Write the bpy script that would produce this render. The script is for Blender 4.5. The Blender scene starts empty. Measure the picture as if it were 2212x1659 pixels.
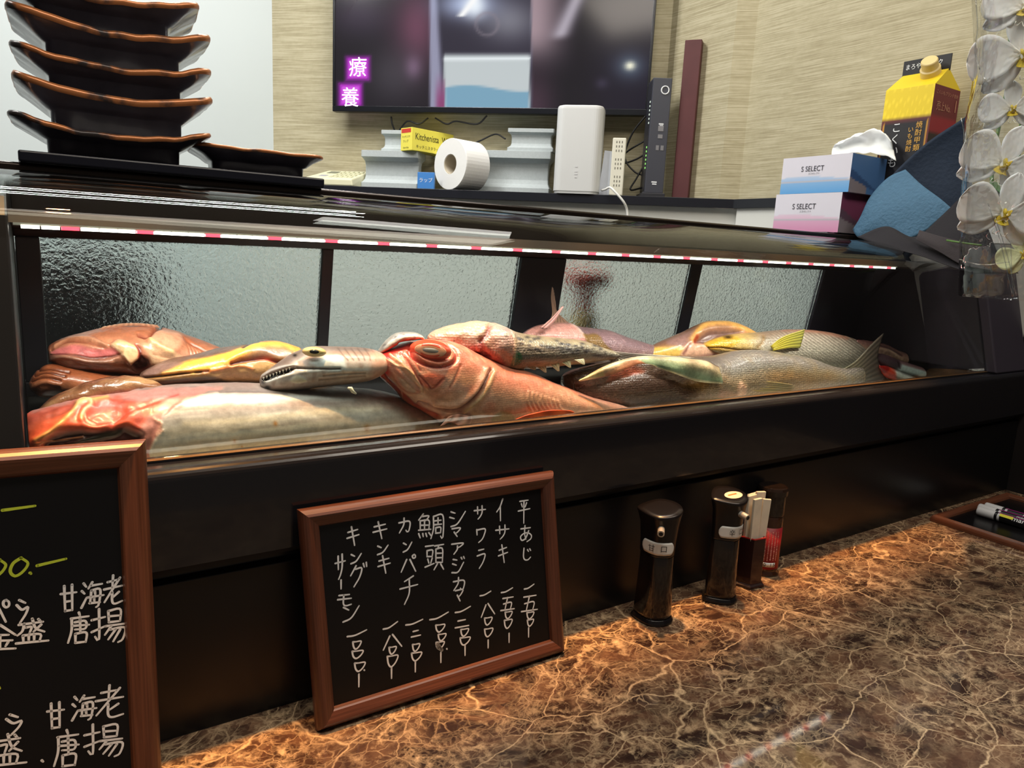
import bpy, bmesh, math, random
import numpy as np
from mathutils import Vector, Matrix, noise

random.seed(7)
SC = bpy.context.scene
COL = SC.collection

# ------------------------------------------------------------------ camera
W, H = 2212, 1659
PP = np.array([1106.0, 829.5])
VX = np.array([3516.0, 655.0])
VZ = np.array([690.0, 9200.0])
FPX = math.sqrt(-np.dot(VX - PP, VZ - PP))


def _ray(p):
    v = np.array([p[0] - PP[0], p[1] - PP[1], FPX])
    return v / np.linalg.norm(v)


_x = _ray(VX)
_d = _ray(VZ)
_d = _d - np.dot(_d, _x) * _x
_d /= np.linalg.norm(_d)
ROT = np.stack([_x, np.cross(-_d, _x), -_d])      # world = ROT @ camera(x right, y down, z forward)
CAM = np.array([-0.075, -0.660, 0.460])
cd = bpy.data.cameras.new('camera')
cam = bpy.data.objects.new('camera', cd)
COL.objects.link(cam)
cd.sensor_fit = 'HORIZONTAL'
cd.sensor_width = 36.0
cd.lens = FPX / W * 36.0
cd.clip_start = 0.01
_m = ROT @ np.diag([1, -1, -1])
cam.matrix_world = Matrix([[*_m[0], CAM[0]], [*_m[1], CAM[1]], [*_m[2], CAM[2]], [0, 0, 0, 1]])
SC.camera = cam

# ------------------------------------------------------------------ world, lights, exposure
SC.view_settings.view_transform = 'Standard'
SC.view_settings.look = 'None'
SC.view_settings.gamma = 1.0
SC.view_settings.exposure = 0.0
SC.view_settings.use_curve_mapping = False
SC.cycles.use_denoising = True
SC.cycles.max_bounces = 12
SC.cycles.transparent_max_bounces = 24
SC.cycles.transmission_bounces = 10
SC.cycles.sample_clamp_indirect = 6.0
SC.cycles.caustics_reflective = False
SC.cycles.caustics_refractive = False
wd = bpy.data.worlds.new('world')
SC.world = wd
wd.use_nodes = True
wd.node_tree.nodes['Background'].inputs[0].default_value = (0.42, 0.36, 0.30, 1)
wd.node_tree.nodes['Background'].inputs[1].default_value = 0.22


def area(name, loc, target, sx, sy, power, color, spread=180):
    l = bpy.data.lights.new(name, 'AREA')
    l.shape = 'RECTANGLE'
    l.size, l.size_y = sx, sy
    l.energy = power
    l.color = color
    l.spread = math.radians(spread)
    o = bpy.data.objects.new(name, l)
    COL.objects.link(o)
    o.location = loc
    d = Vector(target) - Vector(loc)
    o.rotation_euler = d.to_track_quat('-Z', 'Y').to_euler()
    return o


# kitchen ceiling tubes (cool white), added soft fill from the dining side for the fish fronts, warm downlights over the counter, LED strip inside the case
for _y in (1.06, 1.20):
    area('kitchen_tube_light', (-0.05, _y, 1.86), (-0.05, _y, 0), 1.9, 0.025, 22, (1.0, 0.98, 0.94))
area('kitchen_side_light', (1.0, 0.35, 1.9), (1.1, 0.7, 0.5), 0.7, 0.3, 7, (1.0, 0.96, 0.88))
area('dining_fill_light', (0.45, -0.60, 1.95), (0.6, 0.05, 0.3), 2.2, 0.5, 32, (1.0, 0.90, 0.77))
for _i in range(8):
    l = bpy.data.lights.new('counter_downlight', 'SPOT')
    l.energy = 110
    l.color = (1.0, 0.46, 0.14)
    l.spot_size = math.radians(17)
    l.spot_blend = 1.0
    l.shadow_soft_size = 0.02
    o = bpy.data.objects.new('counter_downlight', l)
    COL.objects.link(o)
    o.location = (-0.22 + 0.195 * _i, 0.085, 1.35)
    o.rotation_euler = (math.radians(-3.5), 0, 0)
LED_Y, LED_Z = 0.088, 0.4585
LED_X0, LED_X1 = -0.085, 1.256
area('case_led_light', ((LED_X0 + LED_X1) / 2, LED_Y, LED_Z - 0.006), ((LED_X0 + LED_X1) / 2, LED_Y + 0.105, 0.2),
     LED_X1 - LED_X0, 0.012, 2.0, (1.0, 0.93, 0.85), 110)


# ------------------------------------------------------------------ pixel helpers (photo pixel -> point on a plane)
def _w(p):
    return ROT @ _ray(p)


def ony(x, y, Y):
    d = _w((x, y))
    return Vector(CAM + (Y - CAM[1]) / d[1] * d)


def onz(x, y, Z):
    d = _w((x, y))
    return Vector(CAM + (Z - CAM[2]) / d[2] * d)


def onx(x, y, X):
    d = _w((x, y))
    return Vector(CAM + (X - CAM[0]) / d[0] * d)


def onplane(x, y, p0, n):
    d = Vector(_w((x, y)))
    c = Vector(CAM)
    return c + d * ((Vector(p0) - c).dot(n) / d.dot(n))


def proj(P):
    c = (np.asarray(P) - CAM) @ ROT
    return PP + FPX * c[:, :2] / c[:, 2:3]


# ------------------------------------------------------------------ object helpers
ORIGIN = {}


def tag(o, label, cat, group=None, kind=None):
    if label:
        o['label'] = label
    if cat:
        o['category'] = cat
    if group:
        o['group'] = group
    if kind:
        o['kind'] = kind
    return o


def thing(name, label, cat, loc, rz=0.0, group=None):
    o = bpy.data.objects.new(name, None)
    o.empty_display_size = 0.02
    COL.objects.link(o)
    o.location = loc
    o.rotation_euler = (0, 0, rz)
    ORIGIN[o] = Matrix.Translation(Vector(loc)) @ Matrix.Rotation(rz, 4, 'Z')
    return tag(o, label, cat, group)


def mesh_from(name, verts, faces, mat, smooth=False, parent=None, world=True, bevel=0.0, cols=None, solid=0.0,
              uvs=None, sub=0, fmats=None, bseg=2):
    """One mesh object. With a parent and world=True the world-space vertices become local to the thing."""
    me = bpy.data.meshes.new(name)
    V = [Vector(v) for v in verts]
    M = None
    if parent is not None:
        M = ORIGIN[parent]
        if world:
            Mi = M.inverted()
            V = [Mi @ v for v in V]
    me.from_pydata(V, [], faces)
    me.validate()
    o = bpy.data.objects.new(name, me)
    COL.objects.link(o)
    if parent is not None:
        o.parent = parent
        ORIGIN[o] = M
    mats = mat if isinstance(mat, (list, tuple)) else [mat]
    for m in mats:
        me.materials.append(m)
    if fmats is not None and len(fmats) == len(me.polygons):
        me.polygons.foreach_set('material_index', fmats)
    if cols is not None:
        at = me.color_attributes.new('Col', 'FLOAT_COLOR', 'POINT')
        c = np.ones((len(V), 4), dtype=np.float32)
        c[:, :3] = cols
        at.data.foreach_set('color', c.ravel())
    if uvs is not None:
        uv = me.uv_layers.new(name='UVMap')
        li = np.empty(len(me.loops), dtype=np.int32)
        me.loops.foreach_get('vertex_index', li)
        uv.data.foreach_set('uv', np.asarray(uvs, dtype=np.float32)[li].ravel())
    bm = bmesh.new()
    bm.from_mesh(me)
    bmesh.ops.recalc_face_normals(bm, faces=bm.faces)
    bm.to_mesh(me)
    bm.free()
    if smooth:
        me.polygons.foreach_set('use_smooth', [True] * len(me.polygons))
    if solid:
        s = o.modifiers.new('thickness', 'SOLIDIFY')
        s.thickness = solid
        s.offset = 0
    if bevel:
        b = o.modifiers.new('bevel', 'BEVEL')
        b.width = bevel
        b.segments = bseg
        b.limit_method = 'ANGLE'
        b.angle_limit = math.radians(40)
        b.harden_normals = False
    if sub:
        s = o.modifiers.new('sub', 'SUBSURF')
        s.levels = s.render_levels = sub
    return o


class G:
    """Geometry collector: boxes, tubes, prisms, lathes joined into one mesh."""

    def __init__(self):
        self.v, self.f = [], []

    def add(self, v, f):
        n = len(self.v)
        self.v += [Vector(p) for p in v]
        self.f += [tuple(i + n for i in q) for q in f]
        return self

    def box(self, a, b, M=None):
        (x0, y0, z0), (x1, y1, z1) = a, b
        v = [Vector(p) for p in ((x0, y0, z0), (x1, y0, z0), (x1, y1, z0), (x0, y1, z0), (x0, y0, z1), (x1, y0, z1),
                                 (x1, y1, z1), (x0, y1, z1))]
        if M is not None:
            v = [M @ p for p in v]
        return self.add(v, [(0, 3, 2, 1), (4, 5, 6, 7), (0, 1, 5, 4), (1, 2, 6, 5), (2, 3, 7, 6), (3, 0, 4, 7)])

    def prism(self, prof, x0, x1, M=None):
        """profile of (y,z) points swept along x"""
        n = len(prof)
        v = [Vector((x0, y, z)) for y, z in prof] + [Vector((x1, y, z)) for y, z in prof]
        if M is not None:
            v = [M @ p for p in v]
        f = [(i, (i + 1) % n, n + (i + 1) % n, n + i) for i in range(n)]
        f += [tuple(range(n))[::-1], tuple(range(n, 2 * n))]
        return self.add(v, f)

    def lathe(self, prof, n=32, M=None, cap=True, sx=1.0, sy=1.0):
        v = []
        for r, z in prof:
            for k in range(n):
                a = 2 * math.pi * k / n
                v.append(Vector((r * math.cos(a) * sx, r * math.sin(a) * sy, z)))
        if M is not None:
            v = [M @ p for p in v]
        f = []
        for i in range(len(prof) - 1):
            for k in range(n):
                f.append((i * n + k, i * n + (k + 1) % n, (i + 1) * n + (k + 1) % n, (i + 1) * n + k))
        if cap:
            f.append(tuple(range(n))[::-1])
            f.append(tuple(range((len(prof) - 1) * n, len(prof) * n)))
        return self.add(v, f)

    def tube(self, pts, r, n=10, closed=False):
        pts = [Vector(p) for p in pts]
        rs = r if isinstance(r, (list, tuple)) else [r] * len(pts)
        v, f = [], []
        up = None
        for i, p in enumerate(pts):
            t = (pts[min(i + 1, len(pts) - 1)] - pts[max(i - 1, 0)]).normalized()
            if up is None:
                up = Vector((0, 0, 1)) if abs(t.z) < 0.9 else Vector((1, 0, 0))
            a = t.cross(up)
            if a.length < 1e-5:
                a = t.cross(Vector((1, 0.3, 0)))
            a.normalize()
            b = a.cross(t).normalized()
            up = b
            for k in range(n):
                w = 2 * math.pi * k / n
                v.append(p + (a * math.cos(w) + b * math.sin(w)) * rs[i])
        for i in range(len(pts) - 1):
            for k in range(n):
                f.append((i * n + k, i * n + (k + 1) % n, (i + 1) * n + (k + 1) % n, (i + 1) * n + k))
        f.append(tuple(range(n))[::-1])
        f.append(tuple(range((len(pts) - 1) * n, len(pts) * n)))
        return self.add(v, f)

    def build(self, name, mat, parent=None, **k):
        return mesh_from(name, self.v, self.f, mat, parent=parent, **k)


def cr(pts, n):
    """Catmull-Rom resample of rows of numbers to n samples (chord parameter)."""
    P = np.array(pts, dtype=float)
    if len(P) == 2:
        t = np.linspace(0, 1, n)[:, None]
        return P[0] * (1 - t) + P[1] * t
    d = np.linalg.norm(np.diff(P[:, :min(3, P.shape[1])], axis=0), axis=1)
    s = np.concatenate([[0], np.cumsum(np.maximum(d, 1e-9) ** 0.7)])
    Q = np.vstack([2 * P[0] - P[1], P, 2 * P[-1] - P[-2]])
    out = []
    for u in np.linspace(0, s[-1], n):
        i = min(max(np.searchsorted(s, u, side='right') - 1, 0), len(P) - 2)
        t = (u - s[i]) / (s[i + 1] - s[i])
        p0, p1, p2, p3 = Q[i], Q[i + 1], Q[i + 2], Q[i + 3]
        out.append(0.5 * ((2 * p1) + (-p0 + p2) * t + (2 * p0 - 5 * p1 + 4 * p2 - p3) * t * t + (
                -p0 + 3 * p1 - 3 * p2 + p3) * t ** 3))
    return np.array(out)


def lin(c):
    """sRGB 0-255 -> linear"""
    c = np.asarray(c, dtype=float) / 255.0
    return np.where(c <= 0.04045, c / 12.92, ((c + 0.055) / 1.055) ** 2.4)


def sheet(rows, nu, nv):
    """rows: lists of 3D points -> smooth grid (verts, faces, uv)"""
    R = [cr([list(p) for p in r], nu) for r in rows]
    R = np.array(R)
    out = np.array([cr(R[:, j], nv) for j in range(nu)])   # nu x nv x 3
    v = out.reshape(-1, 3)
    f = [(i * nv + j, (i + 1) * nv + j, (i + 1) * nv + j + 1, i * nv + j + 1) for i in range(nu - 1) for j in
         range(nv - 1)]
    uv = np.array([(i / (nu - 1), j / (nv - 1)) for i in range(nu) for j in range(nv)])
    return v, f, uv


# ------------------------------------------------------------------ materials
MATS = {}


def nt(name):
    m = bpy.data.materials.new(name)
    m.use_nodes = True
    t = m.node_tree
    b = t.nodes['Principled BSDF']
    return m, t, b


def pm(name, rgb, rough=0.5, metal=0.0, coat=0.0, var=0.0, vscale=30.0, bump=0.0, bscale=200.0, spec=0.5, trans=0.0,
       emit=None, estr=0.0, alpha=1.0, sss=0.0, lineara=False, stretch=(1, 1, 1), ior=1.45):
    if name in MATS:
        return MATS[name]
    m, t, b = nt(name)
    c = lin(rgb)
    b.inputs['Base Color'].default_value = (*c, 1)
    b.inputs['Roughness'].default_value = rough
    b.inputs['Metallic'].default_value = metal
    b.inputs['Coat Weight'].default_value = coat
    b.inputs['Coat Roughness'].default_value = 0.05
    b.inputs['Specular IOR Level'].default_value = spec
    b.inputs['Transmission Weight'].default_value = trans
    b.inputs['IOR'].default_value = ior
    if sss:
        b.inputs['Subsurface Weight'].default_value = sss
        b.inputs['Subsurface Radius'].default_value = (0.006, 0.003, 0.002)
        b.inputs['Subsurface Scale'].default_value = 1.0
    if emit is not None:
        b.inputs['Emission Color'].default_value = (*lin(emit), 1)
        b.inputs['Emission Strength'].default_value = estr
    if alpha < 1:
        b.inputs['Alpha'].default_value = alpha
    tc = t.nodes.new('ShaderNodeTexCoord')
    mp = t.nodes.new('ShaderNodeMapping')
    mp.inputs['Scale'].default_value = stretch
    t.links.new(tc.outputs['Object'], mp.inputs[0])
    if var:
        n = t.nodes.new('ShaderNodeTexNoise')
        n.inputs['Scale'].default_value = vscale
        n.inputs['Detail'].default_value = 5
        t.links.new(mp.outputs[0], n.inputs[0])
        r = t.nodes.new('ShaderNodeValToRGB')
        r.color_ramp.elements[0].position = 0.3
        r.color_ramp.elements[1].position = 0.7
        r.color_ramp.elements[0].color = (*(c * (1 - var)), 1)
        r.color_ramp.elements[1].color = (*np.minimum(c * (1 + var), 1), 1)
        t.links.new(n.outputs[0], r.inputs[0])
        t.links.new(r.outputs[0], b.inputs['Base Color'])
    if bump:
        n2 = t.nodes.new('ShaderNodeTexNoise')
        n2.inputs['Scale'].default_value = bscale
        n2.inputs['Detail'].default_value = 3
        t.links.new(mp.outputs[0], n2.inputs[0])
        bp = t.nodes.new('ShaderNodeBump')
        bp.inputs['Strength'].default_value = bump
        bp.inputs['Distance'].default_value = 0.002
        t.links.new(n2.outputs[0], bp.inputs['Height'])
        t.links.new(bp.outputs[0], b.inputs['Normal'])
    MATS[name] = m
    return m


def m_wallpaper():
    m, t, b = nt('wallpaper_grasscloth')
    tc = t.nodes.new('ShaderNodeTexCoord')
    # fine horizontal weave: strongly stretched noise (object coords; u along wall is any horizontal, z vertical)
    def streak(scale, sz, det):
        mp = t.nodes.new('ShaderNodeMapping')
        mp.inputs['Scale'].default_value = (scale, scale, sz)
        t.links.new(tc.outputs['Object'], mp.inputs[0])
        n = t.nodes.new('ShaderNodeTexNoise')
        n.inputs['Scale'].default_value = 1.0
        n.inputs['Detail'].default_value = det
        t.links.new(mp.outputs[0], n.inputs[0])
        return n
    a = streak(9, 420, 4)
    c = streak(60, 90, 3)
    d = streak(5, 40, 2)
    mx = t.nodes.new('ShaderNodeMath'); mx.operation = 'MULTIPLY_ADD'
    t.links.new(a.outputs[0], mx.inputs[0]); mx.inputs[1].default_value = 0.75
    md = t.nodes.new('ShaderNodeMath'); md.operation = 'MULTIPLY'
    t.links.new(c.outputs[0], md.inputs[0]); md.inputs[1].default_value = 0.15
    t.links.new(md.outputs[0], mx.inputs[2])
    mz = t.nodes.new('ShaderNodeMath'); mz.operation = 'MULTIPLY_ADD'
    t.links.new(d.outputs[0], mz.inputs[0]); mz.inputs[1].default_value = 0.22
    t.links.new(mx.outputs[0], mz.inputs[2])
    r = t.nodes.new('ShaderNodeValToRGB')
    e = r.color_ramp.elements
    e[0].position, e[0].color = 0.36, (*lin((156, 146, 117)), 1)
    e[1].position, e[1].color = 0.66, (*lin((194, 186, 157)), 1)
    k = e.new(0.52); k.color = (*lin((174, 165, 134)), 1)
    t.links.new(mz.outputs[0], r.inputs[0])
    t.links.new(r.outputs[0], b.inputs['Base Color'])
    b.inputs['Roughness'].default_value = 0.7
    bp = t.nodes.new('ShaderNodeBump')
    bp.inputs['Strength'].default_value = 0.35
    bp.inputs['Distance'].default_value = 0.002
    t.links.new(mz.outputs[0], bp.inputs['Height'])
    t.links.new(bp.outputs[0], b.inputs['Normal'])
    return m


def m_marble():
    m, t, b = nt('brown_marble')
    N = t.nodes.new
    tc = N('ShaderNodeTexCoord')
    def noise_(scale, det, rough=.6, vec=None, dist=0.0):
        n = N('ShaderNodeTexNoise'); n.inputs['Scale'].default_value = scale; n.inputs['Detail'].default_value = det
        n.inputs['Roughness'].default_value = rough; n.inputs['Distortion'].default_value = dist
        t.links.new((vec or tc).outputs['Object' if vec is None else 0], n.inputs[0])
        return n

    def warp(src, key, scale, amt):
        nz = N('ShaderNodeTexNoise'); nz.inputs['Scale'].default_value = scale; nz.inputs['Detail'].default_value = 5
        t.links.new(src.outputs[key], nz.inputs[0])
        sub = N('ShaderNodeVectorMath'); sub.operation = 'SUBTRACT'; sub.inputs[1].default_value = (0.5, 0.5, 0.5)
        t.links.new(nz.outputs['Color'], sub.inputs[0])
        sc = N('ShaderNodeVectorMath'); sc.operation = 'SCALE'; sc.inputs['Scale'].default_value = amt
        t.links.new(sub.outputs[0], sc.inputs[0])
        ad = N('ShaderNodeVectorMath'); ad.operation = 'ADD'
        t.links.new(src.outputs[key], ad.inputs[0]); t.links.new(sc.outputs[0], ad.inputs[1])
        return ad
    w1 = warp(tc, 'Object', 11, 0.045)
    w2 = warp(w1, 0, 60, 0.009)
    mp = N('ShaderNodeMapping'); mp.inputs['Rotation'].default_value = (0, 0, 0.6); mp.inputs['Scale'].default_value = (1.0, 1.6, 1.0)
    t.links.new(w2.outputs[0], mp.inputs[0])

    def rng(src, key, a0, a1, b0, b1):
        r = N('ShaderNodeMapRange'); r.inputs['From Min'].default_value = a0; r.inputs['From Max'].default_value = a1
        r.inputs['To Min'].default_value = b0; r.inputs['To Max'].default_value = b1
        t.links.new(src.outputs[key], r.inputs[0])
        return r

    def vor(scale, feat='DISTANCE_TO_EDGE'):
        v = N('ShaderNodeTexVoronoi'); v.feature = feat; v.inputs['Scale'].default_value = scale
        t.links.new(mp.outputs[0], v.inputs['Vector'])
        return v

    def op(o_, a_, b_):
        x = N('ShaderNodeMath'); x.operation = o_
        t.links.new(a_.outputs[0], x.inputs[0])
        if isinstance(b_, float):
            x.inputs[1].default_value = b_
        else:
            t.links.new(b_.outputs[0], x.inputs[1])
        return x
    m1 = rng(noise_(7, 4), 0, .40, .62, 0, 1)
    m2 = rng(noise_(17, 5), 0, .42, .60, 0, 1)
    m3 = rng(noise_(29, 4, vec=w1), 0, .45, .62, 0, 1)
    vA = op('MULTIPLY', rng(vor(8), 'Distance', 0, .013, 1, 0), .9)
    vB = op('MULTIPLY', rng(vor(19), 'Distance', 0, .020, .85, 0), m1)
    vC = op('MULTIPLY', rng(vor(46), 'Distance', 0, .045, .6, 0), m2)
    vD = op('MULTIPLY', rng(vor(105), 'Distance', 0, .14, .4, 0), m3)
    patch = op('MULTIPLY', rng(noise_(60, 6, .7, w2), 0, .50, .66, 0, .95), rng(noise_(7, 4), 0, .38, .60, 0, 1))
    vv = op('MAXIMUM', op('MAXIMUM', vA, vB), op('MAXIMUM', op('MAXIMUM', vC, vD), patch))
    vv = op('MULTIPLY', vv, rng(noise_(90, 5, .7), 0, .25, .60, .35, 1.0))
    vb = vor(30, 'F1')
    sp = N('ShaderNodeSeparateColor')
    t.links.new(vb.outputs['Color'], sp.inputs[0])
    mix = N('ShaderNodeMath'); mix.operation = 'MULTIPLY_ADD'
    t.links.new(sp.outputs[0], mix.inputs[0]); mix.inputs[1].default_value = 0.30
    t.links.new(noise_(34, 8, .68, w2).outputs[0], mix.inputs[2])
    rb = N('ShaderNodeValToRGB')
    e = rb.color_ramp.elements
    e[0].position, e[0].color = 0.42, (*lin((54, 39, 33)), 1)
    e[1].position, e[1].color = 0.98, (*lin((134, 104, 80)), 1)
    k = e.new(0.68); k.color = (*lin((88, 63, 50)), 1)
    t.links.new(mix.outputs[0], rb.inputs[0])
    mc = N('ShaderNodeMix'); mc.data_type = 'RGBA'
    t.links.new(vv.outputs[0], mc.inputs['Factor'])
    fill = op('MULTIPLY', rng(vor(19), 'Distance', .02, .20, 1, 0), rng(noise_(12, 5, .65, w1), 0, .40, .62, 0, .75))
    vcl = vor(19, 'F1')
    scl = N('ShaderNodeSeparateColor')
    t.links.new(vcl.outputs['Color'], scl.inputs[0])
    clast = op('MULTIPLY', rng(vor(19), 'Distance', .07, .16, 0, .85), rng(scl, 0, .45, .6, 0, 1))
    cm = N('ShaderNodeMix'); cm.data_type = 'RGBA'
    t.links.new(clast.outputs[0], cm.inputs['Factor'])
    t.links.new(rb.outputs[0], cm.inputs['A'])
    cm.inputs['B'].default_value = (*lin((48, 34, 30)), 1)
    fc = N('ShaderNodeMix'); fc.data_type = 'RGBA'
    t.links.new(fill.outputs[0], fc.inputs['Factor'])
    t.links.new(cm.outputs['Result'], fc.inputs['A'])
    fr_ = N('ShaderNodeValToRGB')
    fr_.color_ramp.elements[0].position = .36; fr_.color_ramp.elements[0].color = (*lin((70, 54, 44)), 1)
    fr_.color_ramp.elements[1].position = .68; fr_.color_ramp.elements[1].color = (*lin((160, 134, 106)), 1)
    t.links.new(noise_(120, 6, .7, w2).outputs[0], fr_.inputs[0])
    t.links.new(fr_.outputs[0], fc.inputs['B'])
    t.links.new(fc.outputs['Result'], mc.inputs['A'])
    mc.inputs['B'].default_value = (*lin((228, 198, 158)), 1)
    t.links.new(mc.outputs['Result'], b.inputs['Base Color'])
    b.inputs['Roughness'].default_value = 0.055
    b.inputs['Specular IOR Level'].default_value = 0.5
    return m


def m_wood(name, rgb, rough=0.32):
    m, t, b = nt(name)
    c = lin(rgb)
    tc = t.nodes.new('ShaderNodeTexCoord')
    uv = t.nodes.new('ShaderNodeMapping'); uv.inputs['Scale'].default_value = (3, 160, 1)
    t.links.new(tc.outputs['UV'], uv.inputs[0])
    n = t.nodes.new('ShaderNodeTexNoise'); n.inputs['Scale'].default_value = 3; n.inputs['Detail'].default_value = 6
    t.links.new(uv.outputs[0], n.inputs[0])
    r = t.nodes.new('ShaderNodeValToRGB')
    r.color_ramp.elements[0].position = 0.3; r.color_ramp.elements[0].color = (*(c * 0.62), 1)
    r.color_ramp.elements[1].position = 0.7; r.color_ramp.elements[1].color = (*np.minimum(c * 1.3, 1), 1)
    t.links.new(n.outputs[0], r.inputs[0])
    t.links.new(r.outputs[0], b.inputs['Base Color'])
    b.inputs['Roughness'].default_value = rough
    bp = t.nodes.new('ShaderNodeBump'); bp.inputs['Strength'].default_value = 0.12; bp.inputs['Distance'].default_value = 0.001
    t.links.new(n.outputs[0], bp.inputs['Height']); t.links.new(bp.outputs[0], b.inputs['Normal'])
    return m


def m_clear(name, tint=(250, 252, 250), rough=0.0, boost=1.0, bumps=0.0, bscale=20.0, ior=1.45):
    """Clear sheet: straight-through transparency plus mirror reflection by Fresnel (works from either side)."""
    m = bpy.data.materials.new(name)
    m.use_nodes = True
    t = m.node_tree
    t.nodes.clear()
    N = t.nodes.new
    out = N('ShaderNodeOutputMaterial')
    tr = N('ShaderNodeBsdfTransparent'); tr.inputs[0].default_value = (*lin(tint), 1)
    gl = N('ShaderNodeBsdfGlossy'); gl.inputs['Roughness'].default_value = rough
    geo = N('ShaderNodeNewGeometry')
    mr = N('ShaderNodeMapRange')
    mr.inputs['To Min'].default_value = ior; mr.inputs['To Max'].default_value = 1 / ior
    t.links.new(geo.outputs['Backfacing'], mr.inputs[0])
    fr = N('ShaderNodeFresnel')
    t.links.new(mr.outputs[0], fr.inputs['IOR'])
    mu = N('ShaderNodeMath'); mu.operation = 'MULTIPLY'; mu.use_clamp = True; mu.inputs[1].default_value = boost
    t.links.new(fr.outputs[0], mu.inputs[0])
    mx = N('ShaderNodeMixShader')
    t.links.new(mu.outputs[0], mx.inputs[0]); t.links.new(tr.outputs[0], mx.inputs[1]); t.links.new(gl.outputs[0], mx.inputs[2])
    if bumps:
        tc = N('ShaderNodeTexCoord')
        n = N('ShaderNodeTexNoise'); n.inputs['Scale'].default_value = bscale; n.inputs['Detail'].default_value = 2
        t.links.new(tc.outputs['Object'], n.inputs[0])
        bp = N('ShaderNodeBump'); bp.inputs['Strength'].default_value = bumps; bp.inputs['Distance'].default_value = 0.01
        t.links.new(n.outputs[0], bp.inputs['Height'])
        t.links.new(bp.outputs[0], gl.inputs['Normal']); t.links.new(bp.outputs[0], fr.inputs['Normal'])
    t.links.new(mx.outputs[0], out.inputs[0])
    return m


def m_pebble():
    m, t, b = nt('pebbled_glass')
    b.inputs['Base Color'].default_value = (0.90, 0.95, 0.95, 1)
    b.inputs['Transmission Weight'].default_value = 1.0
    b.inputs['Roughness'].default_value = 0.07
    b.inputs['IOR'].default_value = 1.33
    tc = t.nodes.new('ShaderNodeTexCoord')
    n = t.nodes.new('ShaderNodeTexNoise'); n.inputs['Scale'].default_value = 215; n.inputs['Detail'].default_value = 3
    n.inputs['Distortion'].default_value = 0.6
    t.links.new(tc.outputs['Object'], n.inputs[0])
    bp = t.nodes.new('ShaderNodeBump'); bp.inputs['Strength'].default_value = 0.6; bp.inputs['Distance'].default_value = 0.0035
    t.links.new(n.outputs[0], bp.inputs['Height']); t.links.new(bp.outputs[0], b.inputs['Normal'])
    return m


def m_vcol(name, rough=0.35, coat=0.0, emit=0.0, bump=0.0, bscale=300.0, sss=0.0, spec=0.5, metal=0.0, kind='noise', bdist=0.002,
           var=0.0):
    """Colour from the mesh's own colour attribute."""
    if name in MATS:
        return MATS[name]
    m, t, b = nt(name)
    a = t.nodes.new('ShaderNodeVertexColor')
    a.layer_name = 'Col'
    tc = t.nodes.new('ShaderNodeTexCoord')
    src = a.outputs[0]
    if var:
        n0 = t.nodes.new('ShaderNodeTexNoise'); n0.inputs['Scale'].default_value = 130; n0.inputs['Detail'].default_value = 9; n0.inputs['Roughness'].default_value = .72
        t.links.new(tc.outputs['Object'], n0.inputs[0])
        mr = t.nodes.new('ShaderNodeMapRange'); mr.inputs['From Min'].default_value = 0.3; mr.inputs['From Max'].default_value = 0.7
        mr.inputs['To Min'].default_value = 1 - var; mr.inputs['To Max'].default_value = 1 + var
        t.links.new(n0.outputs[0], mr.inputs[0])
        vm = t.nodes.new('ShaderNodeVectorMath'); vm.operation = 'SCALE'
        t.links.new(src, vm.inputs[0]); t.links.new(mr.outputs[0], vm.inputs['Scale'])
        src = vm.outputs[0]
    if emit:
        b.inputs['Base Color'].default_value = (0.01, 0.01, 0.01, 1)
        t.links.new(src, b.inputs['Emission Color'])
        b.inputs['Emission Strength'].default_value = emit
    else:
        t.links.new(src, b.inputs['Base Color'])
    b.inputs['Roughness'].default_value = rough
    b.inputs['Coat Weight'].default_value = coat
    b.inputs['Coat Roughness'].default_value = 0.12
    b.inputs['Specular IOR Level'].default_value = spec
    b.inputs['Metallic'].default_value = metal
    if sss:
        b.inputs['Subsurface Weight'].default_value = sss
        b.inputs['Subsurface Radius'].default_value = (0.008, 0.004, 0.003)
        b.inputs['Subsurface Scale'].default_value = 1.0
    if bump:
        if kind == 'scale':
            mp = t.nodes.new('ShaderNodeMapping')
            mp.inputs['Rotation'].default_value = (0, 0, 0)
            mp.inputs['Scale'].default_value = (bscale, bscale * 0.4, bscale)
            t.links.new(tc.outputs['Object'], mp.inputs[0])
            n = t.nodes.new('ShaderNodeTexVoronoi'); n.inputs['Scale'].default_value = 1.0; n.inputs['Randomness'].default_value = 0.45
            t.links.new(mp.outputs[0], n.inputs['Vector'])
            h = n.outputs['Distance']
        else:
            n = t.nodes.new('ShaderNodeTexNoise'); n.inputs['Scale'].default_value = bscale; n.inputs['Detail'].default_value = 4
            t.links.new(tc.outputs['Object'], n.inputs[0])
            h = n.outputs[0]
        bp = t.nodes.new('ShaderNodeBump'); bp.inputs['Strength'].default_value = bump; bp.inputs['Distance'].default_value = bdist
        t.links.new(h, bp.inputs['Height']); t.links.new(bp.outputs[0], b.inputs['Normal'])
    MATS[name] = m
    return m


BLACK_GLOSS = pm('black_lacquer', (30, 30, 34), 0.14, coat=0.3, bump=0.02, bscale=60)
BLACK_SATIN = pm('black_satin', (17, 17, 19), 0.32)
BLACK_MATTE = pm('black_matte', (20, 20, 24), 0.55)
DARK_FRAME = pm('dark_frame', (34, 32, 38), 0.4)
HOUSING = pm('housing_purple', (62, 58, 69), 0.45)
WHITE_PLASTIC = pm('white_plastic', (232, 232, 228), 0.4)
PAPER = pm('white_paper', (238, 238, 236), 0.8, bump=0.15, bscale=90)


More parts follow.
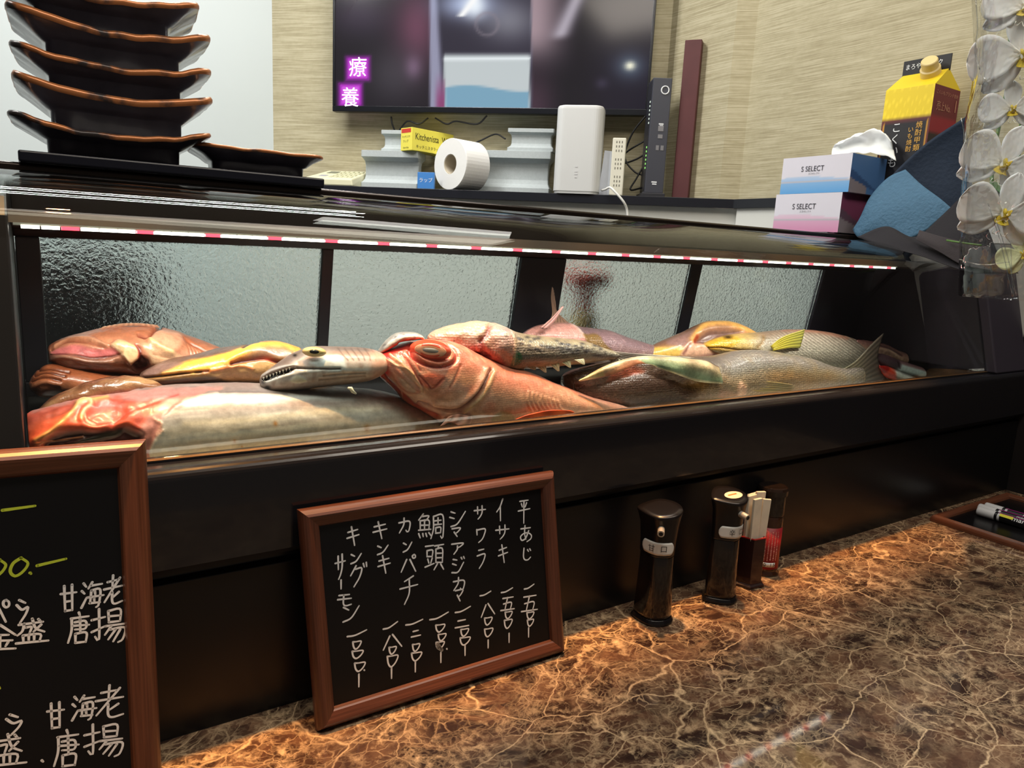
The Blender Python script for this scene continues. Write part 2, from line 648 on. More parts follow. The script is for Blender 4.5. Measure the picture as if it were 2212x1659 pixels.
def text_geo(body, size, extrude=0.0):
    c = bpy.data.curves.new('t', 'FONT')
    c.body = body
    c.size = size
    c.align_x = 'CENTER'
    c.align_y = 'CENTER'
    c.extrude = extrude
    o = bpy.data.objects.new('t', c)
    COL.objects.link(o)
    dg = bpy.context.evaluated_depsgraph_get()
    ev = o.evaluated_get(dg)
    me = ev.to_mesh()
    v = [Vector(p.co) for p in me.vertices]
    f = [tuple(p.vertices) for p in me.polygons]
    ev.to_mesh_clear()
    bpy.data.objects.remove(o)
    bpy.data.curves.remove(c)
    return v, f


def lettering(name, items, o, ux, uy, mat, parent, lift=0.0006):
    """items: (text, x, y, size[, squeeze, vertical]) placed on plane origin o with axes ux, uy"""
    g = G()
    ux, uy = Vector(ux).normalized(), Vector(uy).normalized()
    n = ux.cross(uy)
    for it in items:
        s, x, y, size = it[:4]
        sq = it[4] if len(it) > 4 else 1.0
        vert = it[5] if len(it) > 5 else False
        chars = [(ch, x, y - i * size * 1.05) for i, ch in enumerate(s)] if vert else [(s, x, y)]
        for ch, cx, cy in chars:
            v, f = text_geo(ch, size)
            g.add([Vector(o) + ux * (cx + p.x * sq) + uy * (cy + p.y) + n * lift for p in v], f)
    return g.build(name, mat, parent)


# ================================================================== SETTING
wallpaper = m_wallpaper()
kitchen_white = pm('kitchen_white', (222, 224, 220), 0.5, var=0.03, vscale=3)
panel_white = pm('white_panel', (200, 209, 210), 0.5, var=0.02, vscale=2)
WX = 1.66                                   # right wall plane
CRN = onx(1595, 434, WX)                    # inner corner of right wall and the diagonal wall
DN = Vector((1, 1, 0)).normalized()         # outward normal of diagonal wall (into the wall)
DT = Vector((-1, 1, 0)).normalized()        # along it, to the left
SHELF_Z = CRN.z + 0.004                     # top of the black shelf
STEP = 0.040                                # chamfered step in the right wall, flush with the shelf front
WX2 = WX - STEP
CR2 = onx(1430, 300, WX2)                   # corner of the set-in right wall and the television wall
DEP = (CR2 - CRN).dot(DN)                   # depth of the corner shelf


def ondiag(x, y, off=0.0):
    return onplane(x, y, CR2 - DN * off, DN)


WL = ondiag(591, 331)                       # where the wallpaper ends and the white panel begins


def struct(name, geo, mat, **k):
    o = geo.build(name, mat, **k)
    o['kind'] = 'structure'
    return o


pr = [(WX, 0.02), (WX, CRN.y), (WX2, CRN.y + STEP), (WX2, CR2.y), (WX + 0.1, CR2.y + 0.1), (WX + 0.1, 0.02)]


def vprism(poly, z0, z1):
    n = len(poly)
    g = G()
    v = [(x, y, z0) for x, y in poly] + [(x, y, z1) for x, y in poly]
    return g.add(v, [(i, (i + 1) % n, n + (i + 1) % n, n + i) for i in range(n)] + [tuple(range(n))[::-1], tuple(range(n, 2 * n))])


struct('wall_right', vprism(pr, SHELF_Z, 2.0), wallpaper)
struct('wall_front_right', G().box((WX, -2.2, -1.0), (WX + 0.1, 0.02, 2.0)), pm('dark_panel', (30, 27, 28), 0.5, var=.1, vscale=6))
struct('trim_1', vprism([(WX - 0.002, 0.02), (WX - 0.002, CRN.y), (WX + 0.1, CRN.y + 0.1), (WX + 0.1, 0.02)], -1.0, SHELF_Z - 0.001), kitchen_white)
c2 = Vector((CR2.x, CR2.y, 0))
L = (Vector((WL.x, WL.y, 0)) - c2).length
e2 = c2 + DT * L
struct('wall_back', vprism([(c2.x, c2.y), (e2.x, e2.y), (e2.x + 0.06, e2.y + 0.06), (c2.x + 0.06, c2.y + 0.06)], SHELF_Z, 2.0), wallpaper)
c1 = Vector((CRN.x, CRN.y, 0))
L1 = L + 0.25
f2 = c1 + DT * L1 + DN * 0.02
f1 = c1 + DN * 0.02
struct('trim_2', vprism([(f1.x, f1.y), (f2.x, f2.y), (f2.x + 0.06, f2.y + 0.06), (f1.x + 0.06, f1.y + 0.06)], -1.0, SHELF_Z - 0.026), kitchen_white)
struct('wall_left', G().box((-1.8, WL.y, -1.0), (WL.x, WL.y + 0.06, 2.0)), panel_white)
struct('floor', G().box((-2.5, -2.5, -1.06), (2.2, 2.6, -1.0)), pm('kitchen_floor', (96, 92, 88), 0.4, var=0.1, vscale=4))
struct('ceiling', G().box((-2.5, -2.5, 2.0), (2.2, 2.6, 2.06)), pm('ceiling_paint', (128, 124, 118), 0.8, var=0.03, vscale=2))

# countertop
marble = m_marble()
ct = G().box((-0.9, -0.62, -0.035), (WX - 0.003, 0.05, 0.0)).build('countertop', marble, bevel=0.004)
tag(ct, 'polished dark brown marble countertop with cream veins', 'countertop')

# black riser between the counter and the case
rp = G().prism([(0.0, 0.0), (0.0, 0.153), (0.006, 0.157), (0.006, 0.166), (0.03, 0.166), (0.03, 0.0)], -0.9, WX).build(
    'counter_riser', BLACK_SATIN, bevel=0.0008)
tag(rp, 'black back panel rising from the marble counter under the fish case', 'counter panel')

# ================================================================== DISPLAY CASE
CX0, CX1 = -0.088, 1.52
case = thing('display_case', 'long black refrigerated fish display case with curved glass on the counter', 'display case',
             (0.7, 0.15, 0.17))
arc = [(-0.010 + 0.010 * (1 - math.cos(a)), 0.2505 + 0.0095 * math.sin(a)) for a in [math.pi / 2 * i / 6 for i in range(7)]]
body = [(-0.010, 0.171), *[(y, z) for y, z in arc], (0.016, 0.260), (0.016, 0.262), (0.030, 0.262), (0.031, 0.229), (0.325, 0.229),
        (0.325, 0.268), (0.345, 0.268), (0.345, 0.171)]
G().prism(body, -0.9, WX - 0.002).build('body', BLACK_GLOSS, case)
G().prism([(-0.006, 0.166), (-0.006, 0.1712), (0.3, 0.1712), (0.3, 0.166)], -0.9, WX - 0.004).build('lower_trim', BLACK_MATTE, case)
G().box((CX0, 0.0315, 0.2291), (CX1, 0.3245, 0.2325)).build('fish_tray', pm('tray_bounce_white', (190, 190, 186), 0.35), case)  # unseen floor, made white to bounce light up onto the fish
# curved front glass (outer skin and 4 mm thickness)
prof = [(0.020, 0.2605), (0.075, 0.469), (0.083, 0.4765), (0.093, 0.4838), (0.106, 0.4905), (0.122, 0.496), (0.142, 0.5005),
        (0.17, 0.5048), (0.21, 0.5088), (0.25, 0.5115), (0.290, 0.5135)]
pf = cr(prof[1:], 40)
pf = np.vstack([cr(prof[:2], 10)[:-1], pf])
v, f = [], []
xs = np.linspace(-0.55, CX1, 8)
for x in xs:
    for y, z in pf:
        v.append((x, y, z))
n = len(pf)
f = [(i * n + j, (i + 1) * n + j, (i + 1) * n + j + 1, i * n + j + 1) for i in range(len(xs) - 1) for j in range(n - 1)]
glass_front = m_clear('case_glass', (246, 250, 248), boost=0.75)
mesh_from('front_glass', v, f, glass_front, smooth=True, parent=case, solid=0.004)
G().prism([(0.0165, 0.2600), (0.0165, 0.2625), (0.0235, 0.2625), (0.0235, 0.2600)], CX0, CX1).build(
    'glass_seal', pm('bronze_seal', (150, 112, 70), 0.35, metal=0.7), case)
# end housings
endprof = [(0.032, 0.2295), (0.080, 0.466), (0.10, 0.482), (0.145, 0.4965), (0.29, 0.509), (0.324, 0.50), (0.324, 0.2295)]
G().prism(endprof, -0.60, CX0).build('left_housing', DARK_FRAME, case, bevel=0.002)
ep2 = [(0.0, 0.2605), (0.055, 0.470), (0.08, 0.487), (0.14, 0.5035), (0.30, 0.516), (0.335, 0.516), (0.335, 0.2605)]
G().prism(ep2, CX1, WX - 0.003).build('right_housing', HOUSING, case, bevel=0.003)
# rear frame: leaning sash plane  (bottom further back)
RB, RT = (0.316, 0.268), (0.288, 0.440)


def rear(x0, x1, z0, z1, t0, t1, name, mat, **k):
    def yy(z):
        return RB[0] + (RT[0] - RB[0]) * (z - RB[1]) / (RT[1] - RB[1])
    return G().prism([(yy(z0) + t0, z0), (yy(z1) + t0, z1), (yy(z1) + t1, z1), (yy(z0) + t1, z0)], x0, x1).build(name, mat, case, **k)


rear(CX0, CX1, 0.268, 0.285, -0.008, 0.012, 'rear_sill', DARK_FRAME, bevel=0.001)
rear(CX0 + 0.001, -0.065, 0.285, 0.4465, -0.006, 0.010, 'rear_post', DARK_FRAME, bevel=0.001)
rear(0.246, 0.261, 0.285, 0.4465, -0.004, 0.008, 'rear_divider', DARK_FRAME, bevel=0.001)
rear(0.559, 0.645, 0.285, 0.4465, -0.006, 0.010, 'rear_post', DARK_FRAME, bevel=0.001)
rear(0.935, 0.962, 0.285, 0.4465, -0.004, 0.008, 'rear_divider', DARK_FRAME, bevel=0.001)
rear(1.335, CX1, 0.285, 0.4465, -0.006, 0.010, 'rear_post', HOUSING, bevel=0.001)
pebble = m_pebble()
for x0, x1 in ((-0.065, 0.246), (0.261, 0.559), (0.645, 0.935), (0.962, 1.335)):
    rear(x0 + 0.0005, x1 - 0.0005, 0.285, 0.4465, 0.0, 0.004, 'rear_pane', pebble)
# upper valance that carries the LED strip
G().prism([(0.168, 0.458), (0.168, 0.466), (0.284, 0.470), (0.284, 0.504), (0.300, 0.504), (0.300, 0.4465), (0.283, 0.4465), (0.275, 0.455)], CX0, CX1).build(
    'valance', pm('valance_brown', (58, 48, 46), 0.35), case, bevel=0.001)
G().prism([(LED_Y - .004, LED_Z + .002), (LED_Y + .001, LED_Z + .012), (LED_Y + .07, LED_Z + .012), (LED_Y + .07, LED_Z + .002)], CX0, CX1).build('led_bracket', pm('bracket_brown', (66, 56, 50), .35), case)
strip = G().box((LED_X0, LED_Y - 0.004, LED_Z), (LED_X1, LED_Y + 0.004, LED_Z + 0.0022)).build('led_strip', pm('led_board', (230, 228, 220), 0.4), case)
led_w = pm('led_white', (255, 250, 240), 0.4, emit=(255, 246, 235), estr=7.0)
led_r = pm('led_red', (255, 90, 90), 0.4, emit=(255, 50, 66), estr=6.0)
NLED = 92
for i in range(NLED):
    x = LED_X0 + 0.012 + i * (LED_X1 - LED_X0 - 0.024) / (NLED - 1)
    G().box((x - 0.0066, LED_Y - 0.0043, LED_Z - 0.0024), (x + 0.0066, LED_Y + 0.0043, LED_Z + 0.0004)).build('red_diode' if i % 4 == 2 else 'white_diode', led_r if i % 4 == 2 else led_w, strip)
# rear top rail
G().prism([(0.290, 0.5115), (0.290, 0.5205), (0.293, 0.5235), (0.312, 0.5235), (0.312, 0.500), (0.290, 0.500)], -0.55, CX1).build(
    'top_rail', pm('rail_bronze', (46, 38, 34), 0.22, metal=0.6), case, bevel=0.0012)
# ================================================================== SHELF, TV AND WHAT STANDS ON THE SHELF
shelf_black = pm('shelf_black', (26, 28, 36), 0.35)
zt, zb = SHELF_Z, SHELF_Z - 0.026
lw_ = 0.012
s_l = e2 - DN * (DEP + 0.0)
lp = [(c2.x, c2.y), (WX2, CRN.y + STEP), (CRN.x, CRN.y), (WX - 0.002, CRN.y - 0.8), (WX - lw_, CRN.y - 0.8), (WX - lw_, CRN.y + 0.007)]
p_ = Vector((WX - lw_, CRN.y + 0.007, 0))
p2_ = p_ + DT * (L - 0.0)
lp += [(p2_.x, p2_.y), (e2.x, e2.y)]
tag(vprism(lp, zb, zt).build('corner_shelf', shelf_black, bevel=0.001),
    'black corner shelf running under the television and along the right wall', 'shelf')
SZ = SHELF_Z


def onshelf(x, y, off):
    """point on a plane parallel to the diagonal wall, off metres in front of it"""
    return onplane(x, y, CRN - DN * off, DN)


def shelf_frame(px, off):
    """matrix with x to the right along the wall, y into the wall, z up, at the shelf top below pixel column px"""
    p = onshelf(px, 410, off)
    return Matrix.Translation((p.x, p.y, SZ)) @ Matrix.Rotation(math.radians(-45), 4, 'Z')


def mthing(name, label, cat, M, group=None):
    t = thing(name, label, cat, M.translation, 0, group)
    e = M.to_euler()
    t.rotation_euler = e
    ORIGIN[t] = Matrix.Translation(M.translation) @ e.to_matrix().to_4x4()
    return t


# television
TVO = -(DEP - 0.085)
tvBL, tvBR = onshelf(718, 246, TVO), onshelf(1399, 243, TVO)
tvw = (Vector((tvBR.x, tvBR.y, 0)) - Vector((tvBL.x, tvBL.y, 0))).length
tvz = (tvBL.z + tvBR.z) / 2
tvh = tvw * 0.575
MT = Matrix.Translation((tvBL.x, tvBL.y, tvz)) @ Matrix.Rotation(math.radians(-45), 4, 'Z')
tv = mthing('television', 'black flat television on the wallpapered corner wall showing a dark picture', 'television', MT)


def lbox(a, b, M):
    return G().box(a, b, M)


g = G()
bz = 0.008
for a, b in (((0, 0, 0), (tvw, 0.03, 0.018)), ((0, 0, tvh - bz), (tvw, 0.03, tvh)), ((0, 0, 0.018), (bz, 0.03, tvh - bz)),
             ((tvw - bz, 0, 0.018), (tvw, 0.03, tvh - bz))):
    g.box(a, b, MT)
g.build('bezel', pm('tv_bezel', (30, 32, 38), 0.25, metal=0.3), tv, bevel=0.0015)
G().box((0.01, 0.03, 0.03), (tvw - 0.01, 0.05, tvh - 0.01), MT).build('back_cover', BLACK_MATTE, tv, bevel=0.004)
G().box((tvw * 0.35, 0.05, tvh * 0.2), (tvw * 0.65, 0.084, tvh * 0.7), MT).build('wall_bracket', BLACK_MATTE, tv)
# picture on the screen: colours in photo pixels
nx, nz_ = 150, 90
sv = []
for i in range(nx):
    for j in range(nz_):
        sv.append(MT @ Vector((bz + (tvw - 2 * bz) * i / (nx - 1), 0.004, 0.018 + (tvh - bz - 0.018) * j / (nz_ - 1))))
sf = [(i * nz_ + j, (i + 1) * nz_ + j, (i + 1) * nz_ + j + 1, i * nz_ + j + 1) for i in range(nx - 1) for j in range(nz_ - 1)]
q = proj(np.array([list(p) for p in sv]))
X, Yp = q[:, 0], q[:, 1]


def sm(a, b, x):
    t = np.clip((x - a) / (b - a), 0, 1)
    return t * t * (3 - 2 * t)


C = np.tile(np.array([26., 22., 30.]), (len(X), 1))


def blend(mask, col):
    global C
    m = np.clip(mask, 0, 1)[:, None]
    C = C * (1 - m) + np.array(col, float) * m


def blob(cx, cy, rx, ry):
    return np.exp(-(((X - cx) / rx) ** 2 + ((Yp - cy) / ry) ** 2))


blend(blob(780, 30, 70, 50) * .7, (72, 60, 80))
blend(blob(900, 60, 50, 90) * .9, (116, 70, 92))
blend(blob(850, 160, 60, 60) * .7, (74, 70, 78))
blend(blob(893, 145, 18, 25) * .6, (150, 120, 150))
blend(sm(925, 932, X) * (1 - sm(1146, 1152, X)), (150, 150, 175))
edge = 938 + (Yp - 0) * 0.06
blend(sm(edge - 2, edge + 14, X) * (1 - sm(1144, 1152, X)), (48, 44, 58))
blend(blob(1100, 45, 60, 45) * .7, (150, 150, 160))
blend(blob(1010, 10, 60, 30) * .9, (190, 205, 240))
blend(blob(1025, 12, 22, 26) * 1.0, (240, 248, 255))
lw = np.abs((Yp - 30) * 0.62 + (X - 1000) * 0.78)
blend(np.exp(-(lw / 7) ** 2) * (Yp < 36) * (X > 985), (255, 255, 255))
blend(np.exp(-((np.hypot((X - 1052) / 24, (Yp - 52) / 24) - 1) / .15) ** 2) * .5, (140, 130, 140))
blend(sm(110, 125, Yp) * sm(955, 962, X) * (1 - sm(1142, 1147, X)), (196, 204, 206))
blend(np.exp(-((Yp - 128 + (X - 955) * .01) / 3.5) ** 2) * sm(955, 962, X) * (1 - sm(1142, 1147, X)), (235, 242, 245))
blend(sm(188, 194, Yp + 7 * np.sin((X - 950) / 38)) * sm(958, 966, X) * (1 - sm(1140, 1145, X)), (124, 166, 190))
blend(sm(145, 230, Yp) * (X > 930) * (X < 960) * sm(935, 950, X) * .9, (142, 62, 112))
blend(sm(1146, 1151, X) * (1 - sm(1150, 1260, X)) * (1 - sm(60, 180, Yp)) * .9, (176, 152, 160))
blend(sm(1146, 1151, X) * .85 * (1 - sm(1150, 1230, X)) * sm(90, 230, Yp), (74, 52, 66))
lw2 = np.abs((X - 1222) * 0.93 + (Yp - 50) * 0.42)
blend(np.exp(-(lw2 / 17) ** 2) * (1 - sm(70, 92, Yp)) * .8, (200, 192, 205))
blend(sm(1240, 1330, X) * .6, (34, 30, 46))
blend(blob(1361, 142, 34, 30) * .6, (110, 130, 150))
blend(blob(1361, 142, 11, 9), (255, 252, 225))
blend(blob(1300, 180, 14, 12) * .3, (110, 100, 130))
for cx, cy in ((773, 148), (757, 205)):
    dd = np.maximum(np.abs(X - cx - 0), np.abs(Yp - cy))
    blend((1 - sm(17, 33, dd)) * .95, (196, 40, 214))
    blend((1 - sm(12, 24, dd)) * .8, (236, 120, 246))
mesh_from('screen', sv, sf, m_vcol('tv_picture', rough=0.12, emit=0.95, spec=0.35), parent=tv, cols=lin(C))
p1, p2 = onshelf(773, 148, TVO), onshelf(757, 206, TVO)
u_s = (onshelf(820, 148, TVO) - onshelf(720, 148, TVO)).length / 100
for _c, _x, _y in (('療', 0, 0), ('養', (757 - 773) * u_s, -58 * u_s)):
    lettering('caption', [(_c, _x, _y, 40 * u_s)], p1, -DT, (0, 0, 1), pm('caption_white', (255, 255, 255), 0.5, emit=(255, 245, 255), estr=1.0), tv, lift=0.0005)
# ================================================================== THINGS ON THE SHELF
def upp(off, x=1100, y=380):
    return (onshelf(x + 50, y, off) - onshelf(x - 50, y, off)).length / 100


def sz(px, py, off):
    return onshelf(px, py, off).z


foam = pm('grey_foam', (180, 188, 190), 0.85, bump=0.3, bscale=260, var=0.04, vscale=120)


def foam_block(name, label, x0, x1, ytop, zb, off, dep, insx, insy):
    M = shelf_frame(x0, off)
    w = (onshelf(x1, 400, off) - onshelf(x0, 400, off)).length
    h = sz((x0 + x1) / 2, ytop, off) - zb
    M = Matrix.Translation((M.translation.x, M.translation.y, zb)) @ Matrix.Rotation(math.radians(-45), 4, 'Z')
    t = mthing(name, label, 'foam block', M, 'grey foam blocks under the television')
    prof = [(0, 0), (0, .16), (.35, .19), (.8, .26), (1, .36), (1, .64), (.8, .74), (.35, .80), (0, .83), (0, 1)]
    v, fc = [], []
    K = 24
    for ins, z in prof:
        ix, iy = insx * ins, insy * ins
        ring = []
        r = 0.004
        for cx, cy, a0 in ((w - ix - r, iy + r, -90), (w - ix - r, dep - iy - r, 0), (ix + r, dep - iy - r, 90), (ix + r, iy + r, 180)):
            for k in range(K // 4):
                a = math.radians(a0 + 90 * k / (K // 4 - 1))
                ring.append(M @ Vector((cx + r * math.cos(a), cy + r * math.sin(a), z * h)))
        v += ring
    for i in range(len(prof) - 1):
        for k in range(K):
            fc.append((i * K + k, i * K + (k + 1) % K, (i + 1) * K + (k + 1) % K, (i + 1) * K + k))
    fc += [tuple(range(K))[::-1], tuple(range((len(prof) - 1) * K, len(prof) * K))]
    mesh_from('body', v, fc, foam, parent=t, bevel=0.001)
    return zb + h


zt1 = foam_block('foam_block', 'lower grey foam block beside the calculator, left of the paper roll', 779, 900, 325, SZ, -0.06, 0.085, 0.004, 0.028)
foam_block('foam_block', 'small upper grey foam block with the yellow carton against it', 821, 892, 281, zt1, -0.105, 0.055, 0.008, 0.014)
zt2 = foam_block('foam_block', 'lower grey foam block between the paper roll and the white router', 1016, 1186, 325, SZ, -0.105, 0.085, 0.010, 0.030)
foam_block('foam_block', 'upper grey foam block with a glossy spot, beside the white router', 1091, 1190, 277, zt2, -0.115, 0.06, 0.010, 0.015)

# white router: rounded column
off = 0.012
M = shelf_frame(1246, off - 0.045)
w = 100 * upp(off, 1246) / 2
h = sz(1246, 226, off) - SZ
rt = mthing('wifi_router', 'tall white rounded home router standing on the black shelf', 'router', M)


def rrect(a, b, r, n=8):
    o = []
    for cx, cy, s in ((a - r, b - r, 0), (-a + r, b - r, 90), (-a + r, -b + r, 180), (a - r, -b + r, 270)):
        for k in range(n):
            t = math.radians(s + 90 * k / (n - 1))
            o.append((cx + r * math.cos(t), cy + r * math.sin(t)))
    return o


def rcolumn(a, b, r, zs, M):
    """zs: list of (scale, z)"""
    base = rrect(a, b, r)
    n = len(base)
    v = [M @ Vector((x * s, y * s, z)) for s, z in zs for x, y in base]
    fc = [(i * n + k, i * n + (k + 1) % n, (i + 1) * n + (k + 1) % n, (i + 1) * n + k) for i in range(len(zs) - 1) for k in range(n)]
    fc += [tuple(range(n))[::-1], tuple(range((len(zs) - 1) * n, len(zs) * n))]
    return G().add(v, fc)


rcolumn(w, 0.045, 0.026, [(0.95, 0.0), (0.97, 0.006), (1.0, 0.008), (1.0, h - 0.010), (0.985, h - 0.004), (0.95, h - 0.001), (0.9, h)], M).build(
    'body', pm('router_white', (208, 210, 210), 0.45), rt, smooth=False, bevel=0.0005)
rcolumn(w * 0.93, 0.042, 0.024, [(0.98, -0.0), (1, 0.0075)], M).build('foot', pm('router_grey', (120, 122, 126), 0.5), rt)
g = G()
for zz, ww in ((0.30, .006), (0.245, .008), (0.215, .008), (0.18, .006)):
    g.box((-ww * .6 + 0.0, -0.0458, h * zz), (ww * .6, -0.0449, h * zz + 0.004), M)
g.build('indicator_lamp', pm('router_mark', (205, 206, 208), 0.4), rt)

# kitchen paper roll: axis runs back and to the right
off = 0.0
u = upp(off, 968)
R_ = 52 * u
cM = shelf_frame(968, off)
ang = math.radians(33)
ax = (-DT) * math.sin(ang) + DN * math.cos(ang)
cen = Vector((cM.translation.x, cM.translation.y, SZ + R_)) + DN * 0.012
kr = thing('paper_roll', 'white kitchen paper roll lying on the shelf with a loose sheet', 'paper roll', (cen.x, cen.y, SZ))
sx = Vector((0, 0, 1)).cross(ax).normalized()
MR = Matrix(((sx.x, 0, ax.x, cen.x), (sx.y, 0, ax.y, cen.y), (sx.z, 1, ax.z, cen.z), (0, 0, 0, 1)))
Lr = 0.10
g = G().lathe([(R_ * 0.39, 0.0), (R_ * .985, 0.0), (R_, 0.003), (R_, Lr - 0.003), (R_ * .98, Lr), (R_ * 0.39, Lr), (R_ * 0.39, 0.0)], 48, MR, cap=False)
g.build('paper', PAPER, kr, smooth=False, bevel=0.0)
G().lathe([(R_ * 0.365, 0.0015), (R_ * 0.388, 0.0015), (R_ * 0.388, Lr - .002), (R_ * 0.365, Lr - .002), (R_ * .365, 0.0015)], 32, MR, cap=False).build(
    'core', pm('core_card', (196, 186, 166), 0.8), kr)
fl = []
for k, (aa, zz) in enumerate(((62, 1.004), (38, 1.10), (22, 1.35), (12, 1.70))):
    rr = R_ * zz
    a = math.radians(aa)
    p = [MR @ Vector((math.cos(a) * rr * -1 if False else rr * math.cos(a), rr * math.sin(a), z)) for z in (0.004 + 0.012 * k, 0.06, 0.10 - 0.012 * k)]
    fl.append(p)
v, f, _ = sheet(fl, 12, 12)
mesh_from('loose_sheet', v, f, PAPER, smooth=True, parent=kr, solid=0.0006)

# yellow film carton on the left blocks
off = -0.062
zb = zt1
u = upp(off, 880)
w = 36 * u
h = 44 * u
M = Matrix.Translation((onshelf(866, 300, off).x, onshelf(866, 300, off).y, zb)) @ Matrix.Rotation(math.radians(-45 - 32), 4, 'Z')
ky = mthing('film_carton', 'long yellow carton of kitchen film lying on the grey foam block', 'carton', M)
yel = pm('carton_yellow', (240, 228, 92), 0.45)
G().box((0, 0, 0), (w, 0.20, h), M).build('box', yel, ky, bevel=0.0008)
ux = (M.to_3x3() @ Vector((1, 0, 0)))
uy = Vector((0, 0, 1))
oo = M @ Vector((0, 0, 0))
G().box((w * .06, -0.0004, h * .78), (w * .9, 0.0005, h * .96), M).build('red_band', pm('print_red', (206, 60, 48), 0.5), ky)
olive = pm('print_olive', (70, 66, 30), 0.6)
lettering('end_lettering', [('キッチニスタ', w * .48, h * .60, h * .115, .85), ('ラップ', w * .45, h * .40, h * .13), ('30cm×50m', w * .48, h * .12, h * .1, .9)], oo, ux, uy, olive, ky)
ux2 = (M.to_3x3() @ Vector((0, 1, 0)))
lettering('side_lettering', [('Kitchenista', 0.062, h * .62, h * .42, .75), ('Wrap', 0.150, h * .62, h * .42, .75), ('キッチニスタラップ', 0.07, h * .18, h * .17)], M @ Vector((w, 0, 0)), ux2, uy,
          pm('print_black', (24, 24, 26), 0.5), ky)
# blue pack between block and roll
off = 0.0
Mb = shelf_frame(901, off)
bl = mthing('blue_pack', 'small blue printed pack standing between the foam block and the paper roll', 'pack', Mb)
w, h = 36 * upp(off, 915), 33 * upp(off, 915)
G().box((0, 0, 0), (w, 0.012, h), Mb).build('pack', pm('pack_blue', (70, 132, 204), 0.4), bl, bevel=0.001)
lettering('pack_lettering', [('ラップ', w * .5, h * .5, h * .3)], Mb.translation, -DT, (0, 0, 1),
          pm('print_white', (236, 240, 244), 0.5), bl)

# calculator
off = -0.01
p0, p1 = onshelf(650, 392, 0.0), onshelf(783, 392, 0.0)
Mc = shelf_frame(652, 0.004)
w = (onshelf(762, 392, 0.004) - onshelf(652, 392, 0.004)).length
ca = mthing('calculator', 'cream desk calculator lying on the shelf beside the small dark dish', 'calculator', Mc)
cream = pm('calc_cream', (226, 224, 192), 0.45)
dd = 0.16
h0, h1 = 0.022, 0.062


def wedge(x0, x1, y0, y1, t):
    return [(x0, y0), (x1, y1)]


vv = [Mc @ Vector(p) for p in ((0, 0, 0), (w, 0, 0), (w, dd, 0), (0, dd, 0), (0.004, 0, h0), (w - 0.004, 0, h0), (w - 0.004, dd, h1), (0.018, dd, h1))]
mesh_from('case', vv, [(0, 3, 2, 1), (4, 5, 6, 7), (0, 1, 5, 4), (1, 2, 6, 5), (2, 3, 7, 6), (3, 0, 4, 7)], cream, parent=ca, bevel=0.004)
sl = (h1 - h0) / dd


def onslope(x, y, lift=0.0):
    return Mc @ Vector((x, y, h0 + sl * y + lift))


def pad(x0, x1, y0, y1, t):
    v = [onslope(x0, y0, 0.0002), onslope(x1, y0, 0.0002), onslope(x1, y1, 0.0002), onslope(x0, y1, 0.0002), onslope(x0, y0, t), onslope(x1, y0, t), onslope(x1, y1, t), onslope(x0, y1, t)]
    return v, [(0, 3, 2, 1), (4, 5, 6, 7), (0, 1, 5, 4), (1, 2, 6, 5), (2, 3, 7, 6), (3, 0, 4, 7)]


v, f = pad(w * .22, w * .42, dd * .62, dd * .85, 0.0012)
mesh_from('display', v, f, pm('lcd_grey', (120, 126, 112), 0.25), parent=ca)
v, f = pad(w * .22, w * .36, dd * .25, dd * .38, 0.001)
mesh_from('badge', v, f, pm('badge_lilac', (160, 160, 178), 0.4), parent=ca)
key = pm('key_cream', (206, 206, 178), 0.5)
for r in range(4):
    for c in range(5):
        v, f = pad(w * (.47 + c * .096), w * (.47 + c * .096 + .06), dd * (.14 + r * .19), dd * (.14 + r * .19 + .11), 0.003)
        mesh_from('key', v, f, key, parent=ca)

# papers and power strip, router side
off = 0.0
Mp = shelf_frame(1292, off - 0.03)
u = upp(off, 1300)
tag(G().box((0, 0, 0), (24 * u, 0.01, 96 * u), Mp @ Matrix.Rotation(math.radians(5), 4, 'Y')).build('envelope', pm('envelope_paper', (206, 212, 224), 0.7, var=.05, vscale=30), bevel=0.0004),
    'pale blue grey papers standing between router and power strip', 'envelope')
Ms = shelf_frame(1316, off - 0.012)
ps = mthing('power_strip', 'white upright power strip with rows of small holes', 'power strip', Ms)
w, h = 29 * u, (sz(1330, 296, off) - SZ)
G().box((0, 0, 0), (w, 0.03, h), Ms).build('body', pm('strip_cream', (224, 222, 206), 0.5), ps, bevel=0.003)
g = G()
for r in range(11):
    if r in (3, 7):
        continue
    for c in range(3):
        g.box((w * (.28 + c * .2), -0.0006, h * (.16 + r * .075)), (w * (.28 + c * .2) + 0.0028, 0.001, h * (.16 + r * .075) + 0.006), Ms)
tag(g.build('socket_holes', pm('hole_grey', (120, 118, 108), 0.6), ps), None, None, kind='stuff')
# white cable over the shelf edge
pts = [onshelf(1308, 409, 0.012), onshelf(1318, 405, 0.02), onshelf(1332, 418, 0.03), onshelf(1347, 436, 0.03), onshelf(1354, 452, 0.02), onshelf(1356, 475, 0.02), onshelf(1357, 520, 0.02)]
pts = [onshelf(1300, 411, -0.02)] + pts
tag(G().tube([Vector(p) for p in cr([list(p) for p in pts], 40)], 0.0035, 8).build('white_cable', WHITE_PLASTIC, smooth=True), 'white cable hanging over the black shelf edge', 'cable')
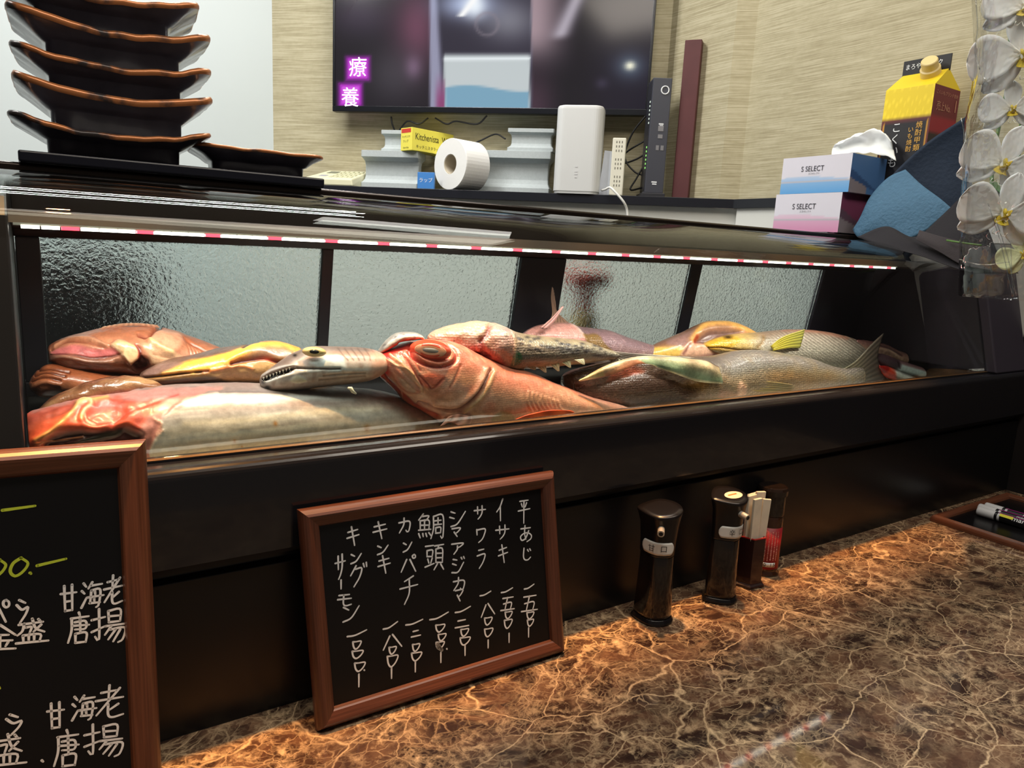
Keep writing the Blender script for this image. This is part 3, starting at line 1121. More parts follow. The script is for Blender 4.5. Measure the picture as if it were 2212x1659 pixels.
# dark modem slab
off = 0.0
Mm = shelf_frame(1390, off - 0.02) @ Matrix.Rotation(math.radians(12), 4, 'Z')
u = upp(off, 1410)
h = (sz(1425, 172, off - 0.05) - SZ)
md = mthing('modem', 'tall dark grey modem with sockets on its face beside the maroon folder', 'modem', Mm)
dk = pm('modem_grey', (66, 68, 78), 0.45)
w = 44 * u
G().box((0.004, 0, 0.012), (w, 0.085, h), Mm).build('body', dk, md, bevel=0.002)
G().box((-0.006, -0.01, 0), (w + 0.004, 0.09, 0.012), Mm).build('stand', pm('modem_stand', (44, 45, 52), 0.5), md, bevel=0.002)
G().box((0.003, 0.012, 0.02), (0.0045, 0.08, h - 0.006), Mm).build('side_panel', pm('modem_side', (48, 49, 56), 0.4), md)
for zz, hh, ww in ((.56, .022, .016), (.50, .016, .014), (.40, .020, .008), (.40, .020, -.006)):
    G().box((w * .62 - ww / 2 if abs(ww) > .01 else w * .55 + ww, -0.001, h * zz), ((w * .62 + ww / 2) if abs(ww) > .01 else w * .55 + ww + .009, 0.002, h * zz + hh * .7), Mm).build(
        'socket', pm('socket_metal', (150, 150, 156), 0.35, metal=0.5), md)
G().tube([Mm @ Vector((w * .68 + 0.011 * math.cos(a), -0.0008, h * .90 + 0.011 * math.sin(a))) for a in [i * 2 * math.pi / 20 for i in range(21)]], 0.0018, 6).build(
    'emblem', pm('print_white', (236, 240, 244), 0.5), md)
g = G()
for zz, xx, ww in ((.615, .62, .014), (.60, .64, .010), (.125, .50, .016), (.108, .52, .013)):
    g.box((w * xx - ww / 2, -0.0006, h * zz), (w * xx + ww / 2, 0.001, h * zz + .0035), Mm)
tag(g.build('printed_marks', pm('print_white', (236, 240, 244), 0.5), md), None, None, kind='stuff')
gled = pm('led_green', (150, 220, 120), 0.4, emit=(140, 230, 110), estr=0.8)
wled = pm('led_pale', (220, 232, 224), 0.4, emit=(210, 230, 215), estr=0.5)
for i in range(12):
    zz = (.80 - i * .035) if i < 6 else (.42 - (i - 6) * .035)
    G().box((0.0015, 0.014, h * zz), (0.0046, 0.020, h * zz + 0.005), Mm).build('indicator_lamp', wled if i < 6 else gled, md)
# maroon folder
off = -0.01
Mf = shelf_frame(1452, off - 0.05) @ Matrix.Rotation(math.radians(-10), 4, 'Z')
u = upp(off - 0.03, 1460)
h = sz(1478, 82, off - 0.03) - SZ
mf = G().box((0.0, 0, 0), (36 * u, 0.05, h), Mf)
tag(mf.build('menu_folder', pm('folder_maroon', (88, 46, 48), 0.55, var=.08, vscale=20), bevel=0.002), 'tall maroon folder standing upright at the right end of the shelf', 'folder')
# black cables behind the things on the shelf
black_cable = pm('cable_black', (20, 20, 22), 0.5)


def cable(px, label, r=0.0028):
    P = [onshelf(x, y, o) for x, y, o in px]
    tag(G().tube([Vector(p) for p in cr([list(p) for p in P], 36)], r, 6).build('power_cable', black_cable, smooth=True), label, 'cable')


cable([(1395, 250, -.09), (1365, 290, -.10), (1350, 340, -.11), (1372, 372, -.10), (1398, 380, -.09)], 'black cable looping from the top of the modem side')
cable([(1400, 300, -.1), (1352, 330, -.12), (1345, 352, -.12), (1372, 345, -.11), (1398, 330, -.10)], 'black cable loop tight behind the power strip')
cable([(1398, 345, -.1), (1375, 385, -.09), (1362, 410, -.08), (1392, 404, -.07)], 'black cable dropping to the shelf beside the modem foot')
cable([(845, 252, -.12), (848, 270, -.12), (858, 285, -.13), (880, 262, -.12), (905, 268, -.12), (925, 255, -.12)], 'black cable hanging under the left of the television')
cable([(940, 255, -.12), (965, 268, -.12), (985, 262, -.12), (1030, 268, -.12), (1052, 250, -.11)], 'black cable hanging under the middle of the television')
cable([(1000, 320, -.13), (1035, 305, -.13), (1070, 290, -.14), (1092, 300, -.13)], 'black cable lying between the two foam stacks')

# ================================================================== PLATES ON THE CASE
PY = 0.345
glaze = pm('dark_glaze', (86, 84, 94), 0.28, coat=0.5, var=.25, vscale=40, bump=.12, bscale=45)
tray = G().box((ony(40, 350, 0.30).x, 0.283, 0.5238), (ony(692, 410, 0.30).x, 0.43, 0.5355)).build('serving_board', pm('navy_lacquer', (18, 20, 32), 0.3), bevel=0.002)
tag(tray, 'flat black lacquered board lying across the top rear of the case under the plates', 'board')


def m_rim():
    m, t, b = nt('bronze_rim')
    tc = t.nodes.new('ShaderNodeTexCoord')
    n = t.nodes.new('ShaderNodeTexNoise'); n.inputs['Scale'].default_value = 26; n.inputs['Detail'].default_value = 5
    t.links.new(tc.outputs['Object'], n.inputs[0])
    r = t.nodes.new('ShaderNodeValToRGB')
    r.color_ramp.elements[0].position = 0.40; r.color_ramp.elements[0].color = (*lin((62, 56, 56)), 1)
    r.color_ramp.elements[1].position = 0.50; r.color_ramp.elements[1].color = (*lin((186, 120, 74)), 1)
    t.links.new(n.outputs[0], r.inputs[0]); t.links.new(r.outputs[0], b.inputs['Base Color'])
    b.inputs['Roughness'].default_value = 0.3; b.inputs['Metallic'].default_value = 0.35
    return m


rim_mat = m_rim()


def plate(name, label, cx, cy, zb, hx, hy, fx, fy, hgt, sag, yaw=0.0, group=None, seed=0):
    """rectangular deep plate: upright foot, flared walls, rim that dips in the middle of each long side"""
    t = thing(name, label, 'plate', (cx, cy, zb), yaw, group)
    rnd = random.Random(seed)
    N = 96

    def ring(ax, ay, z, dip, wob=0.0):
        o = []
        for k in range(N):
            a = 2 * math.pi * k / N + math.pi / 4
            c, s = math.cos(a), math.sin(a)
            m = max(abs(c), abs(s))
            x, y = c / m * ax, s / m * ay
            # soften the corners
            q = (abs(c) ** 8 + abs(s) ** 8) ** (1 / 8)
            x, y = c / q * ax, s / q * ay
            e = (abs(x) / ax) ** 2
            zz = z - dip * (1 - e) + wob * noise.noise(Vector((x * 40, y * 40, seed * 3.1)))
            o.append(Vector((x, y, zz)))
        return o
    rings = [ring(fx * .88, fy * .88, 0.000, 0), ring(fx * .93, fy * .93, 0.0, 0), ring(fx, fy, 0.003, 0), ring(fx * 1.01, fy * 1.01, hgt * .40, 0),
             ring(fx * 1.04 + .002, fy * 1.05 + .003, hgt * .46, sag * .15, .001), ring(hx * .84, hy * .90, hgt * .66, sag * .55, .0015), ring(hx * .955, hy * .965, hgt * .82, sag * .9, .002),
             ring(hx * .985, hy * .985, hgt * .86, sag, .0025)]
    top = [ring(hx * .985, hy * .985, hgt * .86, sag, .0025), ring(hx, hy, hgt * .90, sag, .003), ring(hx * 1.0, hy * 1.0, hgt * .95, sag, .003), ring(hx * .985, hy * .975, hgt, sag, .003), ring(hx * .945, hy * .93, hgt * .985, sag, .003)]
    inn = [ring(hx * .945, hy * .93, hgt * .985, sag, .003), ring(hx * .86, hy * .82, hgt * .82, sag * .6, .002), ring(fx * .9, fy * .85, hgt * .62, 0), ring(fx * .4, fy * .4, hgt * .60, 0)]

    def skin(R, nm, mat, capb=False, capt=False):
        v = [p for r in R for p in r]
        f = [(i * N + k, i * N + (k + 1) % N, (i + 1) * N + (k + 1) % N, (i + 1) * N + k) for i in range(len(R) - 1) for k in range(N)]
        if capb:
            f.append(tuple(range(N))[::-1])
        if capt:
            f.append(tuple(range((len(R) - 1) * N, len(R) * N)))
        return mesh_from(nm, v, f, mat, smooth=True, parent=t, world=False)
    skin(rings, 'outer_wall', glaze, capb=True)
    skin(top, 'rim', rim_mat)
    skin(inn, 'inside', glaze, capt=True)
    return t


# stack: each rim given by its photo pixels (left tip, right tip, y of right tip)
PYF = 0.300
ranks = ['lowest plate of the dark stack, its foot on the black board', 'second plate from the bottom of the dark stack', 'middle plate of the dark stack with bronze patches on its rim',
         'second plate from the top, with a mostly black rim', 'topmost plate of the dark stack with a bronze rim']
tips = [(30, 472, 288), (38, 474, 212), (37, 474, 152), (27, 471, 80), (5, 450, 12)]
zb = 0.5356
zs_ = []
for i, (xl, xr, yr) in enumerate(tips):
    a, b = ony(xl, yr - 30, PYF), ony(xr, yr, PYF)
    hx = (b.x - a.x) / 2
    cx = (a.x + b.x) / 2 - 0.004
    zr = b.z
    zs_.append((cx, hx, zr))
for i, (cx, hx, zr) in enumerate(zs_):
    z0 = zb if i == 0 else zs_[i - 1][2] - .0175
    hh = zr - z0
    plate('plate', 'dark glazed rectangular ' + ranks[i], cx, PYF + 0.062, z0, hx, 0.075, hx * .66, 0.052, hh, 0.016, math.radians((-3, -2, -4, -3, -5)[i]), 'dark rectangular plates stacked on the case', i)
a, b = ony(430, 330, PYF - .005), ony(712, 345, PYF - .005)
plate('small_dish', 'small dark square dish with thin bronze rim right of the plate stack', (a.x + b.x) / 2, PYF + 0.052, 0.5356, (b.x - a.x) / 2, 0.055, (b.x - a.x) / 2 * .70, 0.036, ony(570, 322, PYF).z - 0.5356, 0.001,
      math.radians(-6), None, 11)


# ================================================================== RIGHT END: TISSUE BOXES, CARTON, ORCHID
def painted_box(name, a, b, colfn, parent, n=26, rough=0.5):
    """box whose faces carry printed colours: colfn(face, u, v) -> sRGB; faces: -x (u along y), -y (u along x), z+"""
    (x0, y0, z0), (x1, y1, z1) = a, b
    defs = {'-x': ((x0, y1, z0), (0, y0 - y1, 0), (0, 0, z1 - z0)), '-y': ((x0, y0, z0), (x1 - x0, 0, 0), (0, 0, z1 - z0)),
            '+x': ((x1, y0, z0), (0, y1 - y0, 0), (0, 0, z1 - z0)), '+y': ((x1, y1, z0), (x0 - x1, 0, 0), (0, 0, z1 - z0)),
            '+z': ((x0, y0, z1), (x1 - x0, 0, 0), (0, y1 - y0, 0)), '-z': ((x0, y0, z0), (x1 - x0, 0, 0), (0, y1 - y0, 0))}
    V, F, Cc = [], [], []
    for k, (o, du, dv) in defs.items():
        base = len(V)
        for i in range(n):
            for j in range(n):
                s, t = i / (n - 1), j / (n - 1)
                V.append(Vector(o) + Vector(du) * s + Vector(dv) * t)
                Cc.append(colfn(k, s, t))
        F += [(base + i * n + j, base + (i + 1) * n + j, base + (i + 1) * n + j + 1, base + i * n + j + 1) for i in range(n - 1) for j in range(n - 1)]
    return mesh_from(name, V, F, m_vcol('printed_card', rough=rough), parent=parent, cols=lin(np.array(Cc)))


BX = 1.40
tag(G().box((1.375, 0.3135, 0.500), (WX - 0.003, 0.52, 0.5275)).build('side_ledge', BLACK_SATIN, bevel=0.002), 'black ledge behind the right end of the case carrying the tissue boxes', 'ledge')


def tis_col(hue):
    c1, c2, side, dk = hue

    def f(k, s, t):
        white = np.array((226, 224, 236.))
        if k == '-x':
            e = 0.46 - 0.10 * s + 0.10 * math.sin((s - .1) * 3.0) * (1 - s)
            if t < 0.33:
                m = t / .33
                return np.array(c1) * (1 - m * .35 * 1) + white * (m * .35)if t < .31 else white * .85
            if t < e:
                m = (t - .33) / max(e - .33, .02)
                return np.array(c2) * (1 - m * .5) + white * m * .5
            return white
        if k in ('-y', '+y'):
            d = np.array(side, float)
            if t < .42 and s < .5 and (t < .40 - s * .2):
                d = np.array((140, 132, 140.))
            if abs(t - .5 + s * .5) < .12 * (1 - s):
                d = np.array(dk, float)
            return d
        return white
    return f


grp = None
pz0 = 0.5277
pa, pb = onx(1820, 418, BX), onx(1677, 424, BX)
ba, bb = onx(1843, 330, BX), onx(1693, 343, BX)
pink_top = (onx(1820, 417, BX).z + onx(1843, 412, BX).z) / 2
pk = thing('tissue_box', 'pink and white tissue box under the blue one at the right end of the case', 'tissue box', (BX + .12, (pa.y + pb.y) / 2, pz0))
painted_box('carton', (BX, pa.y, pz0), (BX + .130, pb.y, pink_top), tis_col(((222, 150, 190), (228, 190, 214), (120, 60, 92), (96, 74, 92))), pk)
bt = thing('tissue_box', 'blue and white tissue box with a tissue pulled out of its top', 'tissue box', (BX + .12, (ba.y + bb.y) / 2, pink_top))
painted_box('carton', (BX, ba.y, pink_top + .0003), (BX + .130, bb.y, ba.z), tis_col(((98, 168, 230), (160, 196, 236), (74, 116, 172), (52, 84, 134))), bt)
ink = pm('print_grey', (66, 66, 76), 0.5)
for t_, a_, b_, z0_, z1_ in ((pk, pa, pb, pz0, pink_top), (bt, ba, bb, pink_top, ba.z)):
    h = z1_ - z0_
    w = b_.y - a_.y
    lettering('brand_lettering', [('S SELECT', w * .46, h * .66, h * .20, .9), ('エスセレクト', w * .49, h * .53, h * .06)],
              (BX, b_.y, z0_), (0, -1, 0), (0, 0, 1), ink, t_, lift=.0008)
# tissue pulled out
rows = []
cy_ = (ba.y + bb.y) / 2 - 0.03
pts_t = [[(1798, 332), (1800, 318), (1830, 300), (1868, 288), (1900, 292), (1925, 300), (1934, 340)]]
r0 = [onx(x, y, BX + .10) for x, y in ((1796, 338), (1825, 336), (1855, 334), (1885, 334), (1912, 338), (1936, 348))]
r1 = [onx(x, y, BX + .115) for x, y in ((1798, 322), (1822, 308), (1850, 304), (1880, 312), (1910, 306), (1930, 322))]
r2 = [onx(x, y, BX + .10) for x, y in ((1808, 312), (1830, 300), (1858, 290), (1878, 283), (1908, 288), (1926, 302))]
r3 = [onx(x, y, BX + .13) for x, y in ((1812, 312), (1836, 300), (1862, 296), (1882, 288), (1906, 294), (1922, 306))]
r4 = [onx(x, y, BX + .15) for x, y in ((1815, 336), (1840, 330), (1865, 326), (1890, 326), (1910, 330), (1930, 340))]
v, f, _ = sheet([r0, r1, r2, r3, r4], 30, 24)
v = [Vector(p) + Vector((0.006, 0.004, 0.007)) * noise.noise(Vector(p) * 45) + Vector((.3, .3, 1)) * .005 * abs(noise.noise(Vector(p) * 70)) for p in v]
mesh_from('tissue', v, f, pm('tissue_white', (236, 240, 238), 0.9), smooth=True, parent=bt, solid=0.0005)

# yellow shochu carton
KX = 1.535
ka, kb = onx(2021, 180, KX), onx(1915, 192, KX)
kz0, kz1 = 0.5165, ka.z
kw = kb.y - ka.y
kc = thing('drink_carton', 'yellow and black gable top drink carton with a screw cap', 'carton', (KX + .05, (ka.y + kb.y) / 2, kz0))
kdepth = 0.105


def kcol(k, s, t):
    zz = kz0 + t * (kz1 - kz0)
    yel_ = np.array((236, 208, 40.)); blk = np.array((28, 28, 34.)); mar = np.array((112, 42, 52.)); gold = np.array((206, 150, 52.))
    split = 0.80
    if k == '-x':
        if t > split:
            return yel_ + (14 if (math.sin(s * 40) * math.sin(t * 90) > .55) else 0)
        e = min(s, 1 - s, (split - t) * 2.4)
        if e < .03:
            return np.array((96, 40, 40.))
        if e < .065:
            return gold
        return blk
    if k == '-y':
        if t > .80:
            return mar
        if t > .70:
            return np.array((150, 40, 56.))
        return np.array((52, 40, 44.))
    return yel_


painted_box('carton_body', (KX, ka.y, kz0), (KX + kdepth, kb.y, kz1), kcol, kc, n=40)
ridge = onx(1985, 128, KX + kdepth / 2).z
yc0, yc1 = ka.y, kb.y
zf = kz1
xm = KX + kdepth / 2
gz = onx(1985, 158, xm).z
vv = [(KX, yc0, zf), (KX, yc1, zf), (KX + kdepth, yc1, zf), (KX + kdepth, yc0, zf), (xm, yc0 + .004, gz), (xm, yc1 - .004, gz)]
mesh_from('gable', [Vector(p) for p in vv], [(0, 1, 5, 4), (2, 3, 4, 5), (0, 4, 3), (1, 2, 5), (0, 3, 2, 1)], pm('carton_gold', (232, 204, 44), 0.4), parent=kc)
G().box((xm - .0015, yc0 + .002, gz - .004), (xm + .0015, yc1 - .002, ridge)).build('top_fin', pm('fin_black', (30, 30, 34), 0.45), kc)
capc = Vector((KX + kdepth * .30, yc0 + kw * .30, gz - .004))
ndir = Vector((-1, -0.25, 0.9)).normalized()
MC = Matrix.Translation(capc) @ ndir.to_track_quat('Z', 'Y').to_matrix().to_4x4()
g = G().lathe([(.020, -.01), (.020, .006), (.0165, .008), (.0165, .024), (.015, .026)], 40, MC)
g.build('screw_cap', pm('cap_cream', (222, 200, 142), 0.45), kc, bevel=.0006)
gold_i = pm('print_gold', (226, 176, 84), 0.45)
wht_i = pm('print_white', (236, 240, 244), 0.5)
H_ = kz1 - kz0
lettering('front_title', [('こくいも', kw * .34, H_ * .745, .0235, .95, True)], (KX, kb.y, kz0), (0, -1, 0), (0, 0, 1), wht_i, kc, lift=.0009)
lettering('front_lettering', [('焼酎甲類', kw * .80, H_ * .75, .0150, 1, True), ('いも焼酎', kw * .64, H_ * .725, .0128, 1, True)], (KX, kb.y, kz0), (0, -1, 0), (0, 0, 1), gold_i, kc, lift=.0009)
lettering('side_lettering', [('こくいもブランド合計', kdepth * .5, H_ * .955, .009), ('売上No.', kdepth * .42, H_ * .87, .021, .8), ('1', kdepth * .88, H_ * .89, .036), ('い', kdepth * .5, H_ * .6, .032)],
          (KX, ka.y, kz0), (1, 0, 0), (0, 0, 1), pm('print_rose', (196, 140, 120), 0.5), kc, lift=.0009)
lettering('fin_lettering', [('まろやかなコク', kw * .45, (ridge - gz) * .5, .013, .9)], (xm - .0015, yc1, gz), (0, -1, 0), (0, 0, 1), wht_i, kc, lift=.0006)
# ================================================================== ORCHID
def pet(pts_w, L_, cup, curl, M, nu=14, nv=9):
    """petal: half-widths along its length; local x = along, y = across, z = out of the flower"""
    W_ = cr([[a, b] for a, b in pts_w], nu)
    v = []
    for i in range(nu):
        x, hw = W_[i]
        for j in range(nv):
            s = -1 + 2 * j / (nv - 1)
            z = cup * s * s * hw + curl * x * x / L_ + 0.0012 * math.sin(s * 9 + x * 300)
            v.append(M @ Vector((x, s * hw, z)))
    f = [(i * nv + j, (i + 1) * nv + j, (i + 1) * nv + j + 1, i * nv + j + 1) for i in range(nu - 1) for j in range(nv - 1)]
    return v, f


petal_white = pm('petal_white', (250, 250, 250), 0.55, bump=.08, bscale=120, sss=0.15)
petal_lime = pm('petal_lime', (222, 226, 176), 0.55, bump=.08, bscale=120)
lip_mat = pm('lip_yellow', (214, 186, 46), 0.45, var=.35, vscale=160)
lip_white = pm('lip_white', (240, 238, 226), 0.45)
stem_green = pm('stem_green', (92, 128, 66), 0.45)
orchid = thing('potted_orchid', 'white orchid with yellow centres arching beside the right end of the case', 'orchid', (1.585, 0.06, 0.5165))


def flower(px, py, X, scale, roll, mat, parent, face=(-0.80, -0.58, -0.05), name='flower'):
    c = onx(px + 16, py, X)
    z = Vector(face).normalized()
    q = z.to_track_quat('Z', 'Y').to_matrix().to_4x4()
    M = Matrix.Translation(c) @ q @ Matrix.Rotation(math.radians(roll), 4, 'Z') @ Matrix.Scale(scale * 1.04, 4)
    g = G()
    big = [(0.004, .004), (.012, .012), (.026, .024), (.042, .027), (.053, .017), (.057, .002)]
    sep = [(0.002, .003), (.012, .010), (.028, .0145), (.042, .012), (.052, .002)]
    for a, prof, L_, cup, curl, dz in ((90, sep, .052, .18, -.10, -.002), (215, sep, .052, .18, -.10, -.002), (325, sep, .052, .18, -.10, -.002),
                                      (8, big, .057, .10, .06, .001), (172, big, .057, .10, .06, .001)):
        Mp_ = M @ Matrix.Rotation(math.radians(a), 4, 'Z') @ Matrix.Translation((0, 0, dz))
        v, f = pet(prof, L_, cup, curl, Mp_)
        g.add(v, f)
    fo = g.build(name, mat, parent, smooth=True, solid=0.0007)
    g = G()
    lipg = [(0, .004), (.006, .007), (.013, .009), (.019, .005), (.023, .001)]
    v, f = pet(lipg, .023, -.5, .3, M @ Matrix.Rotation(math.radians(270), 4, 'Z') @ Matrix.Rotation(math.radians(-38), 4, 'Y'), 10, 7)
    g.add(v, f)
    for sgn in (1, -1):
        v, f = pet([(0, .003), (.006, .007), (.012, .007), (.016, .001)], .016, .5, .4, M @ Matrix.Rotation(math.radians(270 + 55 * sgn), 4, 'Z') @ Matrix.Rotation(math.radians(-60), 4, 'Y'), 8, 6)
        g.add(v, f)
    g.build('lip', lip_mat, fo, smooth=True, solid=0.0008)
    G().tube([M @ Vector(p) for p in ((0, .0, 0), (0, -.002, .006), (0, -.005, .011))], [.004 * scale, .0045 * scale, .003 * scale], 10).build('column', lip_white, fo, smooth=True)
    for sgn in (1, -1):
        G().tube([M @ Vector(p) for p in ((0, -.020, .012), (sgn * .004, -.026, .013), (sgn * .008, -.026, .016), (sgn * .008, -.022, .018))], .0006 * scale, 5).build('tendril', lip_white, fo, smooth=True)
    return c


OX = 1.18
cs = [flower(2198, 18, OX, 1.0, -10, petal_white, orchid), flower(2196, 118, OX + .01, 1.25, 14, petal_white, orchid, face=(-.8, -.5, -.15)),
      flower(2170, 236, OX + .02, .78, 5, petal_white, orchid), flower(2150, 356, OX - .01, 1.12, -20, petal_white, orchid, face=(-.72, -.68, -.05)),
      flower(2152, 462, OX - .03, 1.12, -12, petal_white, orchid, face=(-.75, -.62, -.1))]
flower(2196, 548, OX + .0, .62, 30, petal_lime, orchid, face=(-.95, -.2, .1), name='bud')
sp_ = [(1.585, 0.06, .53), (1.56, .05, .80), (1.46, .0, 1.02), (1.32, -.06, 1.06)] + [tuple(c + Vector((.035, .03, .0))) for c in cs]
G().tube([Vector(p) for p in cr([list(p) for p in sp_], 60)], .0028, 8).build('stem', stem_green, orchid, smooth=True)
G().tube([(1.585, .065, .5165), (1.60, .06, .70), (1.62, .055, .95)], .002, 8).build('support_stake', pm('stake_green', (60, 110, 60), .4), orchid)
G().lathe([(.040, 0), (.052, .09), (.055, .10), (.055, .11), (.049, .11), (.046, .098), (0.001, .096)], 40, Matrix.Translation((1.588, .065, .5165))).build('pot', pm('pot_white', (225, 225, 222), .35), orchid, smooth=False)
for k, (a, l) in enumerate(((200, .10), (262, .07), (160, .08))):
    Ml = Matrix.Translation((1.588, .065, .62)) @ Matrix.Rotation(math.radians(a), 4, 'Z') @ Matrix.Rotation(math.radians(-35), 4, 'Y')
    v, f = pet([(0, .006), (l * .3, .022), (l * .7, .026), (l, .003)], l, .25, -.9, Ml)
    G().add(v, f).build('leaf', pm('leaf_green', (44, 84, 40), .35), orchid, smooth=True, solid=.0015)

# wrapping papers (each sheet given as curves, photo pixel + plane)
navy = pm('crepe_blue_shaded', (27, 42, 62), 0.8, bump=.5, bscale=140, var=.06, vscale=60)  # navy puts the blue sheet's shade into its colour
steel = pm('crepe_blue_lit', (68, 106, 134), 0.75, bump=1.0, bscale=150, var=.05, vscale=80)  # lighter blue colour for the lit flap of that sheet
felt = pm('felt_plum', (29, 27, 33), 0.85, bump=.2, bscale=300)
taupe = pm('felt_taupe', (58, 53, 56), 0.85, bump=.2, bscale=300)


def psheet(name, rows, mat, label, cat='wrapping paper', nu=30, nv=24, sol=.0008, wr=.003, parent=None, group='papers wrapped round the orchid pot'):
    R = [[onx(x, y, X) for x, y, X in r] for r in rows]
    v, f, uv = sheet(R, nu, nv)
    v = [Vector(p) + Vector((1, .4, .2)) * wr * noise.noise(Vector(p) * 14) for p in v]
    o = mesh_from(name, v, f, mat, smooth=True, solid=sol, parent=parent)
    if parent is None:
        tag(o, label, cat, group)
    return o


psheet('wrapping_paper', [[(1852, 498, 1.46), (1905, 405, 1.48), (1990, 318, 1.50), (2086, 252, 1.52)],
                          [(1868, 505, 1.475), (1930, 420, 1.49), (2010, 350, 1.51), (2090, 300, 1.53)],
                          [(1900, 512, 1.48), (1980, 460, 1.50), (2050, 430, 1.52), (2100, 400, 1.54)],
                          [(1960, 520, 1.49), (2020, 500, 1.51), (2070, 490, 1.53), (2110, 480, 1.55)]], navy, 'shaded part of the blue crepe paper, coloured navy, flaring to a high point behind the orchid')
psheet('wrapping_paper', [[(1842, 496, 1.42), (1858, 470, 1.42), (1880, 425, 1.43), (1918, 384, 1.45), (1956, 366, 1.46)],
                          [(1848, 507, 1.41), (1885, 480, 1.41), (1930, 445, 1.42), (1970, 410, 1.44), (1990, 398, 1.45)],
                          [(1858, 515, 1.41), (1920, 500, 1.41), (1970, 480, 1.42), (2010, 450, 1.43), (2030, 428, 1.44)],
                          [(1880, 518, 1.41), (1940, 520, 1.41), (1990, 505, 1.42), (2030, 475, 1.43), (2058, 452, 1.44)]], steel, 'lit steel blue flap of the same crinkled crepe paper folded forward over the case end', wr=.004)
psheet('wrapping_paper', [[(1852, 512, 1.345), (1915, 489, 1.345), (1975, 512, 1.355), (2030, 470, 1.375), (2100, 400, 1.405)],
                          [(1900, 530, 1.305), (1955, 520, 1.315), (2010, 535, 1.325), (2060, 520, 1.345), (2130, 480, 1.375)],
                          [(1985, 552, 1.295), (2020, 560, 1.305), (2060, 568, 1.315), (2110, 565, 1.335), (2160, 555, 1.365)],
                          [(2050, 575, 1.295), (2078, 584, 1.305), (2110, 590, 1.315), (2150, 590, 1.335), (2200, 590, 1.365)]], felt, 'dark plum felt paper spreading in points over the right end of the case')
psheet('wrapping_paper', [[(1986, 497, 1.320), (2030, 510, 1.320), (2080, 522, 1.325), (2140, 535, 1.335)],
                          [(1982, 508, 1.310), (2030, 530, 1.310), (2080, 550, 1.315), (2140, 560, 1.325)],
                          [(1978, 517, 1.307), (2030, 545, 1.307), (2078, 572, 1.310), (2140, 585, 1.320)]], taupe, 'narrow taupe felt paper strip under the steel blue flap')
tag(G().tube([onx(2045, 519, 1.31), onx(2075, 524, 1.305), onx(2120, 530, 1.30)], .0016, 8).build('green_stick', stem_green, smooth=True), 'thin green stick poking out between the dark papers', 'stick')
# cellophane bag round the flowers
cello = m_clear('cellophane', (251, 253, 254), rough=0.03, boost=1.25, bumps=.8, bscale=24)
CXF, CXB = 1.09, 1.27


def crow(y, xs, dep):
    return [onx(x, y + dy, X) for x, dy, X in xs]


front_rows = [[onx(2096, -40, 1.20), onx(2108, -40, 1.12), onx(2160, -40, 1.08), onx(2240, -40, 1.07), onx(2330, -40, 1.08)],
              [onx(2102, 150, 1.21), onx(2112, 152, 1.12), onx(2160, 150, 1.08), onx(2240, 150, 1.07), onx(2330, 150, 1.08)],
              [onx(2080, 290, 1.21), onx(2090, 290, 1.12), onx(2150, 290, 1.08), onx(2240, 290, 1.07), onx(2330, 290, 1.08)],
              [onx(2074, 450, 1.21), onx(2084, 450, 1.12), onx(2150, 452, 1.085), onx(2240, 450, 1.07), onx(2330, 450, 1.08)],
              [onx(2070, 636, 1.20), onx(2078, 640, 1.14), onx(2130, 644, 1.12), onx(2187, 648, 1.11), onx(2330, 660, 1.10)]]
v, f, _ = sheet(front_rows, 60, 60)
v = [Vector(p) + Vector((.8, .55, .1)) * (.006 * noise.noise(Vector((p[0] * 18, p[1] * 18, p[2] * 7))) + .003 * noise.noise(Vector((p[0] * 60, p[1] * 60, p[2] * 22)))) for p in v]
ce = mesh_from('cellophane_bag', v, f, cello, smooth=True, solid=.0002)
tag(ce, 'clear crinkled cellophane bag hanging around the white orchid flowers', 'cellophane bag')
# sharp crease ridges in the film
g = G()
for pl in (((2108, 0), (2112, 60), (2106, 110), (2116, 150)), ((2118, 160), (2128, 175), (2108, 200)), ((2134, 440), (2160, 520), (2188, 640)), ((2150, 470), (2178, 560), (2196, 640)),
           ((2076, 255), (2083, 300), (2078, 440)), ((2072, 560), (2120, 572), (2180, 566)), ((2183, 520), (2186, 600), (2190, 640))):
    P = [onx(x, y, 1.112) for x, y in pl]
    g.tube([Vector(p) for p in cr([list(p) for p in P], 14)], .0007, 5)
o = g.build('crease', m_clear('cello_crease', (250, 252, 254), rough=.1, boost=6), ce if False else None, smooth=True)
o.parent = ce
tag(o, None, None, kind='stuff')

# ================================================================== CHALK BOARDS AND WRITING
slate = pm('slate_black', (15, 14, 16), 0.28, bump=.02, bscale=40)
wood_b = m_wood('brown_frame_wood', (90, 54, 41))
wood_t = m_wood('orange_frame_wood', (108, 64, 44))
chalk = pm('chalk_white', (240, 242, 244), 0.8)
chalk_y = pm('chalk_yellow', (200, 214, 60), 0.8)

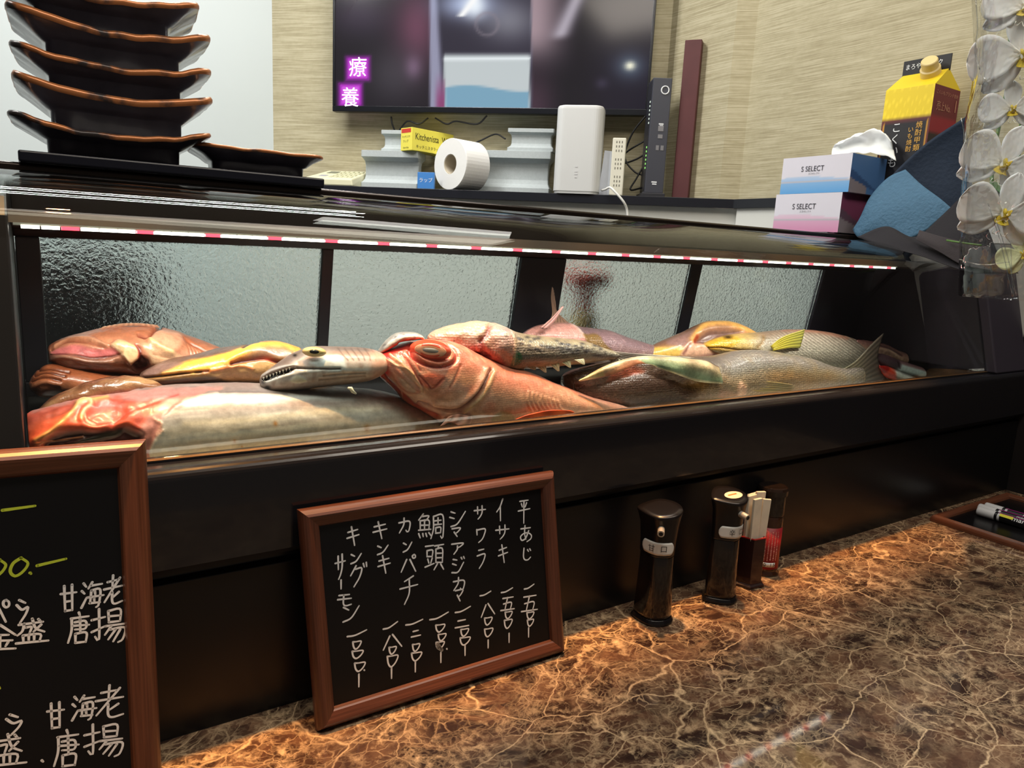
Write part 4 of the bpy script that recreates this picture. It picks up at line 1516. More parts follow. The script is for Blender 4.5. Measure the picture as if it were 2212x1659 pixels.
GL = {
    '平': [[(.15, .1), (.85, .05)], [(.28, .2), (.36, .33)], [(.72, .16), (.6, .33)], [(.02, .5), (1, .4)], [(.5, .08), (.48, 1)]],
    'あ': [[(.15, .2), (.85, .12)], [(.45, 0), (.42, .5), (.52, .85)], [(.72, .32), (.5, .78), (.22, .92), (.12, .7), (.35, .5), (.68, .45), (.92, .6), (.88, .82), (.6, 1)]],
    'じ': [[(.25, 0), (.2, .7), (.35, .97), (.65, .97), (.9, .75)], [(.6, .12), (.7, .26)], [(.82, .05), (.92, .18)]],
    'イ': [[(.85, 0), (.5, .35), (.05, .6)], [(.52, .35), (.55, 1)]],
    'サ': [[(.02, .38), (1, .28)], [(.3, .1), (.32, .62)], [(.7, .02), (.7, .5), (.55, .8), (.35, 1)]],
    'キ': [[(.12, .3), (.85, .14)], [(.05, .62), (.95, .42)], [(.38, 0), (.62, 1)]],
    'ワ': [[(.12, .15), (.15, .5)], [(.12, .18), (.88, .1), (.8, .5), (.6, .8), (.3, 1)]],
    'ラ': [[(.25, .1), (.75, .04)], [(.1, .38), (.85, .28), (.7, .65), (.3, 1)]],
    'シ': [[(.1, .08), (.35, .16)], [(.02, .42), (.3, .5)], [(.1, 1), (.5, .82), (1, .05)]],
    'マ': [[(.1, .15), (.9, .05), (.7, .42), (.42, .65)], [(.3, .5), (.6, .95)]],
    'ア': [[(.05, .15), (.95, .05), (.78, .3), (.6, .42)], [(.5, .3), (.48, .6), (.22, 1)]],
    'ジ': [[(.1, .12), (.4, .16)], [(.05, .4), (.35, .48)], [(.0, .95), (.5, .9), (.95, .3)], [(.75, 0), (.82, .1)], [(.95, -.05), (1.02, .06)]],
    'カ': [[(.05, .32), (.88, .22), (.85, .8), (.7, .92), (.6, .82)], [(.45, 0), (.42, .45), (.08, 1)]],
    '鯛': [[(.2, 0), (.02, .25)], [(.15, .1), (.42, .08), (.3, .27)], [(.08, .28), (.08, .65)], [(.08, .28), (.42, .26), (.42, .64)], [(.08, .46), (.42, .45)], [(.25, .28), (.25, .65)], [(.02, .66), (.5, .62)],
          [(.02, .8), (.08, .97)], [(.18, .8), (.2, .92)], [(.3, .79), (.34, .92)], [(.42, .76), (.52, .9)], [(.6, .1), (.6, .6), (.5, 1)], [(.6, .1), (.97, .06), (.97, .95), (.88, .9)],
          [(.66, .28), (.9, .25)], [(.78, .16), (.78, .42)], [(.64, .44), (.92, .41)], [(.69, .56), (.69, .78)], [(.69, .56), (.88, .54), (.88, .76)], [(.69, .78), (.88, .76)]],
    '頭': [[(.02, .12), (.45, .08)], [(.1, .28), (.1, .5)], [(.1, .28), (.4, .26), (.38, .5)], [(.1, .5), (.38, .5)], [(.14, .6), (.2, .75)], [(.38, .56), (.3, .75)], [(0, .9), (.48, .76)],
          [(.52, .1), (1, .04)], [(.74, .08), (.68, .2)], [(.58, .22), (.58, .72)], [(.58, .22), (.93, .2), (.93, .72)], [(.58, .38), (.92, .37)], [(.58, .55), (.92, .54)], [(.58, .72), (.93, .72)], [(.66, .78), (.48, 1)], [(.84, .78), (1, .98)]],
    'ン': [[(.1, .15), (.4, .3)], [(.08, 1), (.55, .75), (1, .05)]],
    'パ': [[(.38, .3), (.02, 1)], [(.6, .3), (.98, .95)], [(.88, .02), (.76, .1), (.82, .22), (.95, .18), (.95, .06), (.86, .02)]],
    'チ': [[(.75, .0), (.25, .2)], [(.0, .46), (1, .3)], [(.52, .12), (.52, .6), (.25, 1)]],
    'グ': [[(.38, .05), (.05, .5)], [(.36, .2), (.72, .15), (.6, .55), (.25, 1)], [(.82, -.05), (.88, .1)], [(1, -.1), (1.03, .08)]],
    'モ': [[(.12, .14), (.85, .05)], [(.02, .48), (.98, .36)], [(.45, .1), (.42, .8), (.6, .97), (.98, .85)]],
    'ー': [[(.5, 0), (.5, 1)]],
    '一': [[(0, .9), (.4, .75), (1, .1)]],
    '五': [[(.15, .12), (.92, .0)], [(.5, .05), (.3, .95)], [(.2, .52), (.78, .4), (.7, .92)], [(0, 1), (1, .86)]],
    '八': [[(.35, .1), (0, 1)], [(.5, 0), (1, .75)]],
    '二': [[(.2, .25), (.75, .1)], [(0, .95), (1, .7)]],
    '〇': [[(.05, .15), (.15, .75), (.4, 1), (.8, .6), (.98, .05), (.4, .12)], [(.05, .15), (.4, .12)]],
    '甘': [[(0, .35), (1, .28)], [(.22, .05), (.28, 1)], [(.72, 0), (.74, .95)], [(.26, .64), (.72, .6)], [(.28, .98), (.74, .94)]],
    '海': [[(.1, .05), (.22, .18)], [(.02, .35), (.14, .45)], [(.0, 1), (.24, .6)], [(.5, 0), (.32, .25)], [(.42, .14), (.95, .06)], [(.46, .32), (.4, .8)], [(.46, .32), (.86, .28), (.8, .85), (.68, .97)],
          [(.28, .6), (1.02, .5)], [(.38, .82), (.85, .78)], [(.62, .36), (.64, .48)], [(.58, .62), (.6, .75)]],
    '老': [[(.2, .24), (.75, .15)], [(.5, 0), (.46, .44)], [(0, .5), (1, .36)], [(.88, .08), (.02, .95)], [(.45, .6), (.45, .92), (.6, 1), (1, .9)], [(.82, .58), (.48, .78)]],
    '唐': [[(.5, 0), (.55, .1)], [(.14, .2), (.95, .12)], [(.17, .2), (.16, .6), (0, 1)], [(.32, .32), (.8, .28), (.8, .52), (.32, .56)], [(.22, .44), (.97, .4)], [(.55, .2), (.57, .66)], [(.34, .7), (.34, 1)],
          [(.34, .7), (.84, .66), (.82, .97)], [(.34, 1), (.82, .96)]],
    '揚': [[(0, .34), (.4, .24)], [(.22, 0), (.22, .92), (.1, .84)], [(0, .7), (.4, .52)], [(.5, .06), (.52, .4)], [(.5, .06), (.86, .0), (.86, .36)], [(.52, .22), (.86, .19)], [(.52, .4), (.86, .36)], [(.42, .52), (1, .44)],
          [(.6, .5), (.4, .78)], [(.56, .62), (1, .56), (.94, .9), (.8, 1)], [(.72, .62), (.5, .92)], [(.86, .62), (.65, .98)]],
    'ら': [[(.3, .0), (.75, .12)], [(.1, .22), (.5, .42), (.95, .3), (.8, .6), (.35, 1)]],
    '゜': [[(.5, 0), (.1, .2), (.1, .7), (.5, 1), (.9, .75), (.9, .25), (.5, 0)]],
    'ヘ': [[(0, .7), (.4, .1), (.6, .25), (1, 1)]],
    '盛': [[(.05, .25), (.95, .12)], [(.25, .2), (.18, .5), (0, .68)], [(.3, .36), (.52, .33), (.45, .58)], [(.55, 0), (.68, .38), (1, .52)], [(.88, .24), (.6, .52)], [(.78, .02), (.86, .1)], [(.2, .68), (.22, .92)],
          [(.2, .68), (.84, .62), (.82, .9)], [(.42, .66), (.42, .9)], [(.62, .64), (.62, .9)], [(-.05, 1), (1.15, .88)]],
    '金': [[(.5, 0), (0, .42)], [(.5, 0), (1, .4)], [(.25, .42), (.78, .4)], [(.12, .66), (.9, .62)], [(.5, .42), (.5, .96)], [(.25, .74), (.32, .88)], [(.76, .7), (.68, .86)], [(0, 1), (1, .95)]],
    '0': [[(.6, 0), (.2, .3), (.05, .75), (.3, 1), (.7, .75), (.95, .3), (.6, 0)]],
    '-': [[(0, .9), (1, .1)]],
    '.': [[(.4, .4), (.6, .6)]],
}


def brush_strokes(strokes, p0, n, r, lift):
    """strokes: polylines in photo px -> tapered round strokes lying on the board plane"""
    g = G()
    nn = Vector(n).normalized()
    for s in strokes:
        P = cr([list(a) for a in s], max(4, 5 * (len(s) - 1))) if len(s) > 2 else np.array([s[0], ((s[0][0] + s[1][0]) / 2, (s[0][1] + s[1][1]) / 2), s[1]], float)
        W3 = [onplane(x, y, Vector(p0) + nn * lift, nn) for x, y in P]
        v, f = [], []
        m = len(W3)
        K = 8
        for i, p in enumerate(W3):
            t = (W3[min(i + 1, m - 1)] - W3[max(i - 1, 0)])
            t = t.normalized() if t.length > 1e-9 else Vector((1, 0, 0))
            side = nn.cross(t).normalized()
            w = r * (1.05 - .25 * i / max(m - 1, 1))
            v += [p + side * w, p - side * w]
        for i in range(m - 1):
            f.append((2 * i, 2 * i + 1, 2 * i + 3, 2 * i + 2))
        g.add(v, f)
        for e in (0, m - 1):
            w = r * (1.05 - .25 * e / max(m - 1, 1))
            u1 = Vector((1, 0, 0)) - nn * nn.x
            u1.normalize()
            u2 = nn.cross(u1)
            g.add([W3[e] + (u1 * math.cos(a) + u2 * math.sin(a)) * w for a in [k * 2 * math.pi / 10 for k in range(10)]], [tuple(range(10))])
    return g


def glyph(ch, x0, y0, x1, y1):
    return [[(x0 + (x1 - x0) * u, y0 + (y1 - y0) * v) for u, v in s] for s in GL[ch]]


def frame_loop(prof, o, ux, uy, nn, w, h):
    """mitred frame: profile (inset, height) swept round a w x h rectangle; returns 4 separate members"""
    out = []
    crn = [(0, 0), (w, 0), (w, h), (0, h)]
    sgn = [(1, 1), (-1, 1), (-1, -1), (1, -1)]
    for k in range(4):
        a, b = k, (k + 1) % 4
        v = []
        uv = []
        for (cx, cy), (sx_, sy_), e in ((crn[a], sgn[a], 0), (crn[b], sgn[b], 1)):
            for i, (d, z) in enumerate(prof):
                v.append(o + ux * (cx + sx_ * d) + uy * (cy + sy_ * d) + nn * z)
                uv.append((e * (w if k % 2 == 0 else h), d))
        n = len(prof)
        f = [(i, (i + 1) % n, n + (i + 1) % n, n + i) for i in range(n)] + [tuple(range(n))[::-1], tuple(range(n, 2 * n))]
        out.append((v, f, uv))
    return out


def board(name, label, o, ux, uy, w, h, fw, th, wood, cat='chalkboard'):
    o, ux, uy = Vector(o), Vector(ux).normalized(), Vector(uy).normalized()
    nn = ux.cross(uy).normalized()
    t = thing(name, label, cat, o)
    prof = [(0, 0), (0, th * .40), (fw * .05, th * .58), (fw * .13, th * .76), (fw * .24, th * .91), (fw * .36, th), (fw * .46, th * .97), (fw * .86, th * .72), (fw * .93, th * .62), (fw, th * .35), (fw, 0)]
    for v, f, uv in frame_loop(prof, o, ux, uy, nn, w, h):
        ob = mesh_from('frame_rail', v, f, wood, parent=t, uvs=uv)
    p = [o + ux * a + uy * b + nn * c for c in (th * .05, th * .36) for a, b in ((fw * .9, fw * .9), (w - fw * .9, fw * .9), (w - fw * .9, h - fw * .9), (fw * .9, h - fw * .9))]
    mesh_from('slate', p, [(0, 3, 2, 1), (4, 5, 6, 7), (0, 1, 5, 4), (1, 2, 6, 5), (2, 3, 7, 6), (3, 0, 4, 7)], slate, parent=t)
    return t, o + nn * th * .36, nn


# middle board
bo = Vector((0.1255, -0.050, 0.0006))
bt_, p0, nn = board('menu_board', 'small brown framed chalkboard listing fish and prices in white, leaning on the counter panel', bo, (1, -0.004, 0), (-0.006, 0.0345, .2095), .2925, .2125, .0185, .013, wood_b)


def Z2(x, y):
    return 640 + x * .36167, 1000 + y * .36167


cols8 = [
    [('平', 1325, 215, 1395, 360), ('あ', 1330, 375, 1410, 470), ('じ', 1345, 510, 1405, 580), ('一', 1362, 720, 1420, 757), ('五', 1345, 790, 1440, 888), ('〇', 1375, 888, 1420, 932), ('〇', 1378, 932, 1418, 975), ('ー', 1375, 985, 1400, 1040)],
    [('イ', 1195, 215, 1240, 345), ('サ', 1190, 370, 1270, 455), ('キ', 1205, 490, 1265, 595), ('一', 1225, 742, 1292, 778), ('五', 1222, 800, 1302, 882), ('〇', 1245, 885, 1290, 930), ('〇', 1240, 932, 1290, 988), ('ー', 1260, 1018, 1282, 1072)],
    [('サ', 1062, 255, 1130, 335), ('ワ', 1070, 385, 1135, 475), ('ラ', 1075, 510, 1135, 630), ('一', 1098, 762, 1162, 797), ('八', 1105, 840, 1185, 922), ('〇', 1122, 920, 1170, 968), ('〇', 1122, 985, 1175, 1038), ('ー', 1136, 1058, 1156, 1105)],
    [('シ', 915, 285, 1010, 380), ('マ', 925, 385, 985, 442), ('ア', 925, 475, 1000, 545), ('ジ', 930, 565, 1003, 660), ('カ', 935, 685, 1010, 762), ('マ', 945, 752, 1000, 828), ('一', 950, 852, 1040, 898), ('二', 950, 930, 1030, 988), ('〇', 980, 988, 1030, 1035), ('〇', 975, 1038, 1040, 1088), ('ー', 996, 1092, 1020, 1150)],
    [('鯛', 728, 305, 880, 452), ('頭', 770, 480, 880, 638), ('一', 798, 885, 908, 942), ('〇', 830, 962, 888, 1010), ('〇', 845, 1018, 895, 1062), ('〇', 832, 1065, 885, 1112), ('.', 895, 1105, 905, 1118), ('ー', 852, 1132, 875, 1192)],
    [('カ', 610, 330, 685, 418), ('ン', 635, 470, 690, 532), ('パ', 625, 545, 715, 652), ('チ', 620, 675, 725, 845), ('一', 655, 930, 755, 972), ('二', 688, 995, 742, 1042), ('〇', 692, 1078, 738, 1125), ('〇', 685, 1128, 750, 1182), ('ー', 700, 1185, 722, 1248)],
    [('キ', 455, 352, 545, 452), ('ン', 480, 488, 548, 548), ('キ', 485, 555, 565, 658), ('一', 520, 942, 605, 998), ('八', 520, 1025, 630, 1118), ('〇', 552, 1095, 598, 1142), ('〇', 540, 1145, 608, 1218), ('ー', 558, 1225, 580, 1287)],
    [('キ', 300, 382, 378, 492), ('ン', 322, 538, 388, 602), ('グ', 320, 608, 418, 740), ('サ', 232, 542, 292, 695), ('ー', 255, 700, 280, 752), ('モ', 246, 782, 330, 855), ('ン', 272, 848, 375, 950), ('一', 305, 992, 420, 1042), ('〇', 335, 1062, 388, 1112), ('〇', 330, 1118, 400, 1168), ('〇', 345, 1188, 412, 1245), ('.', 402, 1232, 412, 1244), ('ー', 362, 1262, 386, 1337)],
]
for c in cols8:
    st = []
    for ch, x0, y0, x1, y1 in c:
        a, b = Z2(x0, y0)
        d, e = Z2(x1, y1)
        st += glyph(ch, a, b, d, e)
    o = brush_strokes(st, p0, nn, .00088, .0004).build('chalk_writing', chalk, bt_)
    o['kind'] = 'stuff'
o = brush_strokes([[Z2(845, 1085), Z2(862, 1110)], [Z2(848, 1100), Z2(870, 1118)]], p0, nn, .0022, .00045).build('chalk_smear', pm('chalk_grey', (140, 136, 130), .8), bt_)

# left board (larger, nearer, runs out of the frame)
w1, h1 = .42, .302
TR = Vector((-0.0060, -0.028, 0.2945))
BR = Vector((-0.0120, -0.088, 0.0006))
uy1 = (TR - BR).normalized()
ux1 = Vector((1, -0.03, 0.022))
ux1 = (ux1 - uy1 * ux1.dot(uy1)).normalized()
h1 = (TR - BR).length
bt1, p01, nn1 = board('menu_board', 'large brown framed chalkboard at the left edge with white and yellow writing', BR - ux1 * w1, ux1, uy1, w1, h1, .0212, .015, wood_t)


def Z1(x, y):
    return x * .4455, 920 + y * .4455


whites = [('甘', 295, 770, 370, 900), ('海', 395, 758, 500, 882), ('老', 505, 725, 592, 862), ('唐', 330, 905, 435, 1052), ('揚', 445, 888, 605, 1048), ('甘', 230, 1340, 310, 1468), ('海', 350, 1308, 465, 1428), ('老', 465, 1258, 597, 1412),
          ('唐', 262, 1475, 385, 1650), ('揚', 410, 1448, 592, 1602), ('ら', 75, 845, 138, 955), ('゜', 14, 845, 46, 880), ('ヘ', -70, 850, 28, 950), ('盛', 85, 935, 215, 1055), ('金', -75, 965, 75, 1085), ('ら', 22, 1400, 108, 1500), ('盛', -45, 1495, 105, 1650),
          ('.', 190, 1610, 222, 1640), ('海', -160, 1420, -30, 1500)]
st = []
for ch, x0, y0, x1, y1 in whites:
    st += glyph(ch, *Z1(x0, y0), *Z1(x1, y1))
o = brush_strokes(st, p01, nn1, .00092, .0004).build('chalk_writing', chalk, bt1)
o['kind'] = 'stuff'
st = []
for ch, x0, y0, x1, y1 in (('-', 12, 385, 170, 412), ('0', 45, 640, 140, 728), ('0', -50, 650, 32, 730), ('.', 138, 705, 158, 725), ('-', 180, 640, 320, 682), ('.', -14, 1262, 6, 1280)):
    st += glyph(ch, *Z1(x0, y0), *Z1(x1, y1))
o = brush_strokes(st, p01, nn1, .0011, .0004).build('yellow_writing', chalk_y, bt1)
o['kind'] = 'stuff'

# right board, lying flat, with markers on it
t3, p3, n3 = board('flat_board', 'brown framed blackboard lying flat on the counter under the marker pens', (1.293, -0.238, 0.0005), (1, 0, 0), (0, 1, 0), .297, .213, .016, .013, wood_t)
pen_white = pm('pen_white', (214, 216, 220), .35)
pen_black = pm('pen_black', (22, 22, 26), .35)
pens = [('marker_pen', 'nearest marker pen on the flat board, with a yellow price tab and big white letters', 1.400, .0, True), ('marker_pen', 'middle marker pen on the flat board, between the two other pens', 1.4195, .018, False),
        ('marker_pen', 'farthest marker pen on the flat board, lying against the counter end', 1.440, .012, False)]
for i, (nm, lb, x, y, tab) in enumerate(pens):
    zc = .0052 + .0088
    r = .0088
    y1 = -.058 + y * .4
    t = thing(nm, lb, 'marker pen', (x, y1 - .07, zc), 0, 'marker pens on the flat board')
    MP = Matrix.Translation((x, y1, zc)) @ Matrix.Rotation(math.radians(90), 4, 'X')
    G().lathe([(r * .75, 0), (r * .95, .001), (r, .003), (r, .030), (r * .98, .031)], 28, MP).build('cap', pen_white, t, smooth=False)
    G().lathe([(r * .93, .0305), (r * .93, .13), (r * .8, .136)], 28, MP).build('barrel', pen_black if i != 0 else pen_black, t, smooth=False)
    G().lathe([(r * .955, .036), (r * .955, .040)], 28, MP, cap=True).build('ring', pen_white, t)
    mg = pm('pen_purple', (140, 40, 110), .4)
    Mx = Matrix.Translation((x, y1, zc))
    d_ = Vector((-0.72, 0, .69)).normalized()
    tq = Vector((0, -1, 0))
    upv = d_
    # lettering along the barrel, facing up and to the left
    lettering('pen_lettering', [('marker' if i == 0 else 'POSCA' if False else 'marker', .080, 0, .0135 if i == 0 else .009, 1.0)], Vector((x, y1, zc)) + d_ * r * .94, Vector((0, -1, 0)), Vector((0, -1, 0)).cross(d_) * -1,
              pm('print_white', (236, 240, 244), .5), t, lift=.0006)
    dl = Vector((-0.25, 0, .97))
    g = G()
    a = Vector((x, y1 - .036, zc)) + dl * r * .95
    sdv = Vector((0, 1, 0)).cross(dl)
    g.add([a + sdv * .0012 + dl * .0004, a - sdv * .0012 + dl * .0004, a - sdv * .0012 - Vector((0, .09, 0)) + dl * .0004, a + sdv * .0012 - Vector((0, .09, 0)) + dl * .0004], [(0, 1, 2, 3)])
    g.build('stripe', mg, t)
    if tab:
        e = Vector((x, y1 - .040, zc)) + d_ * r
        s2 = Vector((0, 1, 0)).cross(d_)
        g = G().add([e + s2 * .0028 + d_ * .0006, e - s2 * .0028 + d_ * .0006, e - s2 * .0028 - Vector((0, .022, 0)) + d_ * .0006, e + s2 * .0028 - Vector((0, .022, 0)) + d_ * .0006], [(0, 1, 2, 3)])
        g.build('price_tab', pm('tab_yellow', (232, 226, 60), .5), t)

# ================================================================== CONDIMENTS
soy_dark = pm('soy_dark', (26, 20, 18), .14, coat=.4, var=.25, vscale=60)
cap_dark = pm('cap_dark', (22, 20, 22), .24, bump=.03, bscale=80)
label_white = pm('label_white', (226, 226, 222), .5)
steel_m = pm('spout_steel', (206, 202, 192), .38, metal=.45)


def lens_ring(ax, ay, z, tilt=0.0, n=48, pw=1.0, ox=0.0):
    o = []
    for k in range(n):
        a = 2 * math.pi * k / n
        c, s = math.cos(a), math.sin(a)
        x = ax * c
        tt = 1 - .55 * max(0, -c) ** 1.5        # narrows to a point towards -x
        y = ay * s * tt
        o.append(Vector((x + ox, y, z + tilt * y + tilt * .25 * x)))
    return o


def loft(rings, M, capb=True, capt=True):
    n = len(rings[0])
    v = [M @ p for r in rings for p in r]
    f = [(i * n + k, i * n + (k + 1) % n, (i + 1) * n + (k + 1) % n, (i + 1) * n + k) for i in range(len(rings) - 1) for k in range(n)]
    if capb:
        f.append(tuple(range(n))[::-1])
    if capt:
        f.append(tuple(range((len(rings) - 1) * n, len(rings) * n)))
    return G().add(v, f)


def dispenser(label, px, py, rot, word, toplabel):
    c = onz(px, py, 0)
    c = Vector((c.x + .012, c.y + .014, 0.0006))
    M = Matrix.Translation(c) @ Matrix.Rotation(math.radians(rot), 4, 'Z')
    M = M @ Matrix.Diagonal((1, 1, .94, 1))
    t = mthing('sauce_dispenser', label, 'sauce bottle', M, 'black soy sauce dispensers')
    loft([lens_ring(.0262, .0238, 0), lens_ring(.0270, .0246, .0012), lens_ring(.0268, .0243, .003), lens_ring(.0242, .0218, .007)], M).build('foot', cap_dark, t, smooth=False, bevel=.0004)
    loft([lens_ring(.0238, .0215, .0065), lens_ring(.0240, .0217, .012), lens_ring(.0222, .0198, .05), lens_ring(.0212, .0188, .094), lens_ring(.0205, .018, .0965)], M).build('bottle', soy_dark, t, smooth=True)
    loft([lens_ring(.0216, .0192, .0955), lens_ring(.0222, .0196, .0975), lens_ring(.0226, .020, .115), lens_ring(.0245, .0215, .138, .10), lens_ring(.0275, .0235, .152, .16, ox=-.001), lens_ring(.0285, .0242, .156, .20, ox=-.0015), lens_ring(.0275, .0232, .158, .20, ox=-.0015),
          lens_ring(.020, .017, .1583, .2, ox=-.001)], M).build('cap', cap_dark, t, smooth=True)
    sp = [M @ Vector(p) for p in ((0.002, -.018, .137), (.002, -.027, .1365), (.002, -.034, .1355))]
    G().tube(sp, .0043, 20).build('spout', steel_m, t)
    G().tube([sp[2] - (sp[2] - sp[1]).normalized() * -.0002, sp[2] + (sp[2] - sp[1]).normalized() * .0004], .0027, 14).build('spout_hole', BLACK_MATTE, t)
    # sticker wrapped on the cap
    v, f = [], []
    n, m = 24, 7
    zc_, hh = .1085, .0088
    for i in range(n):
        s = -1 + 2 * i / (n - 1)
        a = math.radians(-90 + s * 56)
        e = hh * (1 - max(0, (abs(s) - .78) / .22) ** 2 * .75)
        for j in range(m):
            tt = -1 + 2 * j / (m - 1)
            cc, ss = math.cos(a), math.sin(a)
            x, y = .0230 * cc, .0204 * ss * (1 - .55 * max(0, -cc) ** 1.5)
            v.append(M @ Vector((x * 1.012, y * 1.012, zc_ + tt * e)))
    f = [(i * m + j, (i + 1) * m + j, (i + 1) * m + j + 1, i * m + j + 1) for i in range(n - 1) for j in range(m - 1)]
    st_ = mesh_from('sticker', v, f, label_white, parent=t, smooth=True, solid=.0003)
    R3 = M.to_3x3()
    for ch, dx in ((word[0], -.0072), (word[1], .0066)):
        a = math.radians(-90) + dx / .021
        pos = M @ Vector((.0230 * math.cos(a) * 1.03, .0204 * math.sin(a) * 1.03, zc_))
        out = R3 @ Vector((math.cos(a), math.sin(a), 0))
        vv_, ff_ = text_geo(ch, .0096)
        uxx = Vector((0, 0, 1)).cross(out)
        g = G().add([pos + uxx * p.x + Vector((0, 0, 1)) * p.y + out * .0003 for p in vv_], ff_)
        ob = g.build('sticker_lettering', pm('ink_black', (20, 20, 22), .6), st_)
    if toplabel:
        r = [Vector((.0145 * math.cos(a) + .004, .0085 * math.sin(a), 0)) for a in [k * 2 * math.pi / 32 for k in range(32)]]
        vv_ = [M @ Vector((p.x, p.y - .004, .1592 + .2 * (p.y - .004) + .05 * p.x)) for p in r]
        G().add(vv_, [tuple(range(32))]).build('top_label', pm('label_cream', (232, 214, 190), .5), t)
        vv_ = [M @ Vector((p.x * .8, p.y - .004, .1597 + .2 * (p.y - .004) + .05 * p.x * .8)) for p in [Vector((x + .003, y, 0)) for x, y in ((-.009, .0), (.010, .0), (.010, .0022), (-.009, .0022))]]
        G().add(vv_, [(0, 1, 2, 3)]).build('label_print', pm('print_orange', (210, 130, 60), .5), t)
    return c


d1 = dispenser('black soy sauce dispenser with the sweet label, standing nearest the middle chalkboard', 1409, 1350, -46, '甘口', False)
d2 = dispenser('black soy sauce dispenser with the dry label, standing beside the toothpick holder', 1555, 1305, -4, '辛口', True)

# toothpick holder (hexagonal) and sleeves
hc = onz(1619, 1271, 0)
hc = Vector((hc.x + .012, hc.y + .016, .0006))
th_ = thing('toothpick_holder', 'dark red brown hexagonal holder filled with paper toothpick sleeves', 'toothpick holder', hc)
MH = Matrix.Translation(hc) @ Matrix.Rotation(math.radians(-8), 4, 'Z')
hex_m = pm('holder_brown', (44, 24, 24), .22, coat=.3)
RH = .0205
G().lathe([(RH * 1.25, 0), (RH * 1.25, .003), (RH * 1.02, .005), (RH, .072), (RH * .88, .072), (RH * .88, .006), (.001, .006)], 6, MH).build('body', hex_m, th_, bevel=.0006)
G().lathe([(RH * .99, .0718), (RH * .99, .0732), (RH * .885, .0732), (RH * .885, .0718), (RH * .99, .0718)], 6, MH, cap=False).build('red_lip', pm('lip_red', (178, 44, 40), .35), th_)
sleeve = pm('sleeve_paper', (226, 216, 196), .75, var=.06, vscale=80)
for k, (dx, dy, rz, hh, lean, wd, lb_) in enumerate(((-.0045, -.0105, 4, .131, -1, .0078, 'front left white paper toothpick sleeve in the hexagonal holder'), (.0085, -.0075, -24, .128, 2, .0058, 'front right white paper toothpick sleeve in the hexagonal holder'),
                                                 (-.0055, -.002, 8, .134, -2, .0085, 'wide middle paper toothpick sleeve in the hexagonal holder'), (.0065, .0005, -12, .1365, 1, .0072, 'tallest paper toothpick sleeve in the hexagonal holder'),
                                                 (.001, .0075, 12, .132, 0, .0105, 'rear paper toothpick sleeve in the hexagonal holder'))):
    Mk = MH @ Matrix.Translation((dx, dy, .0068)) @ Matrix.Rotation(math.radians(rz), 4, 'Z') @ Matrix.Rotation(math.radians(lean), 4, 'Y')
    o = G().box((-wd, -.0020, 0), (wd, .0020, hh - .0068), Mk).build('toothpick_sleeve', sleeve, bevel=.0006)
    tag(o, lb_, 'toothpick sleeve', 'toothpick sleeves in the hexagonal holder')

# chilli bottle
rc = onz(1657, 1246, 0)
rc = Vector((rc.x + .012, rc.y + .016, .0006))
MRb = Matrix.Translation(rc) @ Matrix.Rotation(math.radians(-38), 4, 'Z') @ Matrix.Diagonal((1, 1, .87, 1))
rb_ = mthing('spice_bottle', 'slim glass bottle with red printed label and black cap behind the toothpick holder', 'spice bottle', MRb)
rad = .0195
G().lathe([(rad * 1.12, 0), (rad * 1.12, .003), (rad * .96, .006), (rad, .010), (rad, .098), (rad * .97, .104), (rad * .93, .106)], 48, MRb).build('glass', pm('amber_dark', (58, 34, 22), .1, coat=.4), rb_, smooth=True)
G().lathe([(rad * .99, .1055), (rad * 1.0, .107), (rad * 1.0, .140), (rad * 1.10, .141), (rad * 1.12, .150), (rad * 1.05, .154), (rad * .9, .155)], 48, MRb).build('cap', soy_dark, rb_, smooth=False)


def wrap(name, a0, a1, z0, z1, rr, mat, n=40, parent=None):
    v = []
    for i in range(n):
        a = math.radians(a0 + (a1 - a0) * i / (n - 1))
        for z in (z0, z1):
            v.append(MRb @ Vector((rr * math.cos(a), rr * math.sin(a), z)))
    f = [(2 * i, 2 * i + 2, 2 * i + 3, 2 * i + 1) for i in range(n - 1)]
    return mesh_from(name, v, f, mat, smooth=True, parent=parent, solid=.0002)


lb = wrap('label', -185, -28, .012, .086, rad + .0003, pm('label_red', (150, 34, 40), .45), parent=rb_)
wrap('date_strip', -170, -60, .0165, .0245, rad + .0006, label_white, parent=lb)


def arc_text(body, a_c, z, size, rr, mat, nm, step=None):
    g = G()
    for i, ch in enumerate(body):
        a = math.radians(a_c) + (i - (len(body) - 1) / 2) * (step or size * .62) / rr
        out = MRb.to_3x3() @ Vector((math.cos(a), math.sin(a), 0))
        pos = MRb @ Vector((rr * math.cos(a), rr * math.sin(a), z))
        uxx = Vector((0, 0, 1)).cross(out)
        v, f = text_geo(ch, size)
        g.add([pos + uxx * p.x + Vector((0, 0, 1)) * p.y for p in v], f)
    o = g.build(nm, mat, lb)
    o['kind'] = 'stuff'
    return o


arc_text('26.10.15', -112, .0205, .0075, rad + .0011, pm('ink_black', (20, 20, 22), .6), 'date_print')
pk_ = pm('print_pink', (236, 170, 160), .5)
g = G()
rnd = random.Random(3)
for c in range(9):
    a = math.radians(-160 + c * 12.5)
    z = .080
    while z > .029:
        hh = rnd.choice((.0012, .0016, .0022))
        da = rnd.uniform(.02, .05)
        v = [MRb @ Vector(((rad + .0007) * math.cos(a + s * da), (rad + .0007) * math.sin(a + s * da), z - k * hh)) for s in (-1, 1) for k in (0, 1)]
        g.add(v, [(0, 1, 3, 2)])
        z -= hh + rnd.uniform(.0006, .0014)
o = g.build('label_print', pk_, lb)
o['kind'] = 'stuff'

